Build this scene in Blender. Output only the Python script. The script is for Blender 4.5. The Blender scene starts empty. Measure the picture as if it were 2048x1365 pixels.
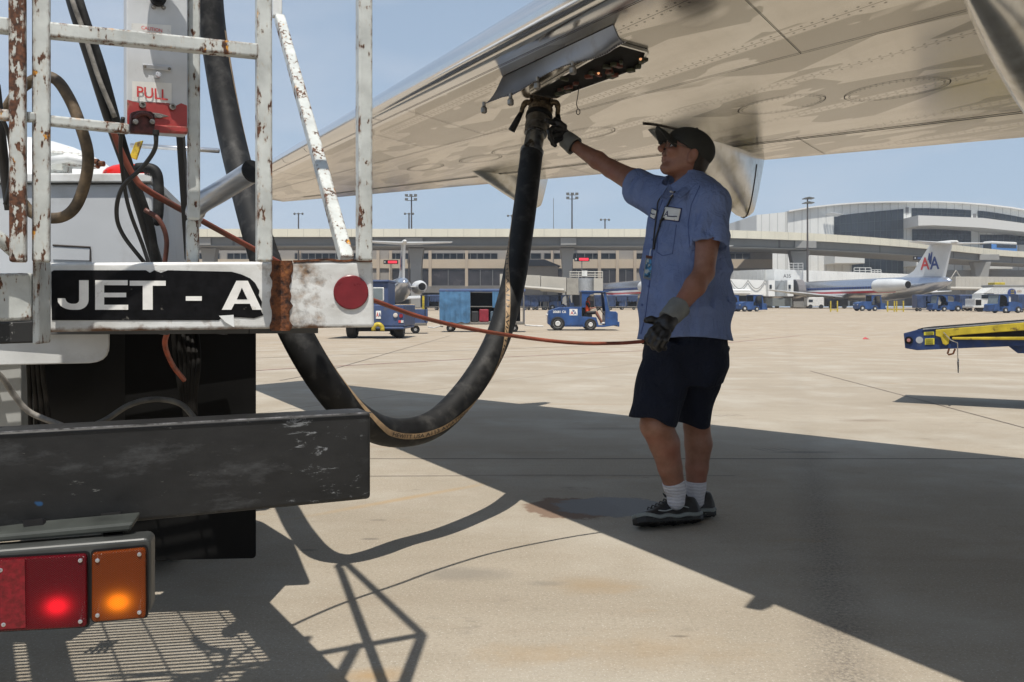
import bpy, bmesh, math, random
import numpy as np
from mathutils import Vector, Matrix
random.seed(7); np.random.seed(7)
C = bpy.context.scene.collection
SC = bpy.context.scene
# ---------------------------------------------------------------- camera, sky, sun, exposure
F, CX, HY, H = 1750.0, 1024.0, 615.0, 0.985
cam = bpy.data.cameras.new('camera'); camo = bpy.data.objects.new('camera', cam); C.objects.link(camo)
cam.sensor_width = 36; cam.lens = 36 * F / 2048; cam.shift_y = -67.5 / 2048
cam.clip_start = 0.02; cam.clip_end = 5000
camo.location = (0, 0, H); camo.rotation_euler = (math.pi / 2, 0, 0)
SC.camera = camo
SUNV = Vector((-0.015, -0.412, 1)).normalized()
EL = math.asin(SUNV.z); AZ = math.atan2(SUNV.x, SUNV.y)
W_ = bpy.data.worlds.new('World'); SC.world = W_; W_.use_nodes = True
nt = W_.node_tree; nt.nodes.clear()
sky = nt.nodes.new('ShaderNodeTexSky'); sky.sky_type = 'NISHITA'; sky.sun_disc = False
sky.sun_elevation = EL; sky.sun_rotation = AZ; sky.air_density = 1.0; sky.dust_density = 0.7; sky.ozone_density = 1.0; sky.altitude = 100
bg = nt.nodes.new('ShaderNodeBackground'); bg.inputs[1].default_value = 0.094
wo = nt.nodes.new('ShaderNodeOutputWorld')
tc = nt.nodes.new('ShaderNodeTexCoord'); mp = nt.nodes.new('ShaderNodeMapping'); mp.inputs['Scale'].default_value = (1, 1, 3.2)
nz = nt.nodes.new('ShaderNodeTexNoise'); nz.inputs['Scale'].default_value = 2.6; nz.inputs['Detail'].default_value = 7; nz.inputs['Roughness'].default_value = .58
rp = nt.nodes.new('ShaderNodeValToRGB'); rp.color_ramp.elements[0].position = .43; rp.color_ramp.elements[1].position = .78
rp.color_ramp.elements[0].color = (0, 0, 0, 1); rp.color_ramp.elements[1].color = (.55, .55, .55, 1)
mx = nt.nodes.new('ShaderNodeMixRGB'); mx.inputs[2].default_value = (7.2, 7.6, 8.4, 1)
L = nt.links.new
L(tc.outputs['Generated'], mp.inputs[0]); L(mp.outputs[0], nz.inputs[0]); L(nz.outputs[0], rp.inputs[0]); L(rp.outputs[0], mx.inputs[0])
sx = nt.nodes.new('ShaderNodeSeparateXYZ'); hr = nt.nodes.new('ShaderNodeMapRange'); hr.inputs[1].default_value = 0; hr.inputs[2].default_value = .62; hr.inputs[3].default_value = .88; hr.inputs[4].default_value = .5
hm = nt.nodes.new('ShaderNodeMixRGB'); hm.inputs[2].default_value = (4.85, 6.15, 7.8, 1); L(tc.outputs['Generated'], sx.inputs[0]); L(sx.outputs[2], hr.inputs[0]); L(hr.outputs[0], hm.inputs[0])
L(sky.outputs[0], hm.inputs[1]); L(hm.outputs[0], mx.inputs[1]); L(mx.outputs[0], bg.inputs[0]); L(bg.outputs[0], wo.inputs[0])
sl = bpy.data.lights.new('sun', 'SUN'); sl.energy = 5.0; sl.angle = math.radians(0.53); sl.color = (1, .945, .86)
so = bpy.data.objects.new('sun', sl); C.objects.link(so); so.rotation_euler = SUNV.to_track_quat('Z', 'Y').to_euler(); so.location = (0, 0, 30)
SC.view_settings.view_transform = 'Standard'; SC.view_settings.look = 'None'; SC.view_settings.gamma = 1
SC.view_settings.exposure = 0.0; SC.view_settings.use_curve_mapping = False

# ---------------------------------------------------------------- helpers
def P(px, py, d): return Vector(((px - CX) / F * d, d, H - (py - HY) / F * d))
GP = [(-60, 0), (0, 0), (14, 0), (22, -.06), (30, -.13), (38, -.19), (45, -.21), (54, -.13), (62, -.04), (75, .14), (90, .32), (110, .49), (131, .74), (160, .9), (220, .95), (1500, .95)]
def gz(y): return float(np.interp(y, [a for a, b in GP], [b for a, b in GP]))
WM = {}
def tag(o, label=None, cat=None, group=None, kind=None):
    for k, v in (('label', label), ('category', cat), ('group', group), ('kind', kind)):
        if v: o[k] = v
    return o
def thing(name, label, cat, loc=(0, 0, 0), rz=0, group=None):
    o = bpy.data.objects.new(name, None); C.objects.link(o); o.empty_display_size = .2
    o.location = loc; o.rotation_euler = (0, 0, rz); tag(o, label, cat, group)
    WM[o] = Matrix.Translation(Vector(loc)) @ Matrix.Rotation(rz, 4, 'Z'); return o
def dup(o, parent=None, loc=None, rz=None, label=None):
    c = o.copy(); C.objects.link(c)
    if parent: c.parent = parent
    if loc is not None: c.location = loc
    if rz is not None: c.rotation_euler = (0, 0, rz)
    if label: c['label'] = label
    for ch in list(o.children): dup(ch, c)
    return c
def add_mesh(name, V, Fc, m, parent=None, smooth=False, bevel=0, uv=None, label=None, world=True, auto=None, seg=2):
    V = [Vector(v) for v in V]
    if parent is not None and world:
        inv = WM[parent].inverted(); V = [inv @ v for v in V]
    me = bpy.data.meshes.new(name); me.from_pydata([tuple(v) for v in V], [], [tuple(f) for f in Fc]); me.update()
    bm = bmesh.new(); bm.from_mesh(me); bmesh.ops.recalc_face_normals(bm, faces=bm.faces); bm.to_mesh(me); bm.free()
    ms = m if isinstance(m, (list, tuple)) else [m]
    for x in ms: me.materials.append(x)
    o = bpy.data.objects.new(name, me); C.objects.link(o)
    if parent is not None: o.parent = parent
    WM[o] = WM[parent] if parent is not None else Matrix.Identity(4)
    if smooth:
        me.polygons.foreach_set('use_smooth', [True] * len(me.polygons))
        if auto is not None: me.set_sharp_from_angle(angle=math.radians(auto))
    if bevel:
        b = o.modifiers.new('bevel', 'BEVEL'); b.width = bevel; b.segments = seg; b.limit_method = 'ANGLE'; b.angle_limit = math.radians(35)
    if label: o['label'] = label
    return o
class MB:
    def __init__(s): s.v = []; s.f = []
    def add(s, V, Fc):
        n = len(s.v); s.v += [Vector(v) for v in V]; s.f += [[i + n for i in f] for f in Fc]; return s
    def hexa(s, p):   # 8 corners: bottom 4, top 4
        return s.add(p, [(0, 3, 2, 1), (4, 5, 6, 7), (0, 1, 5, 4), (1, 2, 6, 5), (2, 3, 7, 6), (3, 0, 4, 7)])
    def box(s, c, sz, rz=0, M=None):
        x, y, z = sz[0] / 2, sz[1] / 2, sz[2] / 2; R = Matrix.Rotation(rz, 3, 'Z'); c = Vector(c)
        if M: R = M
        return s.hexa([c + R @ Vector(q) for q in ((-x, -y, -z), (x, -y, -z), (x, y, -z), (-x, y, -z), (-x, -y, z), (x, -y, z), (x, y, z), (-x, y, z))])
    def bar(s, a, b, w, h=None, up=(0, 0, 1)):   # rectangular bar from a to b
        a, b = Vector(a), Vector(b); h = h or w; d = (b - a).normalized(); u = Vector(up)
        if abs(d.dot(u)) > .97: u = Vector((0, 1, 0))
        x = d.cross(u).normalized() * w / 2; y = x.cross(d).normalized() * h / 2
        return s.hexa([a - x - y, a + x - y, a + x + y, a - x + y, b - x - y, b + x - y, b + x + y, b - x + y])
    def tube(s, pts, r, n=10, cap=True):
        pts = [Vector(p) for p in pts]; m = len(pts); rs = r if isinstance(r, (list, tuple)) else [r] * m
        t = (pts[1] - pts[0]).normalized(); u = t.orthogonal().normalized(); V = []
        for i in range(m):
            t2 = (pts[min(i + 1, m - 1)] - pts[max(i - 1, 0)]).normalized()
            u = (u - t2 * u.dot(t2)).normalized(); w = t2.cross(u)
            for k in range(n):
                a = 2 * math.pi * k / n; V.append(pts[i] + (u * math.cos(a) + w * math.sin(a)) * rs[i])
        Fc = [(i * n + k, i * n + (k + 1) % n, (i + 1) * n + (k + 1) % n, (i + 1) * n + k) for i in range(m - 1) for k in range(n)]
        if cap: Fc += [tuple(range(n))[::-1], tuple(range((m - 1) * n, m * n))]
        return s.add(V, Fc)
    def loft(s, rings, cap=True):
        n = len(rings[0]); V = [p for r in rings for p in r]; m = len(rings)
        Fc = [(i * n + k, i * n + (k + 1) % n, (i + 1) * n + (k + 1) % n, (i + 1) * n + k) for i in range(m - 1) for k in range(n)]
        if cap: Fc += [tuple(range(n))[::-1], tuple(range((m - 1) * n, m * n))]
        return s.add(V, Fc)
    def prism(s, poly, off):   # polygon (3D points) extruded by vector off
        n = len(poly); off = Vector(off); V = [Vector(p) for p in poly] + [Vector(p) + off for p in poly]
        return s.add(V, [tuple(range(n))[::-1], tuple(range(n, 2 * n))] + [(k, (k + 1) % n, n + (k + 1) % n, n + k) for k in range(n)])
    def lathe(s, c, axis, prof, n=20):   # prof: (offset along axis, radius)
        a = Vector(axis).normalized(); u = a.orthogonal().normalized(); w = a.cross(u); c = Vector(c)
        return s.loft([[c + a * o + (u * math.cos(2 * math.pi * k / n) + w * math.sin(2 * math.pi * k / n)) * r for k in range(n)] for o, r in prof])
    def ball(s, c, r, n=12, m=8):
        c = Vector(c); r = Vector(r if hasattr(r, '__len__') else (r, r, r)); rings = []
        for i in range(m + 1):
            p = -math.pi / 2 + math.pi * (i * .96 + .02 * m) / m
            rings.append([c + Vector((r.x * math.cos(p) * math.cos(2 * math.pi * k / n), r.y * math.cos(p) * math.sin(2 * math.pi * k / n), r.z * math.sin(p))) for k in range(n)])
        return s.loft(rings)
    def build(s, name, m, parent=None, **k): return add_mesh(name, s.v, s.f, m, parent, **k)
def cr(pts, n=8):   # Catmull-Rom through points
    pts = [Vector(p) for p in pts]; q = [pts[0] * 2 - pts[1]] + pts + [pts[-1] * 2 - pts[-2]]; out = []
    for i in range(1, len(q) - 2):
        a, b, c, d = q[i - 1:i + 3]
        for k in range(n):
            t = k / n; out.append(.5 * ((2 * b) + (c - a) * t + (2 * a - 5 * b + 4 * c - d) * t * t + (3 * b - a - 3 * c + d) * t ** 3))
    return out + [pts[-1]]
def text(s, org, xd, ud, h, m, parent, name='lettering', width=None, bold=0, off=.002, shear=0, center=False, label=None, thick=0):
    cu = bpy.data.curves.new('t', 'FONT'); cu.body = s; cu.size = 1; cu.offset = bold; cu.shear = shear; cu.resolution_u = 4; cu.extrude = thick / max(h, 1e-6) * .7
    ob = bpy.data.objects.new('t', cu); me = bpy.data.meshes.new_from_object(ob)
    co = np.array([v.co[:] for v in me.vertices]); fs = [list(p.vertices) for p in me.polygons]
    bpy.data.objects.remove(ob); bpy.data.curves.remove(cu); bpy.data.meshes.remove(me)
    mn, mxx = co.min(0), co.max(0); k = h / (mxx[1] - mn[1]); kx = width / (mxx[0] - mn[0]) if width else k
    xd, ud = Vector(xd).normalized(), Vector(ud).normalized(); nn = xd.cross(ud)
    org = Vector(org); sx = -(mxx[0] - mn[0]) * kx / 2 if center else 0
    V = [org + xd * ((c[0] - mn[0]) * kx + sx) + ud * ((c[1] - mn[1]) * k) + nn * (off + c[2] * k) for c in co]
    return add_mesh(name, V, fs, m, parent, label=label)

# ---------------------------------------------------------------- materials
def N(t, ty, **kw):
    n = t.nodes.new(ty)
    for k, v in kw.items():
        if k.startswith('i_'): n.inputs[int(k[2:])].default_value = v
        else: setattr(n, k, v)
    return n
def newmat(name):
    m = bpy.data.materials.new(name); m.use_nodes = True; t = m.node_tree; b = t.nodes['Principled BSDF']
    return m, t, b
def noise(t, scale, detail=5, rough=.55, vec=None, sc=None, loc=None, w=0):
    n = t.nodes.new('ShaderNodeTexNoise'); n.inputs['Scale'].default_value = scale; n.inputs['Detail'].default_value = detail; n.inputs['Roughness'].default_value = rough
    n.inputs['Distortion'].default_value = w
    if vec is None: vec = N(t, 'ShaderNodeTexCoord').outputs['Object']
    if sc or loc:
        mp = t.nodes.new('ShaderNodeMapping'); mp.inputs['Scale'].default_value = sc or (1, 1, 1); mp.inputs['Location'].default_value = loc or (0, 0, 0)
        t.links.new(vec, mp.inputs[0]); vec = mp.outputs[0]
    t.links.new(vec, n.inputs['Vector']); return n.outputs[0]
def ramp(t, x, a, b, ca=0, cb=1):
    r = t.nodes.new('ShaderNodeMapRange'); r.inputs[1].default_value = a; r.inputs[2].default_value = b; r.inputs[3].default_value = ca; r.inputs[4].default_value = cb
    t.links.new(x, r.inputs[0]); return r.outputs[0]
def mixc(t, f, a, b):
    m = t.nodes.new('ShaderNodeMixRGB')
    for i, x in ((0, f), (1, a), (2, b)):
        if hasattr(x, 'links'): t.links.new(x, m.inputs[i])
        else: m.inputs[i].default_value = x if i == 0 else ((*x, 1) if len(x) == 3 else x)
    return m.outputs[0]
def math_(t, op, a, b=None, c=None):
    m = t.nodes.new('ShaderNodeMath'); m.operation = op
    for i, x in enumerate((a, b, c)):
        if x is None: continue
        if hasattr(x, 'links'): t.links.new(x, m.inputs[i])
        else: m.inputs[i].default_value = x
    return m.outputs[0]
def bumpn(t, b, h, st=.3, dist=.01):
    n = t.nodes.new('ShaderNodeBump'); n.inputs['Strength'].default_value = st; n.inputs['Distance'].default_value = dist
    t.links.new(h, n.inputs['Height']); t.links.new(n.outputs[0], b.inputs['Normal'])
def mat(name, col, rough=.5, metal=0, var=.12, scale=6, bump=0, bscale=80, bdist=.003, sc=None, spec=.5, dirt=None, dscale=12, dlo=.55, dhi=.7):
    m, t, b = newmat(name)
    n = noise(t, scale, sc=sc); c2 = tuple(x * (1 - var * 2) for x in col); c1 = tuple(min(1, x * (1 + var)) for x in col)
    c = mixc(t, ramp(t, n, .3, .7), c2, c1)
    if dirt: c = mixc(t, ramp(t, noise(t, dscale, 8, .62, loc=(3, 1, 7)), dlo, dhi), c, dirt)
    t.links.new(c, b.inputs['Base Color']); b.inputs['Roughness'].default_value = rough; b.inputs['Metallic'].default_value = metal
    b.inputs['Specular IOR Level'].default_value = spec
    t.links.new(ramp(t, n, .3, .7, rough * .85, min(1, rough * 1.15)), b.inputs['Roughness'])
    if bump: bumpn(t, b, noise(t, bscale, 4), bump, bdist)
    return m
def emis(name, col, st):
    m, t, b = newmat(name); b.inputs['Base Color'].default_value = (*[x * .5 for x in col], 1); b.inputs['Emission Color'].default_value = (*col, 1); b.inputs['Emission Strength'].default_value = st; return m
def rusty(name, paint=(.60, .625, .60), amt=.5, scale=45, rough=.4, sc=(1.3, 1.3, .5)):   # chipped paint over rust
    m, t, b = newmat(name)
    n1 = noise(t, scale, 8, .6, sc=sc); n2 = noise(t, scale * .22, 4, .5, loc=(5, 2, 1)); n3 = noise(t, scale * 1.7, 5, .6)
    s = math_(t, 'ADD', math_(t, 'MULTIPLY', n1, .75), math_(t, 'MULTIPLY', n2, .5))
    lo = .79 - amt * .18
    bv = t.nodes.new('ShaderNodeBevel'); bv.samples = 4; bv.inputs[0].default_value = .007; ge = t.nodes.new('ShaderNodeNewGeometry'); dp = t.nodes.new('ShaderNodeVectorMath'); dp.operation = 'DOT_PRODUCT'
    t.links.new(bv.outputs[0], dp.inputs[0]); t.links.new(ge.outputs['Normal'], dp.inputs[1]); edge = ramp(t, dp.outputs['Value'], .995, .93, 0, 1)
    s = math_(t, 'ADD', s, math_(t, 'MULTIPLY', edge, .11 + .05 * amt))
    msk = ramp(t, s, lo, lo + .018); halo = ramp(t, s, lo - .05, lo)
    rust = mixc(t, ramp(t, n3, .35, .65), (.035, .018, .012), (.15, .06, .03))
    rust = mixc(t, ramp(t, noise(t, scale * .35, 3, loc=(9, 9, 2)), .62, .66), rust, (.55, .25, .03))
    pc = mixc(t, ramp(t, noise(t, 14, 6, .6, loc=(2, 8, 4)), .35, .75), paint, tuple(x * .62 for x in paint))
    pc = mixc(t, math_(t, 'MULTIPLY', halo, .35), pc, (.42, .33, .22))
    t.links.new(mixc(t, msk, pc, rust), b.inputs['Base Color'])
    t.links.new(ramp(t, msk, 0, 1, rough, .85), b.inputs['Roughness'])
    bumpn(t, b, math_(t, 'SUBTRACT', math_(t, 'MULTIPLY', noise(t, scale * 1.3, 4), .4), math_(t, 'MULTIPLY', msk, .8)), .5, .002)
    return m
M = {}
M['white'] = mat('white_paint', (.68, .69, .68), .38, dirt=(.36, .33, .28), dscale=7, dlo=.55, dhi=.8, bump=.1, bscale=30)
M['rust_lt'] = rusty('chipped_paint', amt=.34, scale=95); M['rust_hv'] = rusty('rusted_paint', amt=.78, scale=80)
M['rust_md'] = rusty('worn_paint', amt=.44, scale=85)
M['redrust'] = rusty('red_paint_worn', (.40, .05, .045), amt=.35, scale=30)
M['rubber'] = mat('black_rubber', (.010, .010, .010), .62, bump=.25, bscale=25, scale=14, var=.3, sc=(1, 1, 1), spec=.3, dirt=(.045, .043, .04), dscale=18, dlo=.5, dhi=.75)
M['black'] = mat('black_paint', (.009, .009, .010), .45, var=.3, spec=.3)
M['cable'] = mat('black_cable', (.015, .014, .013), .42, var=.3)
M['oldcable'] = mat('weathered_cable', (.12, .085, .05), .7, var=.35, scale=40, bump=.4, bscale=150)
M['greycable'] = mat('grey_cable', (.27, .25, .22), .65, var=.3, scale=50)
M['alu'] = mat('aluminium', (.62, .63, .65), .33, .9, var=.1, scale=9, bump=.12, bscale=40, sc=(1, 1, 4))
M['steel'] = mat('worn_steel', (.30, .28, .25), .42, .8, var=.3, scale=40)
M['brass'] = mat('worn_brass', (.17, .13, .085), .42, .8, var=.4, scale=60)
M['dark'] = mat('dark_cavity', (.012, .011, .009), .8, var=.5, scale=40, spec=.2)
M['glass'] = mat('dark_window_glass', (.020, .028, .038), .12, var=.3, scale=.15)
M['glassy'] = mat('vehicle_glass', (.16, .19, .20), .08, var=.1, scale=2)
M['blue'] = mat('blue_vehicle_paint', (.022, .072, .22), .38, var=.25, scale=2, dirt=(.05, .07, .12), dscale=4)
M['navy'] = mat('faded_navy_paint', (.045, .075, .17), .5, var=.15, scale=2, dirt=(.09, .1, .13), dscale=3)
M['yellow'] = mat('yellow_paint', (.52, .40, .03), .45, var=.18, scale=7, dirt=(.10, .06, .03), dscale=10, dlo=.58, dhi=.66)
M['tire'] = mat('tyre_rubber', (.016, .016, .016), .8, var=.2)
M['rim'] = mat('white_rim', (.62, .62, .6), .45)
M['letw'] = mat('white_lettering', (.78, .77, .74), .45, var=.08, scale=30, dirt=(.4, .37, .32), dscale=40, dlo=.6, dhi=.75)
M['letr'] = mat('red_lettering', (.55, .05, .05), .5); M['letb'] = mat('blue_lettering', (.02, .05, .22), .5); M['letk'] = mat('black_lettering', (.015, .015, .015), .5)
M['concw'] = mat('cream_concrete', (.66, .62, .50), .8, var=.05, scale=.3, dirt=(.45, .42, .34), dscale=.6)
M['concg'] = mat('grey_concrete', (.27, .27, .26), .85, var=.08, scale=.2)
M['concd'] = mat('girder_grey', (.17, .175, .18), .7, var=.06, scale=.2)
M['tan'] = mat('tan_concrete_wall', (.46, .385, .30), .85, var=.06, scale=.2)
M['tang'] = mat('ribbed_concrete_wall', (.30, .28, .255), .85, var=.07, scale=.3)
def metalwhite(name, col, per=.6, axis=0, d=.10):   # ribbed sheet: real relief by bump
    m, t, b = newmat(name); g = N(t, 'ShaderNodeTexCoord').outputs['Object']; sp = N(t, 'ShaderNodeSeparateXYZ'); t.links.new(g, sp.inputs[0])
    w = math_(t, 'SINE', math_(t, 'MULTIPLY', sp.outputs[axis], 2 * math.pi / per))
    seam = ramp(t, w, .9, 1.0); c = mixc(t, ramp(t, noise(t, .25), .3, .7), tuple(x * .9 for x in col), col)
    t.links.new(mixc(t, seam, c, tuple(x * .62 for x in col)), b.inputs['Base Color']); b.inputs['Roughness'].default_value = .6
    bumpn(t, b, w, .5, d); return m
M['hall'] = metalwhite('white_panel_cladding', (.66, .67, .65), 2.2)
M['ribw'] = metalwhite('white_corrugated', (.74, .75, .72), .75); M['ribg'] = metalwhite('grey_corrugated', (.42, .41, .38), .7)
M['led'] = emis('red_led', (1, .03, .06), 1.0)
# polished, patchy aluminium skin
def skin_metal(name):
    m, t, b = newmat(name); uv = N(t, 'ShaderNodeUVMap').outputs[0]; sp = N(t, 'ShaderNodeSeparateXYZ'); t.links.new(uv, sp.inputs[0]); U, Vv = sp.outputs[0], sp.outputs[1]   # U: metres aft of leading edge (fraction*4), V: metres along span
    pt = noise(t, 1.3, 2, .4, vec=uv, sc=(5.0, 1.5, 1), w=.2); vo = t.nodes.new('ShaderNodeTexVoronoi'); vo.inputs['Scale'].default_value = 1; vo.inputs['Randomness'].default_value = .9; vm = t.nodes.new('ShaderNodeMapping'); vm.inputs['Scale'].default_value = (4.6, 1.7, 1); vm.inputs['Rotation'].default_value = (0, 0, .12); t.links.new(uv, vm.inputs[0]); t.links.new(vm.outputs[0], vo.inputs['Vector'])
    vs = N(t, 'ShaderNodeSeparateColor'); t.links.new(vo.outputs['Color'], vs.inputs[0])
    pm = math_(t, 'MAXIMUM', ramp(t, math_(t, 'ADD', vs.outputs[0], math_(t, 'MULTIPLY', math_(t, 'SUBTRACT', pt, .5), .3)), .50, .53), ramp(t, pt, .60, .61))
    fr = math_(t, 'FRACT', math_(t, 'DIVIDE', U, .62)); band = ramp(t, math_(t, 'ABSOLUTE', math_(t, 'SUBTRACT', fr, .5)), .06, .085, 1, 0)
    fine = ramp(t, math_(t, 'ABSOLUTE', math_(t, 'SUBTRACT', fr, .5)), .003, .006, 1, 0)
    pm = math_(t, 'MAXIMUM', pm, band)
    # rivets: two rows in each band
    rv = None
    for off in (.465, .535):
        du = math_(t, 'MULTIPLY', math_(t, 'SUBTRACT', fr, off), .62)
        dv = math_(t, 'MULTIPLY', math_(t, 'SUBTRACT', math_(t, 'FRACT', math_(t, 'DIVIDE', Vv, .052)), .5), .052)
        d2 = math_(t, 'SQRT', math_(t, 'ADD', math_(t, 'MULTIPLY', du, du), math_(t, 'MULTIPLY', dv, dv)))
        r1 = ramp(t, d2, .005, .009, 1, 0); rv = r1 if rv is None else math_(t, 'MAXIMUM', rv, r1)
    c = mixc(t, pm, (.37, .345, .295), (.66, .625, .56)); gr = noise(t, 2.2, 7, .65, vec=uv, sc=(3, .7, 1), loc=(3, 5, 0))
    c = mixc(t, ramp(t, gr, .45, .8, 0, .3), c, (.40, .36, .30))
    c = mixc(t, math_(t, 'MULTIPLY', math_(t, 'MAXIMUM', rv, fine), .85), c, (.12, .10, .08))
    stk = ramp(t, noise(t, 1.0, 7, .7, vec=uv, sc=(1.6, 9, 1), loc=(1, 8, 0)), .52, .78, 0, .35); c = mixc(t, stk, c, (.42, .39, .34))
    sp2 = ramp(t, noise(t, 55, 3, .5, vec=uv), .74, .76); c = mixc(t, math_(t, 'MULTIPLY', sp2, .7), c, (.08, .06, .05))
    le = ramp(t, U, .16, .17, 1, 0)
    c = mixc(t, le, c, (.78, .78, .78))
    t.links.new(c, b.inputs['Base Color']); b.inputs['Metallic'].default_value = .92
    rg = math_(t, 'ADD', ramp(t, pm, 0, 1, .13, .14), ramp(t, gr, .3, .8, 0, .10)); rg = math_(t, 'ADD', math_(t, 'MULTIPLY', rg, math_(t, 'SUBTRACT', 1, math_(t, 'MULTIPLY', le, .3))), 0)
    t.links.new(rg, b.inputs['Roughness'])
    bumpn(t, b, math_(t, 'ADD', noise(t, 3.0, 3, .5, vec=uv, sc=(1, 1.3, 1)), math_(t, 'MULTIPLY', rv, -.05)), .03, .02); return m
M['skin'] = skin_metal('wing_skin')
M['fairing'] = mat('fairing_metal', (.66, .65, .62), .22, .9, var=.1, scale=5, dirt=(.3, .27, .2), dscale=5, dlo=.5, dhi=.8)
M['seam'] = mat('panel_gap', (.05, .04, .035), .8)
M['polish'] = mat('polished_fuselage', (.62, .64, .68), .28, .75, var=.05, scale=.5)
M['acwhite'] = mat('light_grey_aircraft_paint', (.60, .62, .63), .35, var=.05, scale=.5)

# ---------------------------------------------------------------- ground
def ground():
    xs = np.concatenate([np.linspace(-900, -60, 12), np.linspace(-40, 60, 41), np.linspace(90, 900, 12)]); ys = sorted(set([-60, -20, -5] + [a for a, b in GP if a > 0] + list(range(14, 130, 4)) + [180, 300, 700, 1500]))
    V = [(x, y, gz(y)) for y in ys for x in xs]; n = len(xs)
    Fc = [(j * n + i, j * n + i + 1, (j + 1) * n + i + 1, (j + 1) * n + i) for j in range(len(ys) - 1) for i in range(n - 1)]
    m, t, b = newmat('apron_concrete'); co = N(t, 'ShaderNodeTexCoord').outputs['Object']; sp = N(t, 'ShaderNodeSeparateXYZ'); t.links.new(co, sp.inputs[0]); X, Y = sp.outputs[0], sp.outputs[1]
    c = mixc(t, ramp(t, noise(t, .55, 6, .6, sc=(.5, 1.3, 1)), .3, .72), (.27, .228, .172), (.40, .352, .282))
    far = ramp(t, Y, 5, 26); c = mixc(t, math_(t, 'MULTIPLY', far, .75), c, mixc(t, ramp(t, noise(t, .12, 6, .6, sc=(.35, 1.6, 1)), .32, .7), (.34, .255, .17), (.435, .345, .245)))
    c = mixc(t, ramp(t, noise(t, 5, 8, .75), .38, .68, 0, .5), c, (.30, .265, .205))
    c = mixc(t, ramp(t, noise(t, 70, 7, .8), .50, .70, 0, .75), c, (.19, .165, .13))
    c = mixc(t, ramp(t, noise(t, 3.2, 6, .7, sc=(.35, 2.6, 1), loc=(2, 5, 0)), .5, .72, 0, .30), c, (.24, .19, .135))
    c = mixc(t, ramp(t, noise(t, 1.1, 5, .6, loc=(8, 3, 0)), .48, .72, 0, .5), c, (.46, .43, .37))
    c = mixc(t, ramp(t, noise(t, 130, 4, .8, loc=(4, 4, 0)), .56, .70, 0, .8), c, (.66, .62, .56))
    c = mixc(t, ramp(t, noise(t, 1.9, 8, .7, loc=(7.3, 2.1, 0), sc=(.7, 1.6, 1)), .62, .72, 0, .4), c, (.34, .23, .12))     # rust and fuel stains
    c = mixc(t, ramp(t, noise(t, 2.8, 8, .72, loc=(1.3, 9.1, 0), sc=(.8, 1.3, 1)), .61, .70, 0, .5), c, (.16, .14, .115))
    # drip track running away from the camera, x = .17 + .31 y
    du = math_(t, 'ABSOLUTE', math_(t, 'SUBTRACT', X, math_(t, 'ADD', .17, math_(t, 'MULTIPLY', Y, .31))))
    tr = math_(t, 'MULTIPLY', ramp(t, math_(t, 'ADD', du, math_(t, 'MULTIPLY', math_(t, 'SUBTRACT', noise(t, 5, 5, .7), .5), .16)), .0, .15, 1, 0), ramp(t, noise(t, 75, 6, .8), .44, .60, .05, .8)); tr = math_(t, 'MULTIPLY', tr, ramp(t, Y, 4, 7.5, 1, .15))
    c = mixc(t, tr, c, (.12, .105, .09))
    # joints: cross joints every 7.4 m from y=5.69; long joints every 7.6 m, skewed
    ja = math_(t, 'MULTIPLY', math_(t, 'ABSOLUTE', math_(t, 'SUBTRACT', math_(t, 'FRACT', math_(t, 'ADD', math_(t, 'DIVIDE', math_(t, 'SUBTRACT', Y, 5.69), 7.4), .5)), .5)), 7.4)
    wig = math_(t, 'MULTIPLY', math_(t, 'SUBTRACT', noise(t, 2.5, 4), .5), .012)
    jl = ramp(t, math_(t, 'ABSOLUTE', math_(t, 'ADD', ja, wig)), .007, .016, .9, 0)
    q = math_(t, 'ADD', X, math_(t, 'MULTIPLY', Y, -.62)); jb = math_(t, 'MULTIPLY', math_(t, 'ABSOLUTE', math_(t, 'SUBTRACT', math_(t, 'FRACT', math_(t, 'DIVIDE', math_(t, 'ADD', q, 12.9), 11)), .5)), 11)
    jl2 = math_(t, 'MULTIPLY', ramp(t, jb, .006, .016, .6, 0), ramp(t, Y, 6.5, 7, 0, 1)); jl = math_(t, 'MAXIMUM', jl, jl2)
    c = mixc(t, jl, c, (.07, .055, .045))
    wob = noise(t, 7, 6, .65); wob2 = noise(t, 30, 5, .7)
    def est(cx, cy, rx, ry, col, amt, soft=.5, rot=0, w=.9):
        nonlocal c
        dx, dy = math_(t, 'SUBTRACT', X, cx), math_(t, 'SUBTRACT', Y, cy); cr_, sr_ = math.cos(rot), math.sin(rot)
        a = math_(t, 'DIVIDE', math_(t, 'ADD', math_(t, 'MULTIPLY', dx, cr_), math_(t, 'MULTIPLY', dy, sr_)), rx); b_ = math_(t, 'DIVIDE', math_(t, 'SUBTRACT', math_(t, 'MULTIPLY', dy, cr_), math_(t, 'MULTIPLY', dx, sr_)), ry)
        r = math_(t, 'SQRT', math_(t, 'ADD', math_(t, 'MULTIPLY', a, a), math_(t, 'MULTIPLY', b_, b_))); r = math_(t, 'ADD', r, math_(t, 'MULTIPLY', math_(t, 'SUBTRACT', wob, .5), w)); r = math_(t, 'ADD', r, math_(t, 'MULTIPLY', math_(t, 'SUBTRACT', wob2, .5), w * .4))
        mk = ramp(t, r, 1 - soft, 1, amt, 0); c = mixc(t, mk, c, col); return mk
    est(.30, 4.30, .24, .25, (.17, .105, .07), .85, .12); wetm = est(.50, 4.33, .29, .22, (.105, .10, .098), .9, .10)
    est(-.56, 4.50, .75, .045, (.38, .25, .11), .55, .9, .75, .8); est(.04, 2.48, .16, .10, (.34, .25, .15), .6, 1.0, 0, 1.6); est(-.38, 2.34, .12, .07, (.36, .24, .12), .75, .9)
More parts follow.
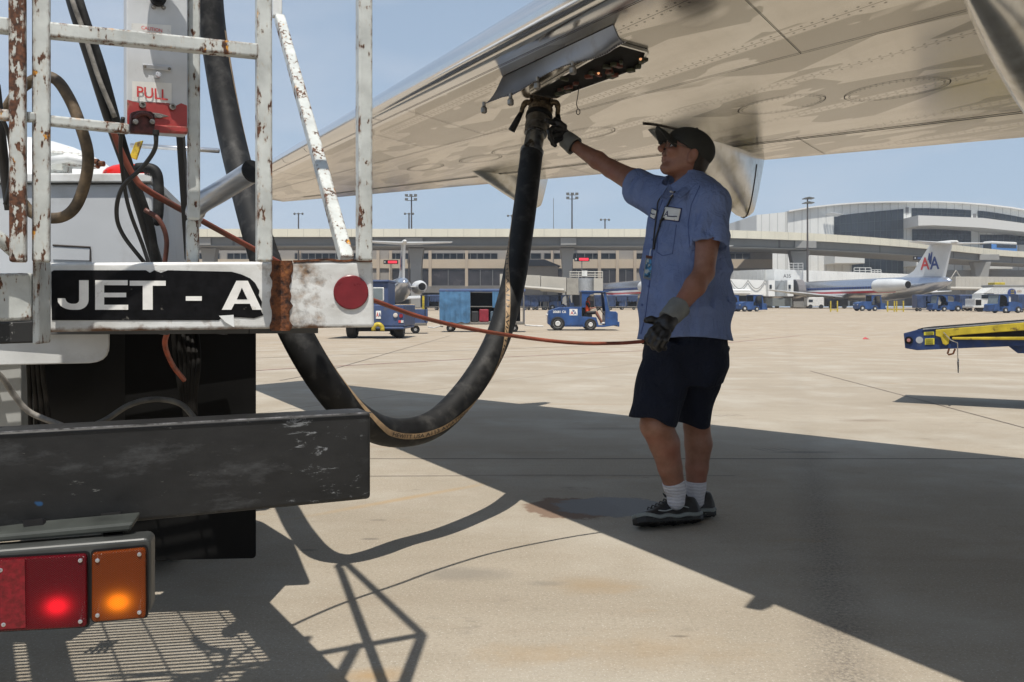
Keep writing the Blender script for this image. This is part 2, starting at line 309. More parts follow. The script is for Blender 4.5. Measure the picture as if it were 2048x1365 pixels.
    est(-.17, 3.23, .22, .10, (.20, .18, .15), .6, .6); est(.28, 3.10, .20, .12, (.30, .22, .13), .6, .9); est(.12, 3.12, .10, .04, (.20, .18, .15), .5, .7); est(.50, 2.62, .04, .012, (.12, .10, .08), .7, .6); est(.42, 2.52, .35, .16, (.33, .24, .14), .4, 1.0, 0, 1.8)
    est(-.83, 3.55, .05, .02, (.16, .14, .12), .6, .5); est(-.60, 3.72, .05, .02, (.14, .12, .10), .6, .5); est(-.62, 4.05, .06, .02, (.18, .15, .12), .6, .5); est(.75, 7.1, .5, .10, (.16, .14, .12), .35, .8); est(2.0, 5.95, .30, .05, (.10, .09, .08), .5, .7); est(3.1, 7.6, .35, .12, (.22, .17, .12), .6, .7)
    for k_ in range(4): est(1.86 + k_ * .07, 7.95 + .02 * k_, .02, .11, (.12, .10, .085), .5, .6, .5); est(1.72 + k_ * .06, 6.05 + .01 * k_, .018, .10, (.12, .10, .085), .5, .6, .5)
    for yy, xx in ((8.9, .4), (6.2, -1.2), (10.5, 2.2), (9.6, -2.0)): est(xx, yy, 1.3, .09, (.30, .22, .15), .45, .9, -.05)
    t.links.new(c, b.inputs['Base Color']); t.links.new(ramp(t, wetm, 0, .8, .88, .55), b.inputs['Roughness']); b.inputs['Specular IOR Level'].default_value = .3
    bumpn(t, b, math_(t, 'ADD', noise(t, 120, 5, .7), math_(t, 'MULTIPLY', jl, -2)), .35, .004)
    tag(add_mesh('ground', V, Fc, m, smooth=True), kind='structure')
ground()
def flat_patch(name, pts, m, z=.004, sub=6, seed=0, wob=.0):
    rnd = random.Random(seed); out = []
    P2 = cr([Vector((x, y, 0)) for x, y in pts + pts[:1]], sub)[:-1]
    for p in P2: out.append((p.x + rnd.uniform(-wob, wob), p.y + rnd.uniform(-wob, wob), z + gz(p.y)))
    return add_mesh(name, out, [tuple(range(len(out)))], m)
def GPX(px, py): d = F * H / (py - HY); return ((px - CX) / F * d, d)
def line_on_ground(name, pts, w, m, z=.004):
    mb = MB(); n = 24
    for (x0, y0), (x1, y1) in zip(pts, pts[1:]):
        dx, dy = x1 - x0, y1 - y0; l = math.hypot(dx, dy); ox, oy = -dy / l * w / 2, dx / l * w / 2
        for k in range(n):
            a, b = k / n, (k + 1) / n; q = [(x0 + dx * a + ox, y0 + dy * a + oy), (x0 + dx * b + ox, y0 + dy * b + oy), (x0 + dx * b - ox, y0 + dy * b - oy), (x0 + dx * a - ox, y0 + dy * a - oy)]
            mb.add([(x, y, gz(y) + z) for x, y in q], [(0, 1, 2, 3)])
    return tag(mb.build(name, m), kind='structure')
pr = mat('faded_red_line', (.30, .10, .11), .8, var=.3, scale=9); prd = mat('tar_line', (.10, .07, .065), .8, var=.3)
def GQ(px, py):   # pixel to ground with profile
    lo, hi = 2.0, 400.0
    for d in np.arange(2, 400, .25):
        if P(px, py, d).z <= gz(d): return ((px - CX) / F * d, float(d))
    return ((px - CX) / F * 200, 200)
line_on_ground('ground_marking', [GQ(500, 744), GQ(1010, 716), GQ(1300, 702), GQ(1520, 680), GQ(1600, 672)], .05, pr)
line_on_ground('ground_marking', [GQ(500, 718), GQ(900, 703), GQ(1290, 688), GQ(1500, 675)], .045, prd)
line_on_ground('ground_marking', [(-1.2, 5.08), (.2, 5.12), (1.3, 5.10)], .008, prd)
line_on_ground('ground_marking', [GQ(560, 762), GQ(640, 748), GQ(900, 672)], .02, prd)
line_on_ground('ground_marking', [GQ(1620, 745), GQ(1790, 790), GQ(2100, 880)], .012, prd)
line_on_ground('ground_marking', [GQ(500, 687), GQ(640, 686), GQ(1000, 683)], .10, mat('pale_line', (.62, .57, .5), .8))
line_on_ground('ground_marking', [GQ(1470, 671), GQ(1800, 668), GQ(2100, 666)], .16, mat('pale_line2', (.58, .50, .42), .8))
# ---------------------------------------------------------------- the airliner whose wing hangs over the scene
AX = Vector((.545, .839, 0))
def wch(t): return 4.57 - .359 * t
def wpt(t, u, side=-1, extra=0):
    c = wch(t); le = Vector((1.91 - .528 * t, t, 2.075 + .0206 * t)); zt = 1.713 + .0532 * (t + .839 * c)
    s = min(1, u / .022); lo = -.021 * math.sqrt(max(0, s * (2 - s))) * (1 - u) ** .7; up = .205 * math.sqrt(max(u, 0)) * (1 - u) + .002 * (u)
    p = le + AX * (c * u); p.z = le.z + (zt - le.z) * u + c * (lo if side < 0 else up) + extra; return p
def proj(p): return (CX + p.x / p.y * F, HY - (p.z - H) / p.y * F)
def WS(px, py, extra=0):   # pixel -> (t,u) on the lower skin
    t, u = 5.0, .4
    for _ in range(40):
        a = proj(wpt(t, u, -1, extra)); e = 1e-3; b = proj(wpt(t + e, u, -1, extra)); c = proj(wpt(t, u + e, -1, extra))
        J = np.array([[(b[0] - a[0]) / e, (c[0] - a[0]) / e], [(b[1] - a[1]) / e, (c[1] - a[1]) / e]]); r = np.linalg.solve(J, np.array([px - a[0], py - a[1]]))
        t += max(-1.5, min(1.5, r[0])) * .7; u += max(-.25, min(.25, r[1])) * .7; t = max(-3, min(9.9, t)); u = max(.03, min(.97, u))
    return t, u
AP = thing('airliner', 'polished bare metal airliner wing reaching over the worker and the fuel hose', 'airliner', (3.2, .5, 0))
def build_wing():
    us = [0, .0015, .005, .01, .016, .024, .04, .07] + [x / 30 for x in range(3, 31)]
    ts = list(np.arange(-6.2, 9.75, .25)) + [9.75, 9.9, 9.98, 10.0]
    V, Fc, UV = [], [], []
    # opening of the fuelling bay, in (t,u)
    nu = len(us); grid = {}
    for side in (-1, 1):
        for i, t in enumerate(ts):
            k = 1 if t < 9.75 else math.sqrt(max(0, 1 - ((t - 9.75) / .25) ** 2)) * .95 + .05
            for j, u in enumerate(us):
                a = wpt(t, u, side); o = wpt(t, u, -side); mid = (a + o) / 2; p = mid + (a - mid) * k
                grid[(side, i, j)] = len(V); V.append(p); UV.append((u * wch(max(t, 0)) if True else 0, t * 1.13))
    bt0, bt1, bu0, bu1 = BAY
    for side in (-1, 1):
        for i in range(len(ts) - 1):
            for j in range(nu - 1):
                tm, um = (ts[i] + ts[i + 1]) / 2, (us[j] + us[j + 1]) / 2
                f = [grid[(side, i, j)], grid[(side, i + 1, j)], grid[(side, i + 1, j + 1)], grid[(side, i, j + 1)]]
                Fc.append(f)
    for i in range(len(ts) - 1): Fc.append([grid[(-1, i, nu - 1)], grid[(-1, i + 1, nu - 1)], grid[(1, i + 1, nu - 1)], grid[(1, i, nu - 1)]])
    o = add_mesh('wing', V, Fc, M['skin'], AP, smooth=True, auto=50)
    me = o.data; uvl = me.uv_layers.new(name='UVMap'); li = np.zeros(len(me.loops), int); me.loops.foreach_get('vertex_index', li)
    uvl.data.foreach_set('uv', np.array(UV, np.float32)[li].ravel()); return o
BAY = (2.9, 4.5, .16, .3)
wing = build_wing()
def wsurf_poly(pix, extra): return [wpt(*WS(x, y), -1, extra) for x, y in pix]
def wline(mb, tus, w=.006, ex=-.003, n=10):
    for (t0, u0), (t1, u1) in zip(tus, tus[1:]):
        for k in range(n):
            a, b = k / n, (k + 1) / n; p = wpt(t0 + (t1 - t0) * a, u0 + (u1 - u0) * a, -1, ex); q = wpt(t0 + (t1 - t0) * b, u0 + (u1 - u0) * b, -1, ex)
            s = (q - p).cross(Vector((0, 0, 1))).normalized() * w / 2; mb.add([p - s, p + s, q + s, q - s], [(0, 1, 2, 3)])
for seam_ in [([(-3, u), (9.6, u)], .0045, 60) for u in (.045, .33, .78, .985)] + [([(t, .002), (t, .045)], .004, 10) for t in (8.5, 7.2, 6.6, 5.25, 2.2, 1.0)] + [([(t, .045), (t, .33)], .003, 10) for t in (7.7, 5.6, 4.9, 2.6, 1.7, .8)] + [([(t, .78), (t, .99)], .0035, 10) for t in (6.9, 5.1, 3.1)]:
    mb = MB(); wline(mb, seam_[0], seam_[1], n=seam_[2]); mb.build('panel_seam', M['seam'], AP)
# trailing gap before the flap
mb = MB(); wline(mb, [(-3, .80), (9.2, .80)], .022, n=60, ex=-.004); mb.build('flap_gap', M['dark'], AP)
# oval tank access covers with bolt rings
def oval(t, u, rt, ru):
    mb = MB(); ring = [(t + rt * math.cos(a), u + ru * math.sin(a)) for a in np.linspace(0, 2 * math.pi, 41)]; wline(mb, ring, .004, n=1)
    for a in np.linspace(0, 2 * math.pi, 44, endpoint=False):
        p = wpt(t + rt * .9 * math.cos(a), u + ru * .9 * math.sin(a), -1, -.004); s = .005
        mb.add([p + Vector((s, 0, 0)), p + Vector((0, s, 0)), p - Vector((s, 0, 0)), p - Vector((0, s, 0))], [(0, 1, 2, 3)])
    mb.build('access_cover', M['seam'], AP)
for px, py in ((1790, 180), (1560, 210), (1170, 268), (1030, 300), (960, 318), (850, 335)):
    t, u = WS(px, py); q_ = proj(wpt(t, u, -1))
    if abs(q_[0] - px) + abs(q_[1] - py) < 4: oval(t, u, .25, .042)
# flap hinge fairings: deep wedge shapes hanging under the trailing edge
FD = Vector((.69, .72, 0)).normalized()
def fairing(tip, length, depth, w):
    mb = MB(); rings = []; sd = Vector((FD.y, -FD.x, 0))
    for s in (0, .06, .14, .24, .35, .46, .57, .68, .78, .85, .90, .94, .97, 1.0):
        x = Vector(tip) - FD * length * (1 - s)
        dz = depth * (s / .80) ** .95 if s < .80 else depth * (1 - .10 * ((s - .80) / .20) ** 2); x = x - FD * 0
        ww = w * (.10 + .90 * math.sin(min(1, s / .45) * math.pi / 2)) * (1 if s < .5 else 1 - ((s - .5) / .5) ** 2 * .72)
        r = []
        for a in np.linspace(0, math.pi, 17):
            ca, sa = math.cos(a), math.sin(a); f = abs(sa) ** .8; back = FD * (-.30 * dz * f * max(0, (s - .8) / .2))
            r.append(x + back + sd * ww * math.copysign(abs(ca) ** .75, ca) * (1 - .35 * f) + Vector((0, 0, .05 - (dz + .05) * f)))
        rings.append(r)
    o = mb.loft(rings, True).build('flap_hinge_fairing', M['fairing'], AP, smooth=True, auto=42)
    sm = MB(); k = 9
    for ri in (k,):
        sm.tube([p + (p - Vector((x0, y0, p.z))) * .01 for p in rings[ri][1:-1] for x0, y0 in [(tip[0] - FD.x * length * .15, tip[1] - FD.y * length * .15)]], .004, 5)
    sm.build('fairing_seam', M['seam'], o); return o
fairing(Vector((1.80, 6.33, 2.07)), 1.42, .46, .15)
fairing(P(1097, 333, 8.1), 1.35, .42, .15)
fairing(Vector((3.40, 4.80, 2.03)), 3.0, .62, .20)
# small seam on fairing 2 and vortilon on leading edge
lv = wpt(2.12, .004, -1); MB().prism([lv + AX * .30, lv + AX * .02 + Vector((0, 0, .03)), lv - AX * .13 + Vector((0, 0, -.02)), lv - AX * .05 + Vector((0, 0, -.10)), lv + AX * .2 + Vector((0, 0, -.06))], (.05, -.032, 0)).build('vortilon', M['fairing'], AP, bevel=.004)
# fuselage and gear, out of frame to the right
def fus():
    mb = MB(); rings = []; a = Vector((5.29, -6.4, 3.35)) ; sd = Vector((AX.y, -AX.x, 0))
    for s, r, dz in ((-20, .15, -.4), (-19, .8, -.25), (-17.5, 1.35, -.1), (-15, 1.67, 0), (14, 1.67, 0), (19, 1.3, .35), (23, .7, .8), (25, .2, 1.0)):
        rings.append([a + AX * s + sd * r * math.cos(q) + Vector((0, 0, r * math.sin(q) + dz)) for q in np.linspace(0, 2 * math.pi, 28, endpoint=False)])
    mb.loft(rings).build('fuselage', M['polish'], AP, smooth=True)
    g = Vector((5.6, -1.9, 0)); mb = MB(); mb.bar(g + Vector((0, 0, .5)), g + Vector((0, 0, 2.1)), .16)
    mb.build('landing_gear', M['steel'], AP)
    for k in (-1, 1):
        MB().lathe(g + Vector((.839, -.545, 0)) * .3 * k + Vector((0, 0, .52)), (.839, -.545, 0), [(-.17, .3), (-.13, .48), (-.05, .52), (.05, .52), (.13, .48), (.17, .3)], 24).build('wheel', M['tire'], AP, smooth=True, auto=40)
fus()
# fuelling bay: box recessed look built as a shallow housing under the skin plus a hanging door
def bay():
    pix = [(1062, 184), (1120, 150), (1185, 112), (1240, 84), (1293, 99), (1284, 129), (1205, 158), (1110, 192)]
    q = wsurf_poly(pix, -.004); dk = MB(); dk.add(q, [tuple(range(len(q)))]); dk.build('fuelling_bay', M['dark'], AP)
    rim = MB(); pts = q + q[:1]
    for a, b in zip(pts, pts[1:]): rim.bar(a + Vector((0, 0, -.004)), b + Vector((0, 0, -.004)), .012, .012)
    rim.build('bay_rim', M['fairing'], AP)
    # fittings in the bay
    rnd = random.Random(3); m1 = mat('bay_primer', (.06, .065, .035), .6, var=.5, scale=30); m2 = mat('bay_red', (.16, .05, .03), .6, var=.5, scale=30)
    for k in range(26):
        s, v = rnd.random(), rnd.random(); a = q[1].lerp(q[4], s); b = q[7].lerp(q[5], s); p = a.lerp(b, v * .8 + .1) + Vector((0, 0, -.012))
        MB().box(p, (rnd.uniform(.012, .05), rnd.uniform(.01, .035), .016), rnd.random() * 3).build('bay_fitting', m1 if k % 3 else m2, AP, bevel=.003)
    for px, py in ((1281, 109), (1197, 138)):
        p = wpt(*WS(px, py), -1, -.022); MB().lathe(p, (0, 0, -1), [(-.005, .006), (0, .006), (.004, .003)], 12).build('bay_lamp', M['bulb'], AP)
    # door hinged at its forward edge, hanging down
    n = 17; top, bot = [], []
    for k in range(n):
        s = k / (n - 1); t, u = WS(1004 + (1226 - 1004) * s, 154 + (49 - 154) * s); h = wpt(t, u, -1, -.003)
        lx, ly = 968 + (1252 - 968) * s, 209 + (84 - 209) * s + 7 * math.sin(s * math.pi * 3) * (1 if .15 < s < .9 else .3)
        d = h.y - .02; top.append(h); bot.append(P(lx, ly, h.y + .02))
    V = []; mbd = MB()
    for r in range(7):
        f = r / 6
        for k in range(n):
            p = top[k].lerp(bot[k], f) + Vector((0, 0, -.022 * math.sin(f * math.pi))); V.append(p)
    nn = len(V); V2 = V + [v + Vector((.006, .010, .004)) for v in V]
    Fc = [(r * n + k, r * n + k + 1, (r + 1) * n + k + 1, (r + 1) * n + k) for r in range(6) for k in range(n - 1)]
    Fc2 = [tuple(nn + i for i in f)[::-1] for f in Fc]; per = list(range(n)) + [r * n + n - 1 for r in range(1, 7)] + [6 * n + k for k in range(n - 2, -1, -1)] + [r * n for r in range(5, 0, -1)]
    Fc3 = [(per[i], per[(i + 1) % len(per)], nn + per[(i + 1) % len(per)], nn + per[i]) for i in range(len(per))]
    door = add_mesh('fuelling_door', V2, Fc + Fc2 + Fc3, mat('door_metal', (.34, .36, .40), .42, .8, var=.1, scale=4, dirt=(.25, .24, .22), dscale=6), AP, smooth=True, auto=40)
    rv = MB()
    for k in range(60):
        s = k / 59 * (n - 1.01); i = int(s); p = V[5 * n + i].lerp(V[5 * n + i + 1], s - i); rv.box(p + Vector((-.001, -.003, -.003)), (.004, .004, .004))
    rv.build('rivet', M['seam'], door)
    for s in (.05, .2, .42, .66):
        i = int(s * (n - 1)); p = bot[i]; MB().lathe(p + Vector((0, -.005, -.02)), (0, 0, 1), [(-.025, .010), (-.02, .015), (.0, .015), (.01, .008), (.03, .008)], 10).build('latch', M['steel'], door)
M['bulb'] = emis('warm_bulb', (1, .45, .2), .8)
bay()
# lanyard of the fuel cap hanging from the bay
mb = MB(); c0 = wpt(*WS(1158, 172), -1); ln = [c0, c0 + Vector((-.006, 0, -.05)), c0 + Vector((-.012, 0, -.09)), c0 + Vector((-.004, 0, -.115))]; mb.tube(cr(ln, 5), .0022, 5)
mb.tube([c0 + Vector((-.004 + .009 * math.cos(a), 0, -.128 + .014 * math.sin(a))) for a in np.linspace(0, 6.3, 12)], .0022, 5, cap=False); mb.build('cap_lanyard', M['cable'], AP)
# dark brace line at the second fairing (drag link) near the cap of the worker
mb = MB(); mb.tube(cr([wpt(*WS(x_, y_), -1, -.003) for x_, y_ in ((1286, 247), (1320, 251), (1360, 261), (1410, 279), (1460, 300), (1508, 320))], 5), .006, 8); mb.build('fairing_seal', M['seam'], AP, smooth=True)
# ---------------------------------------------------------------- fuel truck (rear corner close to the camera)
TR = thing('fuel_truck', 'chipped white refuelling truck seen from behind with a JET - A sign and dark bumper', 'fuel truck', (-1.1, 3.2, 0))
def plane(a, b, c): n = (Vector(b) - Vector(a)).cross(Vector(c) - Vector(a)).normalized(); return Vector(a), n
CO = Vector((0, 0, H))
def onp(pl, px, py, off=0):
    a, n = pl; d = P(px, py, 1) - CO; k = (a - CO).dot(n) / d.dot(n); p = CO + d * k
    return p + n * (off if n.y < 0 else -off)      # positive offset: towards the camera
def zz(py, d): return H - (py - HY) / F * d
def DF(px): return 1.78 - (743 - px) / 645 * .24
E_ = (P(743, 600, 1.78) - P(100, 600, 1.54)); E_.z = 0; E_.normalize(); NN = Vector((-E_.y, E_.x, 0))
def post(px, d, w, z0, z1, m, nm='post', px2=None):
    a = P(px, 600, d); b = P(px2 if px2 else px, 600, d); a.z = z0; b.z = z1
    return MB().bar(a, b, w, w, up=NN).build(nm, m, TR, bevel=.004, seg=3)
ZT = 2.07
post(728, 1.78, .029, zz(522, 1.78), ZT, M['rust_lt'])
post(528, 1.70, .029, zz(524, 1.70), ZT, M['rust_md'], px2=526)
post(83, 1.535, .028, zz(525, 1.535), ZT, M['rust_md'])
post(37, 1.50, .026, zz(525, 1.50), ZT, M['rust_hv'], px2=33)
post(385, 1.80, .025, zz(600, 1.80), zz(440, 1.8), M['rust_md'])
post(387, 1.76, .024, zz(440, 1.76), ZT, M['rust_md'])
post(-60, 1.47, .03, .6, ZT, M['rust_md'])
def rail(a, b, w, h, m, nm='rail'): return MB().bar(a, b, w, h).build(nm, m, TR, bevel=.004, seg=3)
rail(P(97, 62, 1.541), P(516, 104, 1.694), .026, .0265, M['rust_md'])
rail(P(-60, 45, 1.47), P(20, 54, 1.497), .026, .025, M['rust_md'])
rail(P(97, 242, 1.541), P(258, 259, 1.60), .02, .018, M['rust_md'])
rail(P(-60, 225, 1.47), P(20, 232, 1.497), .02, .018, M['rust_md'])
rail(P(50, 234, 1.51), P(67, 236, 1.525), .02, .017, M['rust_md'])
a, b = P(728, 600, 1.78), P(-60, 600, 1.47); a.z = b.z = ZT; rail(a, b, .03, .03, M['rust_md'])
# guard brace leaning away from the corner and the bar that closes it
Bt = Vector((-.70, 2.61, 1.87)); ptop = P(728, 600, 1.78); ptop.z = ZT
rail(P(694, 522, 1.80), P(559, 36, 2.55), .028, .026, M['worn'] if 'worn' in M else M['rust_md'], 'brace')
q = P(554, 36, 2.56); q2 = q.copy(); q2.z = 2.05; MB().bar(q, q2, .027, .027, up=NN).build('brace', M['white'], TR, bevel=.004)
rail(ptop, q2, .028, .028, M['white'], 'brace')
# JET-A beam
bpl = plane(P(80, 525, 1.66), P(745, 520, 1.79), P(80, 665, 1.66))
bx = (P(745, 520, 1.79) - P(80, 525, 1.66)); bx.z = 0; bx.normalize()
def wx(px, pl=bpl): return onp(pl, px, 590).x + 1.1
def beam_mat():
    m, t, b = newmat('beam_paint'); co = N(t, 'ShaderNodeTexCoord').outputs['Object']; sp = N(t, 'ShaderNodeSeparateXYZ'); t.links.new(co, sp.inputs[0]); X, Z = sp.outputs[0], sp.outputs[2]
    n1 = noise(t, 26, 8, .62); n2 = noise(t, 70, 5, .6)
    xc = wx(592); dist = math_(t, 'ABSOLUTE', math_(t, 'SUBTRACT', X, xc)); near = ramp(t, dist, .0, .075, 1, 0)
    s = math_(t, 'ADD', n1, math_(t, 'MULTIPLY', near, .22))
    brown = ramp(t, s, .58, .80, 0, .95); c = mixc(t, ramp(t, noise(t, 9, 6, .6, sc=(1, 1, 2)), .35, .8), (.68, .69, .68), (.42, .41, .38))
    c = mixc(t, brown, c, mixc(t, ramp(t, n2, .35, .65), (.045, .028, .018), (.26, .15, .07)))
    ed = ramp(t, math_(t, 'ADD', math_(t, 'ABSOLUTE', math_(t, 'SUBTRACT', Z, 1.012)), math_(t, 'MULTIPLY', n1, .035)), .082, .090)
    c = mixc(t, ed, c, (.14, .07, .035))
    sc = ramp(t, noise(t, 60, 6, .7, sc=(.35, .35, 1.4), loc=(4, 1, 2)), .66, .70, 0, .7); c = mixc(t, sc, c, (.10, .085, .07))
    t.links.new(c, b.inputs['Base Color']); b.inputs['Roughness'].default_value = .42; bumpn(t, b, math_(t, 'SUBTRACT', noise(t, 30, 5), math_(t, 'MULTIPLY', brown, .8)), .35, .003); return m
th = Vector((-bx.y, bx.x, 0)) * .075
f4 = [onp(bpl, 80, 665), onp(bpl, 749, 655), onp(bpl, 745, 522), onp(bpl, 80, 526)]
f4[1].z = f4[1].z; beam = MB().prism(f4, th).build('sign_beam', beam_mat(), TR, bevel=.007, seg=4)
dk = mat('sign_black', (.005, .005, .006), .5, spec=.15, var=.3, scale=60, dirt=(.16, .15, .13), dscale=34, dlo=.68, dhi=.74)
pan = [(104, 641), (103, 544), (108, 541), (292, 541), (300, 546), (309, 541), (322, 546), (336, 541), (463, 544), (482, 549), (500, 557), (510, 566), (519, 582), (517, 590), (524, 604), (522, 622), (527, 631), (508, 637), (446, 633), (438, 641)]
V = [onp(bpl, x, y, .0012) for x, y in pan]; signp = add_mesh('sign_panel', V, [tuple(range(len(V)))], dk, beam)
def arcp(cx, cy, rx, ry, a0, a1, n=9): return [(cx + rx * math.cos(math.radians(a)), cy + ry * math.sin(math.radians(a))) for a in np.linspace(a0, a1, n)]
LET = {'J': [[(159, 561), (178, 561), (178, 600)] + arcp(156, 600, 22, 20, 0, 90)[1:] + [(146, 620)] + arcp(146, 600, 30, 20, 90, 172) + [(116, 597), (131, 597)] + arcp(146, 598, 14, 10, 170, 90)[:] + [(150, 608)] + arcp(150, 600, 9, 8, 90, 0)],
 'E': [[(191, 561), (256, 561), (256, 571), (209, 571), (209, 586), (253, 586), (253, 595), (209, 595), (209, 610), (257, 610), (257, 620), (191, 620)]],
 'T': [[(260, 562), (332, 562), (332, 572), (306, 572), (306, 620), (286, 620), (286, 572), (260, 572)]], 'hyphen': [[(372, 593), (404, 593), (404, 602), (372, 602)]],
 'A': [[(463, 620), (444, 620), (473, 562), (496, 562), (524, 620), (505, 620), (500, 608), (469, 608)], ]}
for nm, ps in LET.items():
    for pp_ in ps: V = [onp(bpl, x, y, .0026) for x, y in pp_]; add_mesh('letter', V, [tuple(range(len(V)))], M['letw'], beam)
V = [onp(bpl, x, y, .0032) for x, y in ((474, 599), (484, 576), (495, 599))]; add_mesh('letter_counter', V, [(0, 1, 2)], dk, beam)
# peeled flap of film, weld band and reflector
MB().prism([onp(bpl, 438, 632, .002), onp(bpl, 468, 630, .010), onp(bpl, 470, 655, .012), onp(bpl, 452, 645, .006)], (0, .001, 0)).build('peeled_film', M['white'], beam)
mb = MB(); rings = []
rnd = random.Random(5); Lp, Rp = [], []
for k in range(15):
    y = 522 + (662 - 522) * k / 14; Lp.append((542 + rnd.uniform(-3, 3), y)); Rp.append((582 + rnd.uniform(-4, 5), y))
V = []
for (x0, y0), (x1, y1) in zip(Lp, Rp):
    for f, o in ((0, .0005), (.12, .006), (.3, .0045), (.5, .003), (.7, .005), (.9, .006), (1, .0005)): V.append(onp(bpl, x0 + (x1 - x0) * f, y0, o + rnd.uniform(0, .0015)))
Fc = [(r * 7 + k, r * 7 + k + 1, (r + 1) * 7 + k + 1, (r + 1) * 7 + k) for r in range(14) for k in range(6)]
def rust_mat():
    m, t, b = newmat('rust_scale'); n = noise(t, 70, 8, .65); c = mixc(t, ramp(t, n, .38, .62), (.025, .012, .009), (.19, .065, .022)); c = mixc(t, ramp(t, noise(t, 25, 5, .6, loc=(3, 3, 1)), .6, .75), c, (.34, .13, .03))
    t.links.new(c, b.inputs['Base Color']); b.inputs['Roughness'].default_value = .92; bumpn(t, b, n, .9, .006); return m
M['rust'] = rust_mat(); add_mesh('weld_band', V, Fc, M['rust'], beam, smooth=True)
V = [onp(bpl, 585 + (743 - 585) * k / 12, 521 + rnd.uniform(-3, 1), .001) for k in range(13)]; mb = MB()
for a, b in zip(V, V[1:]): mb.bar(a + Vector((0, .006, -.001)), b + Vector((0, .006, -.001)), .012, .004)
mb.build('rust_edge', M['rust'], beam)
c = onp(bpl, 702, 585, 0); nrm = bpl[1] if bpl[1].y < 0 else -bpl[1]
refl = mat('red_reflector', (.17, .012, .018), .3, var=.12, scale=40, dirt=(.5, .4, .38), dscale=60, dlo=.70, dhi=.74)
MB().lathe(c, nrm, [(0, .0352), (.0035, .0350), (.005, .033), (.0053, 0.001)], 40).build('reflector', refl, beam, smooth=True, auto=30)
# left end box, bracket plate under the beam
lpl = plane(P(-100, 520, 1.50), P(75, 520, 1.57), P(-100, 690, 1.50))
MB().prism([onp(lpl, -100, 648), onp(lpl, 64, 640), onp(lpl, 64, 546), onp(lpl, -100, 548)], th * .8).build('end_box', M['rust_lt'], TR, bevel=.005)
MB().prism([onp(lpl, -100, 692, -.002), onp(lpl, 74, 686, -.002), onp(lpl, 74, 641, -.002), onp(lpl, -100, 649, -.002)], th * .8).build('end_box_base', mat('scuffed_black', (.02, .02, .02), .5, dirt=(.4, .4, .38), dscale=45, dlo=.6, dhi=.66), TR, bevel=.003)
MB().prism([onp(lpl, 64, 690, .003), onp(lpl, 79, 688, .003), onp(lpl, 79, 520, .003), onp(lpl, 64, 520, .003)], th * .9).build('end_plate', M['rust_md'], TR, bevel=.003)
ppl = plane(P(-100, 665, 1.74), P(217, 665, 1.80), P(-100, 727, 1.74))
cc = [(-100, 733)] + [(-100, 668), (217, 660)] + [(217, 690), (216, 702), (212, 712), (204, 720), (192, 725), (178, 727)]
MB().prism([onp(ppl, x, y) for x, y in cc], th * .15).build('bracket_plate', M['white'], TR, bevel=.002)
MB().prism([onp(ppl, 217, 668), onp(ppl, 240, 667), onp(ppl, 285, 657), onp(ppl, 217, 655)], th * .3).build('gusset', M['white'], TR, bevel=.002)
# bumper
upl = plane(P(-120, 868, 1.44), P(742, 825, 1.75), P(-120, 1080, 1.44))
ux = onp(upl, 700, 900) - onp(upl, 0, 900); ux.z = 0; ux.normalize(); un = Vector((-ux.y, ux.x, 0))
def bmat():
    m, t, b = newmat('bumper_paint'); n = noise(t, 7, 8, .65, sc=(.6, .6, 1.3)); c = mixc(t, ramp(t, n, .35, .75), (.007, .0075, .008), (.026, .026, .026))
    co = N(t, 'ShaderNodeTexCoord').outputs['Object']; sp = N(t, 'ShaderNodeSeparateXYZ'); t.links.new(co, sp.inputs[0]); X = sp.outputs[0]
    wr = ramp(t, X, .45, .75, 0, .12); s = math_(t, 'ADD', noise(t, 21, 10, .78, sc=(.7, .7, 2.0), loc=(2.2, 7, 3.4), w=.5), wr); c = mixc(t, ramp(t, s, .68, .72, 0, .7), c, (.26, .27, .28))
    c = mixc(t, ramp(t, noise(t, 90, 4, .7, sc=(.4, .4, 2.4)), .70, .73, 0, .5), c, (.28, .27, .25))
    c = mixc(t, ramp(t, noise(t, 9, 9, .75, sc=(.5, .5, 1.6), loc=(5, 1, 6)), .56, .70, 0, .3), c, (.13, .135, .14)); lowz = ramp(t, sp.outputs[2], .56, .50, 0, .16); c = mixc(t, ramp(t, math_(t, 'ADD', noise(t, 40, 7, .7, sc=(.4, .4, 1.5)), lowz), .66, .72, 0, .6), c, (.24, .24, .23))
    c = mixc(t, ramp(t, noise(t, 13, 3, .5, loc=(8, 8, 1)), .74, .76, 0, .7), c, (.02, .09, .22))
    t.links.new(c, b.inputs['Base Color']); b.inputs['Specular IOR Level'].default_value = .35; t.links.new(ramp(t, n, .3, .7, .38, .6), b.inputs['Roughness']); bumpn(t, b, noise(t, 12, 6), .25, .006); return m
f = [onp(upl, -120, 1083), onp(upl, 742, 999), onp(upl, 742, 824), onp(upl, -120, 870)]
MB().prism(f, un * .08).build('bumper', bmat(), TR, bevel=.008, seg=4)
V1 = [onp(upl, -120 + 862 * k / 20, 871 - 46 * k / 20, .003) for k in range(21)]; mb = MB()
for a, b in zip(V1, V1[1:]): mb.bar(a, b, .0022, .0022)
mb.build('worn_edge_highlight', mat('highlight_bare_metal', (.26, .26, .27), .4, .3, var=.4, scale=50, dirt=(.05, .05, .05), dscale=30, dlo=.45, dhi=.6), TR)  # pale bar paints the sunlit highlight along the worn bumper edge
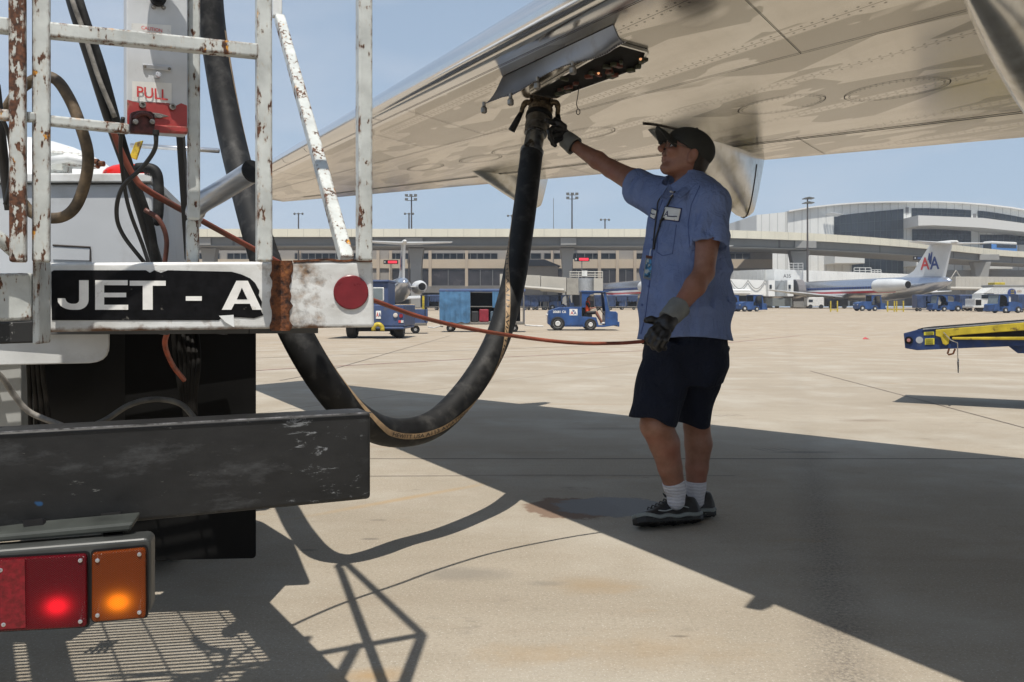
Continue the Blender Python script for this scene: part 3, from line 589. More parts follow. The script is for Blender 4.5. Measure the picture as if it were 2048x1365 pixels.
# lamp bracket and tail lamp cluster
tpl = plane(P(-120, 1112, 1.37), P(302, 1078, 1.45), P(-120, 1265, 1.37)); tx = onp(tpl, 300, 1200) - onp(tpl, 0, 1200); tx.z = 0; tx.normalize(); tn = Vector((-tx.y, tx.x, 0))
def rrect(pl, x0, x1, y00, y01, y10, y11, r, off=0, n=5):   # rounded quad: (x0: y00 top,y01 bottom) (x1: y10 top,y11 bottom)
    pts = []
    for cx, cy, a0 in ((x0 + r, y00 + r, 180), (x1 - r, y10 + r, 270), (x1 - r, y11 - r, 0), (x0 + r, y01 - r, 90)):
        for k in range(n): a = math.radians(a0 + 90 * k / (n - 1)); pts.append(onp(pl, cx + r * math.cos(a), cy + r * math.sin(a), off))
    return pts
MB().prism([onp(tpl, -120, 1090, -.03), onp(tpl, 262, 1054, -.03), onp(tpl, 255, 1072, -.03), onp(tpl, -120, 1105, -.03)], tn * .08).build('lamp_bracket', mat('bracket_green', (.055, .062, .055), .6, var=.3), TR, bevel=.004)
for xx in (40, 200): MB().prism([onp(upl, xx, 1040 - .1 * xx, -.03), onp(upl, xx + 40, 1036 - .1 * xx, -.03), onp(tpl, xx + 40, 1080, -.03), onp(tpl, xx, 1084, -.03)], tn * .02).build('hanger', M['black'], TR)
hs = mat('lamp_housing', (.055, .058, .055), .45, var=.3); LC = MB().prism(rrect(tpl, -160, 302, 1112, 1270, 1077, 1230, 14), tn * .055).build('tail_lamp', hs, TR, bevel=.006, seg=3)
def lens_mat(nm, dkc, glow, cx, cz, st, hx=.0125, hz=.0105):
    m, t, b = newmat(nm); co = N(t, 'ShaderNodeTexCoord').outputs['Object']; sp = N(t, 'ShaderNodeSeparateXYZ'); t.links.new(co, sp.inputs[0])
    wx_ = math_(t, 'SINE', math_(t, 'MULTIPLY', sp.outputs[0], 1500)); wz = math_(t, 'SINE', math_(t, 'MULTIPLY', sp.outputs[2], 1900))
    rib = math_(t, 'MULTIPLY', wx_, wz)
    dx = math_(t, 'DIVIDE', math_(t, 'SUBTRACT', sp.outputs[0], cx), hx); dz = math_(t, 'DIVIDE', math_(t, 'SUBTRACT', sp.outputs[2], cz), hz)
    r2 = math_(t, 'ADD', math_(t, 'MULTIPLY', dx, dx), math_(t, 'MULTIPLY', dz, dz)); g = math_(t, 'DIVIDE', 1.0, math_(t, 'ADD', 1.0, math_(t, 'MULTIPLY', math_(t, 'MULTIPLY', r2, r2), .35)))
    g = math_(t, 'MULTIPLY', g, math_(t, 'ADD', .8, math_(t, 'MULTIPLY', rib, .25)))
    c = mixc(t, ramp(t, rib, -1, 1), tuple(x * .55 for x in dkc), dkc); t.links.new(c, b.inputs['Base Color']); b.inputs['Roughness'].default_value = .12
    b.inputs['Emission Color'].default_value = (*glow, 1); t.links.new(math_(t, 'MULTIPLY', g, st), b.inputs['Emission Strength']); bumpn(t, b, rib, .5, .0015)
    b.inputs['Coat Weight'].default_value = 0; b.inputs['Specular IOR Level'].default_value = .22; b.inputs['Coat Roughness'].default_value = .06; return m
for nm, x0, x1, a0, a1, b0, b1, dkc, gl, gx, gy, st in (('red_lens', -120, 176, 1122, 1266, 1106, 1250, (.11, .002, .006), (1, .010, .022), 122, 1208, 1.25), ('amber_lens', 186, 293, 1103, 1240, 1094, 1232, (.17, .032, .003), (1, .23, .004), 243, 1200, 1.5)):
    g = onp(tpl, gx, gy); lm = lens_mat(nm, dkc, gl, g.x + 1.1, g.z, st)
    o = MB().prism(rrect(tpl, x0, x1, a0, a1, b0, b1, 7, .012), tn * .012).build(nm, lm, LC, bevel=.003, seg=3)
    MB().prism(rrect(tpl, x0 - 4, x1 + 4, a0 - 4, a1 + 4, b0 - 4, b1 + 4, 9, .003), tn * .004).build('gasket', M['black'], LC)
    for sx, sy in ((x0 + 12 if x0 > 0 else 6, a0 + 14), (x1 - 12, b0 + 11), (x0 + 12 if x0 > 0 else 12, a1 - 14 if x0 > 0 else 1244), (x1 - 12, b1 - 12)):
        MB().lathe(onp(tpl, sx, sy, .012), -tn, [(0, .0034), (.002, .0032), (.0026, .0016), (.0015, .001)], 12).build('screw', M['alu'], LC)
MB().prism([onp(tpl, -3, 1118, .0135), onp(tpl, 54, 1113, .0135), onp(tpl, 56, 1250, .0135), onp(tpl, -3, 1254, .0135)], tn * .002).build('reflex_lens', mat('red_reflex', (.17, .003, .010), .15, var=.25, scale=120), LC)
# mud flap, deck grating, chassis, wheels, cabinet, tank
mf = mat('mud_flap_rubber', (.005, .005, .005), .7, var=.4, scale=5, spec=.15)
for x0, x1 in ((250, 509),):
    MB().prism(rrect(plane(P(0, 700, 2.7), P(509, 700, 2.78), P(0, 900, 2.7)), x0, 512, 655, 1122, 655, 1117, 8), un * .012).build('mud_flap', mf, TR)
DKn = Vector((-.52, .85, 0)).normalized(); DKe = Vector((.985, .17, 0)); K = Vector((-.88, 2.62, .93))
dkm = mat('deck_steel', (.09, .09, .088), .6, var=.3)
def deckbox(a0, a1, b0, b1, z0=0, z1=.03, mb=None):   # a: along -e, b: along -n from the corner
    mb = mb or MB(); q = [K - DKe * a - DKn * b for a, b in ((a0, b0), (a1, b0), (a1, b1), (a0, b1))]; mb.hexa([p + Vector((0, 0, z0)) for p in q] + [p + Vector((0, 0, z1)) for p in q]); return mb
for x in ((0, .14, -.05, .90), (.142, 1.5, -.05, .02), (.142, 1.5, .84, .90), (.66, .76, .022, .838), (.80, 1.5, .022, .838)): deckbox(*x, 0, .03).build('deck_frame', dkm, TR)
mb = MB()
for k in range(31): deckbox(.142, .80, .03 + k * .0255, .03 + k * .0255 + .0065, .002, .022, mb)
for k in range(5): deckbox(.17 + k * .12, .176 + k * .12, .022, .838, -.004, .001, mb)
mb.build('deck_grating', dkm, TR)
MB().hexa([Vector(q) for q in ((-.735, 2.71, .955), (-.93, 3.25, .955), (-1.7, 3.3, .955), (-1.3, 2.62, .955), (-.735, 2.71, 1.02), (-.93, 3.25, 1.02), (-1.7, 3.3, 1.02), (-1.3, 2.62, 1.02))]).build('shadow_slab', M['black'], TR, bevel=.01)  # unseen slab behind the beam, added to cast the truck's ground shadow
MB().hexa([Vector(q) for q in ((-.925, 3.255, .96), (-1.16, 3.60, .96), (-1.7, 4.1, .96), (-1.7, 3.305, .96), (-.925, 3.255, 1.01), (-1.16, 3.60, 1.01), (-1.7, 4.1, 1.01), (-1.7, 3.305, 1.01))]).build('shadow_slab', M['black'], TR, bevel=.006)  # second unseen slab, added to extend that shadow further back
MB().box((-2.5, 6.0, .62), (1.1, 4.6, .2), math.radians(20)).build('chassis', M['black'], TR, bevel=.01)
for x, y in ((-1.42, 3.5), (-2.7, 3.0), (-3.4, 7.0), (-4.3, 6.5)):
    w = MB().lathe((x, y, .43), DKe, [(-.14, .2), (-.14, .38), (-.11, .43), (.11, .43), (.14, .38), (.14, .2)], 28).build('wheel', M['tire'], TR, smooth=True, auto=35)
    MB().lathe((x, y, .43), DKe, [(-.145, .02), (-.12, .2), (.12, .2), (.145, .02)], 20).build('rim', M['rim'], w, smooth=True, auto=35)
# dark inner bulkhead behind the step and pale side panel at the left
MB().box((-1.85, 3.0, .66), (1.75, .03, .80), math.radians(12)).build('bulkhead', M['black'], TR)
cabm = mat('cabinet_paint', (.50, .52, .54), .42, var=.06, scale=3, dirt=(.30, .29, .27), dscale=5, dlo=.55, dhi=.85)
cpl = plane(P(-200, 345, 2.62), P(315, 345, 2.80), P(-200, 525, 2.62)); cn = (lambda v: Vector((-v.y, v.x, 0)).normalized())(onp(cpl, 300, 400) - onp(cpl, 0, 400))
CB = MB().prism([onp(cpl, -260, 655), onp(cpl, 318, 655), onp(cpl, 303, 368), onp(cpl, -260, 368)], cn * 1.3).build('cabinet', cabm, TR, bevel=.01)
MB().prism([onp(cpl, -260, 366, .02), onp(cpl, 305, 366, .02), onp(cpl, 305, 349, .02), onp(cpl, -260, 349, .02)], cn * 1.33).build('cabinet_ledge', M['white'], TR, bevel=.003)
MB().prism([onp(cpl, 106, 520, .004), onp(cpl, 180, 522, .004), onp(cpl, 180, 497, .004), onp(cpl, 106, 494, .004)], cn * .004).build('cabinet_hatch', cabm, CB, bevel=.001)
MB().tube([onp(cpl, 181, 523, .004), onp(cpl, 181, 495, .004), onp(cpl, 106, 491, .004)], .003, 5).build('hatch_gap', M['seam'], CB)
spl = plane(P(-200, 720, 2.3), P(44, 720, 2.34), P(-200, 860, 2.3)); MB().prism([onp(spl, -250, 900), onp(spl, 43, 900), onp(spl, 43, 600), onp(spl, -250, 600)], un * .5).build('side_panel', mat('panel_grey', (.42, .43, .42), .5, var=.15), TR, bevel=.004)
tk = mat('tank_paint', (.74, .75, .74), .3, var=.05, scale=2, dirt=(.62, .34, .06), dscale=16, dlo=.66, dhi=.69)
tc_ = P(20, 410, 3.2); rings = []
for s, f in ((0, .02), (.02, .35), (.07, .62), (.14, .82), (.24, .95), (.36, 1), (4.2, 1), (4.4, .7), (4.45, .02)):
    rings.append([tc_ + DKn * s + (DKe * .50 * math.cos(a) * f + Vector((0, 0, 1)) * .31 * math.sin(a) * f) for a in np.linspace(0, 2 * math.pi, 36, endpoint=False)])
MB().loft(rings).build('tank', tk, TR, smooth=True)
for x, y in ((110, 318), (150, 322), (118, 335)): MB().box(P(x, y, 2.86), (.07, .07, .045), .3).build('tank_bracket', M['rust_lt'], TR, bevel=.008)
MB().tube([P(100, 322, 2.8), P(140, 316, 2.8), P(195, 330, 2.8)], .014, 10).build('tank_pipe', M['white'], TR, smooth=True)
MB().lathe(P(190, 328, 2.8), (1, 0, 0), [(-.02, .016), (.012, .016), (.012, .009), (.03, .009)], 6).build('tank_bolt', M['rust'], TR)
MB().ball(P(256, 350, 2.85), (.082, .05, .036), 20, 10).build('beacon', mat('red_beacon', (.60, .02, .015), .2, var=.05), TR, smooth=True)
# rounded black rubber guard beside the beacon
gd = [P(268, 337, 2.7), P(296, 336, 2.7), P(312, 345, 2.7), P(317, 372, 2.7), P(316, 430, 2.7), P(308, 450, 2.7)]; MB().tube(cr(gd, 5), [.006] + [.016] * 24 + [.009], 10).build('rubber_guard', M['rubber'], TR, smooth=True)
for k in range(7): MB().tube([P(286 + k * 3.6, 338 + k * .6, 2.685), P(291 + k * 3.6, 350 + k, 2.685)], .0022, 5).build('guard_rib', M['rubber'], TR)
# PULL panel
gpl = plane(P(253, 0, 1.66), P(376, 0, 1.72), P(253, 260, 1.66)); gx = onp(gpl, 370, 100) - onp(gpl, 260, 100); gx.z = 0; gx.normalize(); gn = Vector((-gx.y, gx.x, 0))
PN = MB().prism([onp(gpl, 253, 262), onp(gpl, 375, 270), onp(gpl, 375, -90), onp(gpl, 253, -90)], gn * .035).build('control_panel', mat('panel_paint', (.56, .58, .60), .4, var=.07, scale=12, dirt=(.36, .35, .33), dscale=22, dlo=.6, dhi=.75), TR, bevel=.002)
V = [onp(gpl, x, y, .0010) for x, y in ((254, 261), (374, 269), (374, 212), (362, 207), (350, 213), (335, 206), (300, 203), (280, 207), (254, 200))]; add_mesh('red_band', V, [tuple(range(9))], M['redrust'], PN)
MB().bar(onp(gpl, 256, 256, .004), onp(gpl, 374, 262, .004), .014, .014).build('red_lip', M['redrust'], PN, bevel=.003)
sw = mat('sticker_white', (.70, .70, .67), .4, var=.06, scale=30, dirt=(.45, .4, .36), dscale=40, dlo=.62, dhi=.7)
def sticker(x0, y0, x1, y1, s, th_, w=None, bold=.02, sk=4):
    add_mesh('sticker', [onp(gpl, x0, y1, .0014), onp(gpl, x1, y1 + sk, .0014), onp(gpl, x1, y0 + sk, .0014), onp(gpl, x0, y0, .0014)], [(0, 1, 2, 3)], sw, PN)
sticker(263, 47, 342, 68, '', 0); sticker(264, 163, 343, 203, '', 0)
text('CAUTION', onp(gpl, 282, 60, .0022), gx, (0, 0, 1), .0068, M['letr'], PN, width=(onp(gpl, 323, 60) - onp(gpl, 282, 60)).length, bold=.012)
text('PULL', onp(gpl, 273, 195, .0022), gx, (0, 0, 1), .0205, M['letr'], PN, width=(onp(gpl, 334, 60) - onp(gpl, 273, 60)).length, bold=.012)
MB().prism([onp(gpl, 285, 138, .001), onp(gpl, 342, 144, .001), onp(gpl, 342, 134, .001), onp(gpl, 285, 129, .001)], -gn * .003).build('name_plate', M['alu'], PN, bevel=.001)
for x, y in ((289, 134), (338, 139)): MB().lathe(onp(gpl, x, y, .004), -gn, [(0, .0032), (.002, .0028), (.0025, .0003)], 10).build('screw', M['steel'], PN)
MB().lathe(onp(gpl, 314, 153, .001), -gn, [(0, .006), (.014, .006), (.016, .0048), (.0162, .0003)], 12).build('bolt', M['alu'], PN)
MB().lathe(onp(gpl, 315, 0, .001), -gn, [(0, .014), (.012, .014), (.013, .009), (.03, .008), (.031, .0003)], 18).build('knob', M['black'], PN)
for x, y in ((307, 15), (327, 16)): MB().lathe(onp(gpl, x, y, .001), -gn, [(0, .0045), (.003, .004), (.0035, .0003)], 8).build('screw', M['steel'], PN)
MB().lathe(onp(gpl, 306, -82, .07), (0, 0, 1), [(-.004, .045), (.0, .048), (.004, .045)], 32).build('shadow_disc', M['white'], PN)  # out-of-view disc added to throw a round shadow onto the panel
for x, y in ((284, 211), (344, 215)): MB().lathe(onp(gpl, x, y, .0015), -gn, [(0, .0062), (.006, .0062), (.0062, .0035), (.001, .003)], 14).build('stud', M['steel'], PN)
lt = mat('latch_iron', (.10, .03, .025), .55, .3, var=.5, scale=60)
MB().prism([onp(gpl, x, y, .012) for x, y in ((255, 264), (258, 270), (303, 273), (305, 250), (304, 234), (296, 228), (270, 227), (257, 231))], -gn * .016).build('latch_block', lt, PN, bevel=.002)
MB().tube([onp(gpl, 262 + 18 * (1 - math.cos(a)), 248 - 14 * math.sin(a), .032) for a in np.linspace(.3, 2.8, 9)], .004, 8).build('latch_ring', lt, PN)
for x in (265, 298): MB().lathe(onp(gpl, x, 250, .028), -gn, [(0, .005), (.007, .005), (.0075, .0004)], 8).build('nut', M['steel'], PN)
MB().prism([onp(gpl, x, y, .003) for x, y in ((300, 226), (318, 228), (338, 234), (318, 238), (302, 236))], -gn * .003).build('latch_tongue', M['steel'], PN, bevel=.001)
# tube elbow and slanted aluminium pipe with an open dark end
pp = cr([P(388, 452, 1.90), P(388, 428, 1.89), P(400, 408, 1.88), P(440, 384, 1.86), P(504, 344, 1.78)], 6)
pipe = MB().tube(pp, [.015] * 3 + [.019] * 3 + [.0225] * (len(pp) - 6), 20, cap=True).build('slanted_pipe', M['alu'], TR, smooth=True, auto=50)
MB().lathe(pp[-1], (pp[-1] - pp[-2]), [(-.001, .0235), (.004, .024), (.004, .019), (.0045, .001)], 20).build('pipe_end', M['rubber'], pipe, smooth=True, auto=30)
# hoses and cables
def cab(nm, pts, r, m, n=8): return MB().tube(cr([P(*p) for p in pts], 8), r, n).build(nm, M[m] if isinstance(m, str) else m, TR, smooth=True)
cab('air_hose', [(128, -60, 1.9), (150, 20, 1.9), (182, 120, 1.92), (222, 245, 1.95), (270, 380, 2.0), (318, 540, 2.05)], .0135, 'cable', 10)
cab('air_hose', [(140, -60, 1.88), (168, 30, 1.88), (205, 140, 1.9), (238, 260, 1.93), (262, 340, 1.97), (300, 450, 2.0), (312, 540, 2.02)], .0095, 'rubber')
cab('cable', [(131, -60, 1.86), (146, 5, 1.86), (166, 60, 1.87), (197, 155, 1.88), (230, 235, 1.9)], .0055, 'greycable')
cab('cable', [(246, 236, 1.66), (241, 300, 1.7), (250, 380, 1.75), (262, 430, 1.78), (285, 490, 1.8), (300, 535, 1.8)], .004, 'cable')
cab('cable', [(313, 268, 1.64), (309, 300, 1.66), (285, 335, 1.7), (245, 375, 1.72), (233, 425, 1.74), (246, 470, 1.76), (292, 530, 1.8)], .0042, 'cable')
MB().lathe(P(312, 266, 1.64), (0, 0, -1), [(-.005, .006), (.004, .006), (.005, .0045), (.016, .004)], 10).build('cable_gland', M['rubber'], TR)
cab('weathered_hose', [(-40, 300, 1.8), (5, 232, 1.78), (40, 180, 1.76), (80, 156, 1.75), (112, 160, 1.75), (140, 200, 1.75), (162, 255, 1.75), (176, 310, 1.76), (170, 365, 1.77), (150, 415, 1.78), (118, 436, 1.79), (70, 430, 1.8), (40, 400, 1.8)], .0112, 'oldcable', 10)
cab('cable', [(-10, 170, 1.7), (0, 260, 1.7), (8, 330, 1.72), (20, 420, 1.74)], .010, 'cable'); cab('cable', [(-30, 200, 1.65), (8, 245, 1.66), (22, 300, 1.68), (20, 360, 1.7), (10, 410, 1.7)], .004, 'cable')
cab('red_wire', [(290, 420, 1.95), (318, 440, 1.95), (333, 480, 1.96), (328, 540, 1.97)], .0055, mat('red_brown_wire', (.13, .045, .03), .5, var=.3, scale=30))
cab('red_wire', [(338, 655, 1.95), (330, 690, 2.0), (345, 730, 2.1), (368, 760, 2.2)], .006, mat('orange_wire', (.34, .07, .03), .5, var=.3, scale=30))
cab('grey_lead', [(-60, 700, 1.6), (0, 752, 1.65), (28, 790, 1.68), (60, 825, 1.7), (125, 852, 1.72)], .0058, 'greycable')
cab('grey_lead', [(190, 850, 1.80), (215, 838, 1.82), (260, 810, 1.84), (310, 799, 1.86), (360, 808, 1.88), (392, 840, 1.88)], .0062, mat('taped_lead', (.13, .12, .10), .6, var=.4, scale=18, dirt=(.55, .48, .33), dscale=16, dlo=.6, dhi=.62))
for k in range(6): cab('inner_hose', [(345 + k * 9, 640, 2.3 + .02 * k), (352 + k * 9, 720, 2.32), (365 + k * 5, 800, 2.34), (380 + k * 3, 870, 2.35)], .007, mat('dark_hose', (.010, .009, .008), .7, var=.5, scale=20, spec=.2))
for k in range(4): cab('inner_hose', [(52 + k * 11, 660, 2.2), (58 + k * 9, 740, 2.2), (60 + k * 11, 800, 2.22), (62 + k * 14, 880, 2.23)], .006, mat('dark_hose2', (.014, .012, .010), .7, var=.5, scale=20, spec=.2))
MB().bar(P(361, 268, 1.85), P(378, 520, 1.9), .014, .02).build('strap', M['cable'], TR, bevel=.003)
# tie rods at lower left
cab('tie_rod', [(-40, 455, 1.5), (0, 478, 1.52), (38, 512, 1.54)], .012, M['rust_hv'])
# aerial rod and yellow tag
MB().tube([P(262, 291, 3.6), P(438, 302, 3.6)], .010, 8).build('rod', M['alu'], TR, smooth=True)
MB().prism([P(258, 315, 2.9), P(272, 320, 2.9), P(285, 281, 2.9), P(270, 285, 2.9)], (0, .01, 0)).build('yellow_tag', M['yellow'], TR, bevel=.002)

# ---------------------------------------------------------------- fuel hose with nozzle
FH = thing('fuel_hose', 'thick black fuel hose with tan printed stripe looping up to the wing', 'fuel hose', (-.4, 3.5, 0))
hp = [(430, -330, 3.85), (418, -150, 3.9), (420, 0, 3.92), (436, 130, 3.92), (462, 270, 3.85), (492, 390, 3.66), (530, 520, 3.38), (583, 650, 3.14), (650, 765, 3.13), (718, 838, 3.26), (790, 866, 3.46), (868, 848, 3.62), (936, 780, 3.8), (990, 690, 3.98), (1021, 590, 4.14), (1038, 500, 4.26), (1052, 400, 4.38), (1064, 300, 4.46)]
hpts = cr([P(*p) for p in hp], 8); hose = MB().tube(hpts, .0575, 28).build('hose', M['rubber'], FH, smooth=True, auto=60)
# printed stripe running along and slowly around the hose
arc = [0]
for a, b in zip(hpts, hpts[1:]): arc.append(arc[-1] + (b - a).length)
phi_k = [(0, 60), (24, 70), (34, 88), (44, 95), (56, 100), (66, 80), (72, 40), (76, 5), (80, -12), (86, -30), (92, -60), (97, -95), (102, -60), (106, -25), (112, 20), (116, 48), (121, 75), (136, 110)]
def fr(i):
    i = min(max(i, 1), len(hpts) - 2); t = (hpts[i + 1] - hpts[i - 1]).normalized(); v = (CO - hpts[i]); v = (v - t * v.dot(t)).normalized(); return t, v, v.cross(t)
def hsurf(i, dang, r=.0585):
    i0 = int(i); f = i - i0; i1 = min(i0 + 1, len(hpts) - 1); c = hpts[i0].lerp(hpts[i1], f); t, v, s = fr(i0); t1, v1, s1 = fr(i1); v = v.lerp(v1, f); s = s.lerp(s1, f)
    ph = math.radians(float(np.interp(i, [a for a, b in phi_k], [b for a, b in phi_k])) + dang); return c + (v * math.cos(ph) + s * math.sin(ph)) * r
V = [hsurf(i, dd) for i in range(20, 134) for dd in (-11, -4, 4, 11)]; Fc = [(k * 4 + j, k * 4 + j + 1, k * 4 + j + 5, k * 4 + j + 4) for k in range(113) for j in range(3)]
add_mesh('printed_stripe', V, Fc, mat('tan_stripe', (.36, .245, .135), .6, var=.12, scale=40, dirt=(.10, .07, .045), dscale=20, dlo=.55, dhi=.75), hose, smooth=True)
def hose_text(s, i0, i1, flip=1):
    cu = bpy.data.curves.new('t', 'FONT'); cu.body = s; cu.offset = .01; cu.resolution_u = 2; ob = bpy.data.objects.new('t', cu); me = bpy.data.meshes.new_from_object(ob)
    co = np.array([v.co[:] for v in me.vertices]); fs = [list(p.vertices) for p in me.polygons]; mn, mx_ = co.min(0), co.max(0)
    V = [hsurf(i0 + (i1 - i0) * (c[0] - mn[0]) / (mx_[0] - mn[0]), flip * (-8 + 16 * (c[1] - mn[1]) / (mx_[1] - mn[1])), .0590) for c in co]
    bpy.data.objects.remove(ob); bpy.data.curves.remove(cu); bpy.data.meshes.remove(me); add_mesh('stripe_lettering', V, fs, M['letk'], hose)
hose_text('HEWITT USA A113 AVIATION', 77, 93, 1); hose_text('HEWITT USA A113 AVIATION', 122, 101, -1); hose_text('A113 USA', 44, 52, 1)
# nozzle
na = P(1064, 303, 4.46); nb = P(1088, 186, 4.66); ax = (nb - na).normalized(); Ln = (nb - na).length
NZ = FH
MB().lathe(na, ax, [(-.02, .059), (.0, .061), (.0, .050), (.11, .049), (.11, .055), (.118, .055)], 28).build('hose_sleeve', mat('label_sleeve', (.36, .38, .40), .32, .85, var=.3, scale=16, dirt=(.06, .05, .04), dscale=14, dlo=.5, dhi=.6), NZ, smooth=True, auto=30)
MB().lathe(na + ax * .118, ax, [(0, .052), (.002, .060), (.03, .061), (.032, .056), (.045, .056), (.047, .064), (.095, .064), (.098, .058), (.105, .056)], 28).build('coupling_collar', mat('coupling_metal', (.22, .21, .19), .45, .8, var=.3, scale=30, bump=.3), NZ, smooth=True, auto=30)
MB().lathe(na + ax * .222, ax, [(0, .06), (.004, .071), (.02, .071), (.024, .06)], 28).build('rubber_ring', M['rubber'], NZ, smooth=True, auto=30)
MB().lathe(na + ax * .246, ax, [(0, .058), (.02, .060), (.03, .066), (.045, .066), (.05, .052), (.08, .050), (.085, .057), (.11, .057), (Ln - .246 + .03, .05)], 28).build('nozzle_body', M['brass'], NZ, smooth=True, auto=30)
for s, pts, gp in ((-1, [(1070, 212), (1054, 205), (1046, 214), (1043, 226)], [(1044, 223), (1036, 238), (1023, 262)]), (1, [(1100, 205), (1112, 206), (1116, 216), (1115, 230)], [(1115, 226), (1116, 238), (1116, 262)])):
    dd = 4.6 - .02 * s
    MB().tube(cr([P(x, y, dd) for x, y in pts], 5), [.016] * 10 + [.013] * 6, 10).build('handle_arm', M['brass'], NZ, smooth=True)
    MB().tube([P(x, y, dd) for x, y in gp], [.011, .016, .019], 12).build('handle_grip', M['rubber'], NZ, smooth=True)
for k in range(5):
    a = k * 1.26; u = ax.orthogonal().normalized(); w = ax.cross(u); p = na + ax * .30 + (u * math.cos(a) + w * math.sin(a)) * .06; MB().bar(p, p + ax * .035, .014, .014).build('nozzle_lug', M['brass'], NZ, bevel=.002)
mb = MB(); mb.tube(cr([P(1096, 178, 4.6), P(1118, 170, 4.6), P(1126, 162, 4.6), P(1112, 160, 4.6)], 6), .004, 6).build('dust_cap_cord', M['greycable'], NZ)
# dead-man cord
cdm = mat('red_cord', (.24, .062, .036), .5, var=.2, scale=12, dirt=(.12, .05, .03), dscale=10, dlo=.5, dhi=.75)
CD = MB().tube(cr([P(*p) for p in ((226, 262, 1.86), (245, 310, 1.88), (270, 356, 1.9), (300, 384, 1.93), (400, 440, 2.1), (505, 497, 2.28), (620, 556, 2.48), (752, 603, 2.7), (850, 637, 2.9), (980, 665, 3.15), (1130, 685, 3.38), (1230, 687, 3.5), (1292, 683, 3.55))], 8), .0072, 8)
tag(CD.build('control_cord', cdm, smooth=True), 'thin red control cord sagging from the truck to the left glove of the worker', 'cord')
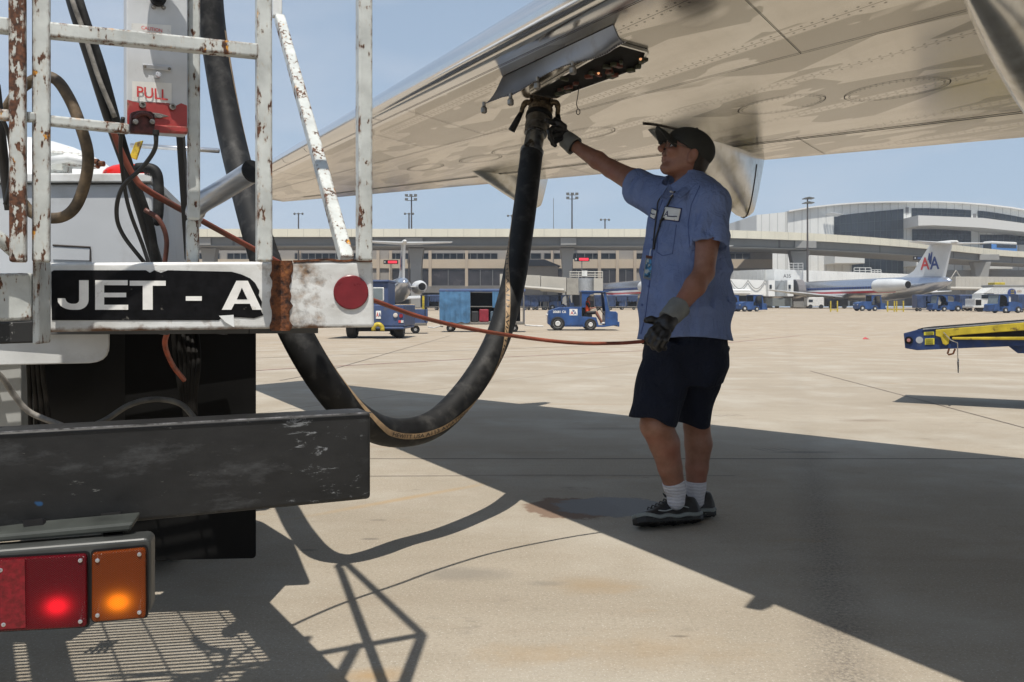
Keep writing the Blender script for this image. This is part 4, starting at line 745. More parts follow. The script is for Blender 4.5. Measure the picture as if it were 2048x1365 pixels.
# ---------------------------------------------------------------- smooth distance-field modeller (numpy surface nets)
class Field:
    def __init__(s, lo, hi, h):
        s.lo = np.array(lo, float); s.h = h; s.n = np.ceil((np.array(hi, float) - s.lo) / h).astype(int) + 1
        s.F = np.full(s.n, 1.0, np.float32)
    def sub(s, lo, hi, pad):
        a = np.clip(np.floor((np.minimum(lo, hi) - pad - s.lo) / s.h).astype(int), 0, s.n - 1); b = np.clip(np.ceil((np.maximum(lo, hi) + pad - s.lo) / s.h).astype(int) + 1, 1, s.n)
        g = np.meshgrid(*[s.lo[i] + s.h * np.arange(a[i], b[i]) for i in range(3)], indexing='ij'); return tuple(slice(a[i], b[i]) for i in range(3)), np.stack(g, -1).astype(np.float32)
    def comb(s, sl, d, k, op='u'):
        f = s.F[sl]
        if op == 'u': h = np.clip(.5 + .5 * (f - d) / k, 0, 1); s.F[sl] = f * (1 - h) + d * h - k * h * (1 - h)
        else: h = np.clip(.5 - .5 * (f + d) / k, 0, 1); s.F[sl] = f * (1 - h) - d * h + k * h * (1 - h)
    def cone(s, a, b, ra, rb, k=.02, op='u'):
        a, b = np.array(a, float), np.array(b, float); sl, g = s.sub(a, b, max(ra, rb) + k + .02); ba = b - a; pa = g - a
        h = np.clip((pa @ ba) / (ba @ ba), 0, 1); d = np.linalg.norm(pa - h[..., None] * ba, axis=-1) - (ra + (rb - ra) * h); s.comb(sl, d, k, op)
    def chain(s, pts, rs, k=.02):
        for a, b, r0, r1 in zip(pts, pts[1:], rs, rs[1:]): s.cone(a, b, r0, r1, k)
    def ell(s, c, r, R=None, k=.02, op='u'):   # R rows: local axes
        c = np.array(c, float); r = np.array(r, float); m = max(r) + k + .02; sl, g = s.sub(c - m, c + m, 0); p = g - c
        if R is not None: p = p @ np.array(R, float).T
        q = np.linalg.norm(p / r, axis=-1); q2 = np.linalg.norm(p / (r * r), axis=-1) + 1e-6; s.comb(sl, q * (q - 1) / q2, k, op)
    def custom(s, lo, hi, fn, k=.01, op='u'):
        sl, g = s.sub(np.array(lo), np.array(hi), 0); s.comb(sl, fn(g).astype(np.float32), k, op)
    def mesh(s):
        F = s.F; S = F < 0; n = F.shape; cnt = np.zeros([m - 1 for m in n], np.int16); acc = np.zeros([m - 1 for m in n] + [3], np.float32)
        c = [(0, 0, 0), (1, 0, 0), (0, 1, 0), (1, 1, 0), (0, 0, 1), (1, 0, 1), (0, 1, 1), (1, 1, 1)]
        def v(A, o): return A[o[0]:n[0] - 1 + o[0], o[1]:n[1] - 1 + o[1], o[2]:n[2] - 1 + o[2]]
        m = v(S, c[0]).copy(); al = v(S, c[0]).copy()
        for o in c[1:]: m |= v(S, o); al &= v(S, o)
        act = np.argwhere(m & ~al); ix = -np.ones([q - 1 for q in n], np.int64); ix[tuple(act.T)] = np.arange(len(act))
        tot = np.zeros((len(act), 3)); num = np.zeros(len(act))
        for i in range(8):
            for ax in range(3):
                if c[i][ax] == 0:
                    o2 = list(c[i]); o2[ax] = 1; A = F[tuple((act + c[i]).T)]; B = F[tuple((act + o2).T)]; cr_ = (A < 0) != (B < 0)
                    t = np.where(cr_, A / np.where(A - B == 0, 1, A - B), 0); p = np.tile(np.array(c[i], float), (len(act), 1)); p[:, ax] += t
                    tot[cr_] += p[cr_]; num[cr_] += 1
        V = s.lo + (act + tot / num[:, None]) * s.h; Q = []
        for ax in range(3):
            o = [0, 0, 0]; o[ax] = 1; A = S[tuple(slice(0, n[i] - o[i]) for i in range(3))]; B = S[tuple(slice(o[i], n[i]) for i in range(3))]
            e = np.argwhere(A != B); b1, b2 = (ax + 1) % 3, (ax + 2) % 3; e = e[(e[:, b1] > 0) & (e[:, b2] > 0) & (e[:, b1] < n[b1] - 1) & (e[:, b2] < n[b2] - 1)]
            u = np.zeros(3, int); u[b1] = 1; w = np.zeros(3, int); w[b2] = 1
            q = np.stack([ix[tuple((e - u - w).T)], ix[tuple((e - w).T)], ix[tuple(e.T)], ix[tuple((e - u).T)]], 1); fl = A[tuple(e.T)]; q[~fl] = q[~fl][:, ::-1]; Q.append(q)
        return V, np.concatenate(Q)
    def build(s, name, m, parent=None, label=None, relax=1):
        V, Q = s.mesh(); me = bpy.data.meshes.new(name)
        if relax:
            for _ in range(relax):
                A = np.zeros_like(V); N_ = np.zeros(len(V))
                for i in range(4): np.add.at(A, Q[:, i], V[Q[:, (i + 1) % 4]]); np.add.at(N_, Q[:, i], 1)
                V = V * .5 + A / np.maximum(N_, 1)[:, None] * .5
        if parent is not None: V = V - np.array(WM[parent].translation)
        me.vertices.add(len(V)); me.vertices.foreach_set('co', V.astype(np.float32).ravel()); me.loops.add(Q.size); me.loops.foreach_set('vertex_index', Q.ravel().astype(np.int32))
        me.polygons.add(len(Q)); me.polygons.foreach_set('loop_start', np.arange(0, Q.size, 4, dtype=np.int32)); me.polygons.foreach_set('loop_total', np.full(len(Q), 4, np.int32)); me.polygons.foreach_set('use_smooth', [True] * len(Q))
        me.update(calc_edges=True); me.validate()
        for x in (m if isinstance(m, list) else [m]): me.materials.append(x)
        o = bpy.data.objects.new(name, me); C.objects.link(o)
        if parent is not None: o.parent = parent
        WM[o] = WM[parent] if parent is not None else Matrix.Identity(4)
        if label: o['label'] = label
        return o
def wav(g, f, ph=0):   # cheap smooth pseudo-noise
    x, y, z = g[..., 0] * f, g[..., 1] * f, g[..., 2] * f
    return (np.sin(x * 1.7 + 1.3 * np.sin(z * 1.1 + ph) + ph) + np.sin(z * 2.1 + 1.7 * np.sin(y * 1.3 + x * .6) + ph * 2) + np.sin(y * 1.9 + 1.1 * np.sin(x * 1.5 + z) + ph * 3)) / 3
def elloft(g, keys, yaw, cap0, cap1):   # keys: z, cx, cy, a (lateral), b (front-back)
    ks = np.array(keys); z = g[..., 2]; I = lambda j: np.interp(z, ks[:, 0], ks[:, j]).astype(np.float32)
    cx, cy, a, b = I(1), I(2), I(3), I(4); dx, dy = g[..., 0] - cx, g[..., 1] - cy; f = np.array([math.cos(yaw), math.sin(yaw)])
    pf = dx * f[0] + dy * f[1]; ps = -dx * f[1] + dy * f[0]; p = 2.4
    q = (np.abs(pf / b) ** p + np.abs(ps / a) ** p) ** (1 / p); d = (q - 1) * np.minimum(a, b) * .9
    return np.maximum(np.maximum(d, cap0 - z), z - cap1)

# ---------------------------------------------------------------- the worker
WK = thing('person', 'worker in a blue short-sleeved shirt, dark shorts and cap reaching up to the fuel nozzle', 'person', (.75, 4.0, 0))
def skinmat():
    m, t, b = newmat('skin'); n = noise(t, 22, 6, .6); c = mixc(t, ramp(t, n, .3, .7), (.21, .095, .058), (.30, .15, .10)); c = mixc(t, ramp(t, noise(t, 7, 5, .6, loc=(2, 2, 9)), .45, .7, 0, .5), c, (.29, .10, .07)); b.inputs['Roughness'].default_value = .5
    c = mixc(t, ramp(t, noise(t, 120, 3), .55, .75, 0, .25), c, (.16, .07, .04))
    t.links.new(c, b.inputs['Base Color']); b.inputs['Subsurface Weight'].default_value = .12; b.inputs['Subsurface Radius'].default_value = (.02, .008, .004); b.inputs['Subsurface Scale'].default_value = .6
    bumpn(t, b, noise(t, 260, 3), .15, .001); return m
M['body'] = skinmat()
# head frame
HC = np.array(P(1367, 308, 3.96)); hf = np.array([-.925, -.10, .33]); hf /= np.linalg.norm(hf); hs = np.cross([.33, 0, .93], hf); hs /= np.linalg.norm(hs); hu = np.cross(hf, hs); hu /= np.linalg.norm(hu)
if hu[2] < 0: hu = -hu
hs = np.cross(hu, hf)      # towards his left = towards the camera
HR = np.array([hf, hs, hu])
def hp_(f, s, u): return HC + hf * f + hs * s + hu * u
SHN = P(1424, 404, 3.80); SHF = P(1322, 392, 4.10)                # near (left) and far (right) shoulder
ELF, WRF, HDF = P(1222, 338, 4.32), P(1146, 290, 4.44), P(1118, 262, 4.49)
ELN, WRN, HDN = P(1408, 545, 3.70), P(1350, 625, 3.60), P(1322, 660, 3.56)
HIPL, KNL, ANL = P(1338, 715, 3.90), P(1313, 850, 3.86), P(1352, 985, 3.93)
HIPR, KNR, ANR = P(1402, 715, 4.04), P(1393, 850, 4.06), P(1391, 985, 4.07)
B = Field((.05, 3.45, .03), (1.20, 4.62, 1.86), .0055)
Vn = lambda v: np.array(v, float)
# torso core under the shirt
nk = Vn(P(1374, 362, 3.97))
B.cone(P(1372, 430, 3.98), P(1375, 640, 3.98), .12, .12, .03)
B.chain([Vn(SHF), Vn(P(1372, 392, 3.97)), Vn(SHN)], [.05, .065, .05], .03)
B.chain([nk + [.012, 0, -.07], nk + [.014, 0, 0], Vn(hp_(-.040, 0, -.045))], [.072, .060, .060], .025)
# arms
B.chain([Vn(SHF), Vn(SHF.lerp(ELF, .5)), Vn(ELF)], [.058, .056, .046], .03); B.chain([Vn(ELF), Vn(ELF.lerp(WRF, .35)), Vn(WRF), Vn(HDF.lerp(WRF, .4))], [.042, .044, .029, .028], .015)
B.chain([Vn(SHN), Vn(SHN.lerp(ELN, .5)), Vn(ELN)], [.056, .052, .043], .02); B.chain([Vn(ELN), Vn(ELN.lerp(WRN, .35) + Vector((.004, 0, .0))), Vn(WRN), Vn(HDN.lerp(WRN, .5))], [.043, .045, .030, .03], .015)
# legs
for hip, kn, an, c1 in ((HIPL, KNL, ANL, 1), (HIPR, KNR, ANR, -1)):
    r_ = [.072, .067, .054, .044] if c1 > 0 else [.060, .063, .052, .042]; B.cone(hip, kn, .085, r_[0], .02); ca = kn.lerp(an, .28) + Vector((.012, .008, 0)); B.chain([Vn(kn), Vn(ca), Vn(kn.lerp(an, .62) + Vector((.006, .004, 0))), Vn(an)], r_, .012)
# head
B.ell(hp_(-.018, 0, .018), (.100, .076, .098), HR, .02); B.ell(hp_(.012, 0, -.040), (.064, .056, .062), HR, .025); B.ell(hp_(.055, 0, -.088), (.026, .030, .020), HR, .018)       # skull, jaw, chin
B.cone(hp_(-.030, .05, -.040), hp_(.045, .026, -.092), .020, .016, .03); B.cone(hp_(-.030, -.05, -.040), hp_(.045, -.026, -.092), .020, .016, .03)
B.cone(hp_(-.03, 0, -.072), hp_(.032, 0, -.080), .043, .026, .02)
B.cone(hp_(.070, .03, .028), hp_(.070, -.03, .028), .016, .016, .02)                                                                                                    # brow
B.cone(hp_(.082, 0, .018), hp_(.111, 0, -.014), .009, .0125, .010); B.ell(hp_(.102, .011, -.022), (.011, .008, .008), HR, .008); B.ell(hp_(.102, -.011, -.022), (.011, .008, .008), HR, .008)   # nose
B.ell(hp_(.064, .042, -.018), (.024, .020, .020), HR, .02); B.ell(hp_(.064, -.042, -.018), (.024, .020, .020), HR, .02)                                                 # cheeks
B.ell(hp_(.080, .031, .010), (.014, .015, .009), HR, .012, 'd'); B.ell(hp_(.080, -.031, .010), (.014, .015, .009), HR, .012, 'd')                                          # eye sockets
B.ell(hp_(.077, 0, -.048), (.014, .023, .007), HR, .008); B.ell(hp_(.074, 0, -.062), (.013, .020, .007), HR, .008); B.cone(hp_(.090, .018, -.055), hp_(.090, -.018, -.055), .003, .003, .003, 'd')   # lips
for sg in (1, -1):
    e = hp_(-.024, .084 * sg, -.012); B.ell(e, (.022, .014, .036), HR, .006); B.ell(hp_(-.015, .098 * sg, -.009), (.011, .010, .021), HR, .006, 'd'); B.ell(hp_(-.019, .080 * sg, -.038), (.011, .009, .011), HR, .006)
body = B.build('body', M['body'], WK, relax=1); del B
# eyes
eyem = mat('eye_white', (.55, .52, .48), .2)
for sg in (1, -1):
    e = MB().ball(hp_(.066, .031 * sg, .009), .0125, 14, 10).build('eye', eyem, body, smooth=True); MB().ball(hp_(.0745, .032 * sg, .009), .006, 12, 8).build('iris', M['dark'], e, smooth=True)
# hair and cap
Hr = Field(HC - .17, HC + .17, .005); Hr.ell(hp_(-.028, 0, .018), (.100, .080, .100), HR, .01); Hr.ell(hp_(-.062, 0, -.045), (.055, .066, .055), HR, .03)
for sg in (1, -1): Hr.ell(hp_(-.060, .052 * sg, -.020), (.030, .025, .04), HR, .01)
def cutf(g): q = g - HC; f = q @ hf; u = q @ hu; return np.maximum(f - .012 - u * .0, -1 + 0 * f) * -1
Hr.custom(HC - .17, HC + .17, lambda g: -np.maximum((g - HC) @ hf + .034 - .5 * np.maximum((g - HC) @ hu - .02, 0) * 6, -(((g - HC) @ hu)) - .085 + 0), .006, 'd')
Hr.build('hair', mat('dark_brown_hair', (.028, .017, .011), .6, var=.4, scale=90, bump=.6, bscale=220), body)
Cp = Field(HC - .25, HC + .25, .005)
Cp.ell(hp_(-.020, 0, .034), (.117, .092, .092), HR, .01)
Cp.custom(HC - .25, HC + .25, lambda g: ((g - HC) @ hu) * 1 + ((g - HC) @ hf) * -.30 - .014, .004, 'd')      # keep what is above the band
def brim(g):
    q = g - HC; f, s_, u = q @ hf, q @ hs, q @ hu; cu = .048 + .022 * ((f - .055) / .105) - 9.0 * s_ ** 2 * 1.0 - .35 * np.maximum(f - .06, 0) * 0
    th_ = np.abs(u - cu) - .0055; r = np.sqrt((np.maximum(f - .055, 0) / .105) ** 2 + (s_ / .079) ** 2) - 1; return np.maximum(np.maximum(th_, r * .075), .055 - f)
# brim: a curved bill
B2 = Field(HC - .26, HC + .26, .005); B2.custom(HC - .26, HC + .26, brim, .003)
# invert: the 'd' op above removed the lower part
capm = mat('cap_cloth', (.028, .028, .024), .85, var=.25, scale=30, bump=.4, bscale=300)
cp = Cp.build('cap', capm, body, label='dark charcoal baseball cap'); B2.build('cap_bill', capm, cp)
MB().ball(hp_(-.02, 0, .128), .006, 8, 6).build('cap_button', capm, cp, smooth=True)
# glasses
gm = mat('spectacle_frame', (.16, .12, .09), .3, .6); gl, gt, gb = newmat('spectacle_lens'); gb.inputs['Base Color'].default_value = (.8, .85, .85, 1); gb.inputs['Transmission Weight'].default_value = .9; gb.inputs['Roughness'].default_value = .03; gb.inputs['Alpha'].default_value = .15
GLS = None
for sg in (1, -1):
    mb = MB(); ring = [hp_(.097 - abs(math.cos(a)) * .004, (.033 + .024 * math.cos(a)) * sg, .008 + .016 * math.sin(a)) for a in np.linspace(0, 2 * math.pi, 21)]; mb.tube(ring, .0014, 6, cap=False)
    mb.tube([hp_(.094, .057 * sg, .012), hp_(.06, .074 * sg, .012), hp_(-.012, .084 * sg, .014)], .0018, 6)
    o = mb.build('spectacles', gm, body if GLS is None else GLS, smooth=True)
    GLS = GLS or o; lens = MB(); lens.add(ring[:-1], [tuple(range(20))]); lens.build('spectacle_lens', gl, GLS)
MB().tube([hp_(.097, .010, .012), hp_(.101, 0, .014), hp_(.097, -.010, .012)], .0017, 6).build('bridge', gm, GLS)
# shirt
YAW = math.atan2(-.60, -.80)
shk = []
for py, x0, x1, fb, dd in ((352, 1345, 1398, .75, 3.97), (372, 1318, 1434, .60, 3.97), (392, 1304, 1450, .62, 3.97), (420, 1302, 1452, .72, 3.97), (455, 1296, 1454, .80, 3.97), (500, 1289, 1457, .86, 3.97), (560, 1283, 1461, .90, 3.97), (620, 1279, 1463, .90, 3.96), (660, 1277, 1463, .88, 3.96), (700, 1278, 1463, .88, 3.96)):
    w = (x1 - x0) / F * dd / 2 * .945; cx = ((x0 + x1) / 2 - CX) / F * dd; a = w * 1.08; b = w * fb
    # outline half width in the camera plane for a superellipse turned by YAW is about w
    al = math.sqrt((math.sin(YAW)) ** 2 + (fb * math.cos(YAW)) ** 2); a = w / al; shk.append((zz(py, dd), cx, dd, a, a * fb))
shk = shk[::-1]
zh = zz(684, 3.9)
S = Field((.35, 3.45, .78), (1.2, 4.45, 1.66), .005)
def shirtf(g):
    d = elloft(g, shk, YAW, zh - .03, 1.60)
    z = g[..., 2]; f = np.array([math.cos(YAW), math.sin(YAW)]); ps = -(g[..., 0] - .78) * f[1] + (g[..., 1] - 3.97) * f[0]
    amp = np.interp(z, [.8, 1.0, 1.25, 1.4, 1.55], [.004, .006, .008, .007, .002])
    fold = np.abs(np.sin(ps * 17 + 3.2 * np.sin(z * 5.1) + z * 9)) ** .8 - .6
    diag = np.sin((z * 22 + ps * 14) + 2 * np.sin(ps * 9 + z * 4))
    drape = np.abs(np.sin(ps * 11 + z * 5 + 2.5 * np.sin(z * 3.1 + ps * 4))) ; ten = np.abs(np.sin(z * 16 - ps * 11 + 1.5 * np.sin(ps * 13 + z * 3))); return d + amp * .75 * fold + amp * .5 * diag + .006 * wav(g, 16, 1) + (.005 * (drape - .6) + .006 * (ten - .6)) * np.clip((1.46 - z) * 6, 0, 1)
# shoulders and sleeves
nse = SHN.lerp(ELN, .84) + Vector((.012, -.005, 0)); S.cone(Vn(SHN) + [-.004, -.005, -.012], Vn(nse), .076, .086, .03)
fse = SHF.lerp(ELF, .68); S.cone(Vn(SHF) + [-.0, 0, -.02], Vn(fse) + [0, 0, -.022], .090, .088, .04)
# cut sleeve ends flat and hollow them, cut the neck and the hem
def halfsp(pt, n):
    n = Vn(n) / np.linalg.norm(Vn(n)); pt = Vn(pt); return lambda g: -((g - pt) @ n)      # region beyond pt along n has negative -> removed with 'd'
nd = (ELN - SHN).normalized(); fd = (ELF - SHF).normalized()
def slv(g): return s_slv(g)
for k, (A_, B_) in enumerate(((SHF, fse), (SHN, nse))):
    dv = (B_ - A_).normalized()
    for j in range(3):
        c_ = Vn(A_.lerp(B_, .25 + .3 * j)); S.cone(c_ + [.03, -.10, .05], c_ + [-.04, -.10, -.07], .012, .010, .03, 'd')
def cutcap(pt, dr, R, ln):
    lo = np.minimum(Vn(pt), Vn(pt) + Vn(dr) * ln) - R; hi = np.maximum(Vn(pt), Vn(pt) + Vn(dr) * ln) + R
    def fn(g): q = g - Vn(pt); t = q @ Vn(dr); r = np.linalg.norm(q - t[..., None] * Vn(dr), axis=-1); return np.maximum(np.maximum(-t, t - ln), r - R)
    S.custom(lo, hi, fn, .003, 'd')
cutcap(nse - nd * .065 + Vector((0, -.0, 0)), (nd + Vector((0, 0, -.0))).normalized(), .15, .32)
cutcap(fse - fd * .060 + Vector((0, 0, -.03)), (fd + Vector((.15, 0, -.22))).normalized(), .15, .32)
cutcap(nse - nd * .09, nd, .068, .1); cutcap(fse - fd * .09 + Vector((0, 0, -.015)), fd, .066, .1)
S.custom((.35, 3.45, .78), (1.2, 4.45, 1.66), shirtf, .03)
S.cone(Vn(P(1372, 388, 3.97)), Vn(SHN) + [-.004, 0, -.008], .072, .074, .05); S.cone(Vn(P(1366, 386, 3.98)), Vn(SHF), .078, .080, .05)
S.ell(Vn(P(1385, 372, 3.98)), (.10, .10, .045), None, .05)
for a, b, r in ((P(1335, 400, 3.83), P(1318, 470, 3.80), .010), (P(1395, 430, 3.75), P(1372, 520, 3.74), .009), (P(1440, 520, 3.82), P(1420, 610, 3.78), .010), (P(1345, 560, 3.76), P(1312, 640, 3.78), .011), (P(1390, 600, 3.76), P(1375, 680, 3.76), .009), (P(1450, 600, 3.86), P(1430, 670, 3.82), .009)):
    S.cone(Vn(a) + [0, -.01, 0], Vn(b) + [0, -.01, 0], r * .7, r * .4, .03, 'd')
# hem: curved shirt tail
def hem(g):
    x = g[..., 0]; z0 = zz(680, 3.9) + .018 * np.sin((x - .60) * 9) - .0 * x; z0 = np.where(x < .60, z0 + (.60 - x) * .12, z0); return g[..., 2] - z0
S.custom((.35, 3.45, .78), (1.2, 4.45, .95), lambda g: hem(g), .003, 'd')
S.ell(Vn(hp_(-.012, 0, -.115)) , (.068, .068, .06), None, .008, 'd')
def cloth(name, col, ws=1.0):
    m, t, b = newmat(name); n = noise(t, 9, 5, .6); c = mixc(t, ramp(t, n, .3, .7), tuple(x * .86 for x in col), tuple(x * 1.08 for x in col)); t.links.new(c, b.inputs['Base Color']); b.inputs['Roughness'].default_value = .88; b.inputs['Specular IOR Level'].default_value = .2
    w1 = noise(t, 6.5, 3, .55, sc=(1.5, 1.5, .55), w=1.6); r1 = math_(t, 'ABSOLUTE', math_(t, 'SUBTRACT', w1, .5)); w2 = noise(t, 13, 4, .6, sc=(.7, .7, 1.4), loc=(3, 1, 2), w=1.2); r2 = math_(t, 'ABSOLUTE', math_(t, 'SUBTRACT', w2, .5))
    hh = math_(t, 'ADD', math_(t, 'MULTIPLY', r1, 3.0), math_(t, 'MULTIPLY', r2, 1.6)); hh = math_(t, 'ADD', hh, math_(t, 'MULTIPLY', noise(t, 420, 2), .04)); bumpn(t, b, hh, .75 * ws, .012); return m
clo = cloth('blue_work_shirt', (.165, .22, .395))
shirt = S.build('shirt', clo, body, relax=1); del S
# collar: two flaps, front edge, placket, pocket, patches
from mathutils.bvhtree import BVHTree
def bvh(o): off = WM[o].translation; me = o.data; return BVHTree.FromPolygons([v.co + off for v in me.vertices], [list(p.vertices) for p in me.polygons])
sb = bvh(shirt)
def hit(px, py, off=.003, t=None):
    d = P(px, py, 1) - CO; h = (t or sb).ray_cast(CO, d.normalized()); return (h[0] + h[1] * off * (1 if h[1].dot(d) < 0 else -1)) if h[0] is not None else P(px, py, 3.8)
def patch(name, quad, m, off, parent, n=8, th=.0015, nu=None):
    nu = nu or n; (a, b, c, d) = quad; V = []
    for j in range(n + 1):
        for i in range(nu + 1):
            u, v = i / nu, j / n; x = (a[0] * (1 - u) + b[0] * u) * (1 - v) + (d[0] * (1 - u) + c[0] * u) * v; y = (a[1] * (1 - u) + b[1] * u) * (1 - v) + (d[1] * (1 - u) + c[1] * u) * v; V.append(hit(x, y, off))
    Fc = [(j * (nu + 1) + i, j * (nu + 1) + i + 1, (j + 1) * (nu + 1) + i + 1, (j + 1) * (nu + 1) + i) for j in range(n) for i in range(nu)]
    o = add_mesh(name, V, Fc, m, parent, smooth=True); s = o.modifiers.new('s', 'SOLIDIFY'); s.thickness = th; s.offset = 0; return o
navyl = mat('patch_border', (.02, .03, .12), .8)
patch('chest_patch_border', [(1330, 413), (1365, 417), (1359, 445), (1325, 440)], navyl, .0035, shirt); cpch = patch('chest_patch', [(1331.5, 415), (1363, 418.5), (1357.5, 443), (1327, 438.5)], sw, .0050, shirt)
patch('name_patch_border', [(1305, 416), (1318, 422), (1311, 441), (1301, 436)], navyl, .0035, shirt); npch = patch('name_patch', [(1306, 418), (1316.5, 423.5), (1310, 439), (1302.3, 434.5)], sw, .0050, shirt)
def htext(s, px, py, w, h, m, parent, slope=0, shear=0, off=.0075):
    cu = bpy.data.curves.new('t', 'FONT'); cu.body = s; cu.resolution_u = 2; cu.shear = shear; cu.offset = .01; ob = bpy.data.objects.new('t', cu); me = bpy.data.meshes.new_from_object(ob)
    co = np.array([v.co[:] for v in me.vertices]); fs = [list(p.vertices) for p in me.polygons]; mn, mx_ = co.min(0), co.max(0); V = []
    for c in co: u = (c[0] - mn[0]) / (mx_[0] - mn[0]); v = (c[1] - mn[1]) / (mx_[1] - mn[1]); V.append(hit(px + w * u, py - h * v + slope * u, off))
    bpy.data.objects.remove(ob); bpy.data.curves.remove(cu); bpy.data.meshes.remove(me); add_mesh('patch_lettering', V, fs, m, parent)
htext('A', 1329.5, 433, 9, 11, navyl, cpch, 1, .35)
def seam(name, pts, r, m, off=.001, parent=shirt):
    V = []
    for (x0, y0), (x1, y1) in zip(pts, pts[1:]): V += [hit(x0 + (x1 - x0) * k / 6, y0 + (y1 - y0) * k / 6, off) for k in range(6)]
    V.append(hit(*pts[-1], off)); return MB().tube(V, r, 5).build(name, m, parent, smooth=True)
seam('patch_script', [(1337, 433.0), (1346, 434), (1355, 435)], .0022, navyl, .0085, cpch)
seam('name_script', [(1304.5, 427), (1308, 430), (1312, 430)], .0022, navyl, .0085, npch)
clod = mat('shirt_stitch', (.075, .11, .25), .9)
seam('pocket_seam', [(1318, 448), (1314, 505), (1325, 512), (1345, 508), (1353, 450)], .0018, clod); seam('placket', [(1330, 388), (1318, 420), (1308, 470), (1300, 560), (1290, 640), (1282, 668)], .0025, clod)
seam('sleeve_seam', [(1400, 372), (1383, 410), (1376, 450), (1380, 495)], .0020, clod); seam('sleeve_hem', [(1384, 502), (1400, 496), (1425, 494), (1440, 497)], .0015, clod, .0008)
for x, y in ((1306, 480), (1298, 573), (1285, 610), (1290, 540)): MB().lathe(hit(x, y, .003), (-.6, -.8, 0), [(-.002, .0052), (.002, .0052), (.0022, .0005)], 10).build('button', clod, shirt)
# collar
def flap(pix, th=.006): 
    V = [P(*p) for p in pix]; o = MB().prism(V, (.0, .006, .0)).build('collar', clo, shirt, bevel=.003, seg=3); return o
CL = [(1398, 348, 3.90), (1404, 362, 3.865), (1380, 380, 3.80), (1362, 398, 3.77), (1350, 395, 3.775), (1346, 388, 3.80), (1362, 378, 3.84), (1380, 362, 3.88)]
flap(CL); flap([(1338, 364, 3.93), (1346, 388, 3.86), (1332, 400, 3.83), (1320, 398, 3.83), (1328, 384, 3.86), (1334, 374, 3.90)])
mb = MB(); ring = []
for a in np.linspace(0, 2 * math.pi, 25)[:-1]: ring.append(Vector((nk[0] + .014 + .082 * math.cos(a), 3.975 + .080 * math.sin(a), zz(372, 3.97) + .052 * (math.cos(a) * .85 + .0) - .002)))
r2 = [Vector((p.x + .016 * math.cos(a), p.y + .016 * math.sin(a), p.z - .052)) for p, a in zip(ring, np.linspace(0, 2 * math.pi, 25)[:-1])]
r0 = [Vector((p.x * 1 - .004 * math.cos(a), p.y - .004 * math.sin(a), p.z - .004)) for p, a in zip(ring, np.linspace(0, 2 * math.pi, 25)[:-1])]
mb.loft([r2, ring, r0, [p - Vector((0, 0, .05)) for p in r0]], cap=False).build('collar', clo, shirt, smooth=True)
MB().ball(P(1341, 388, 3.885), (.016, .02, .014), 10, 6).build('undershirt', M['white'], shirt, smooth=True)
# lanyard, badge, pen
mb = MB(); lp = [hit(x, y, .006) for x, y in ((1352, 384), (1340, 405), (1328, 430), (1320, 455), (1313, 480), (1309, 500))]; mb.tube(cr(lp, 5), .004, 6); LY = mb.build('lanyard', M['cable'], shirt, smooth=True)
mb = MB(); lp = [hit(x, y, .006) for x, y in ((1326, 392), (1318, 405), (1316, 425), (1312, 450), (1309, 480), (1308, 500))]; mb.tube(cr(lp, 5), .003, 6); mb.build('lanyard', M['cable'], LY, smooth=True)
bd = hit(1303, 535, .016); q = lambda x, y, o=0: Vector((bd.x + (x - 1303) / F * bd.y, bd.y + (x - 1303) * .0009 - o, zz(y, bd.y)))
BG = MB().prism([q(1298, 511), q(1313, 513), q(1308, 561), q(1292, 557)], (0, .006, 0)).build('badge', mat('badge_case', (.25, .27, .28), .3, var=.1), shirt, bevel=.002)
MB().prism([q(1299, 518, .0012), q(1311.5, 520, .0012), q(1307, 556, .0012), q(1294, 553, .0012)], (0, .001, 0)).build('badge_card', mat('badge_print', (.10, .34, .62), .35, var=.5, scale=60, dirt=(.55, .62, .60), dscale=45, dlo=.5, dhi=.54), BG)
MB().prism([q(1298, 511, .002), q(1313, 513, .002), q(1312.5, 518, .002), q(1297.5, 516, .002)], (0, .001, 0)).build('badge_clip', mat('badge_top', (.16, .07, .05), .5), BG)
MB().tube([q(1306, 512, .003), q(1307, 503, .003), q(1309, 498, .002)], .0022, 6).build('badge_hook', M['alu'], BG)
MB().tube([hit(1321, 455, .006), hit(1323, 440, .007)], .0035, 8).build('pen', M['black'], shirt); MB().tube([hit(1327, 441, .008), hit(1331, 437, .008)], .0045, 8).build('microphone_clip', M['black'], shirt)
# shorts
def flatcone(g, a, b, ra, rb, sx=1.0):
    a, b = Vn(a), Vn(b); ba = b - a; L2 = ba @ ba; pa = g - a; h = (pa @ ba) / L2; hc = np.clip(h, 0, 1); r = ra + (rb - ra) * hc
    rad = np.linalg.norm((pa - h[..., None] * ba) * np.array([1, sx, 1]), axis=-1); return np.maximum(np.maximum(rad - r, (h - 1) * math.sqrt(L2)), -h * math.sqrt(L2))
K_ = Field((.40, 3.6, .40), (1.12, 4.4, .98), .005)
def fold2(g, ph): return .006 * np.sin(g[..., 0] * 38 + 5 * np.sin(g[..., 2] * 6 + ph) + ph) + .004 * wav(g, 20, ph)
K_.custom((.4, 3.6, .4), (1.12, 4.4, .98), lambda g: elloft(g, [(.60, .775, 3.96, .17, .15), (.72, .790, 3.96, .20, .160), (.85, .785, 3.96, .190, .155), (.95, .78, 3.96, .175, .14)], YAW, .64, .93) + fold2(g, 0), .02)
LL0, LL1 = P(1345, 690, 3.90), P(1306, 843, 3.86); RR0, RR1 = P(1402, 690, 4.02), P(1383, 846, 4.05)
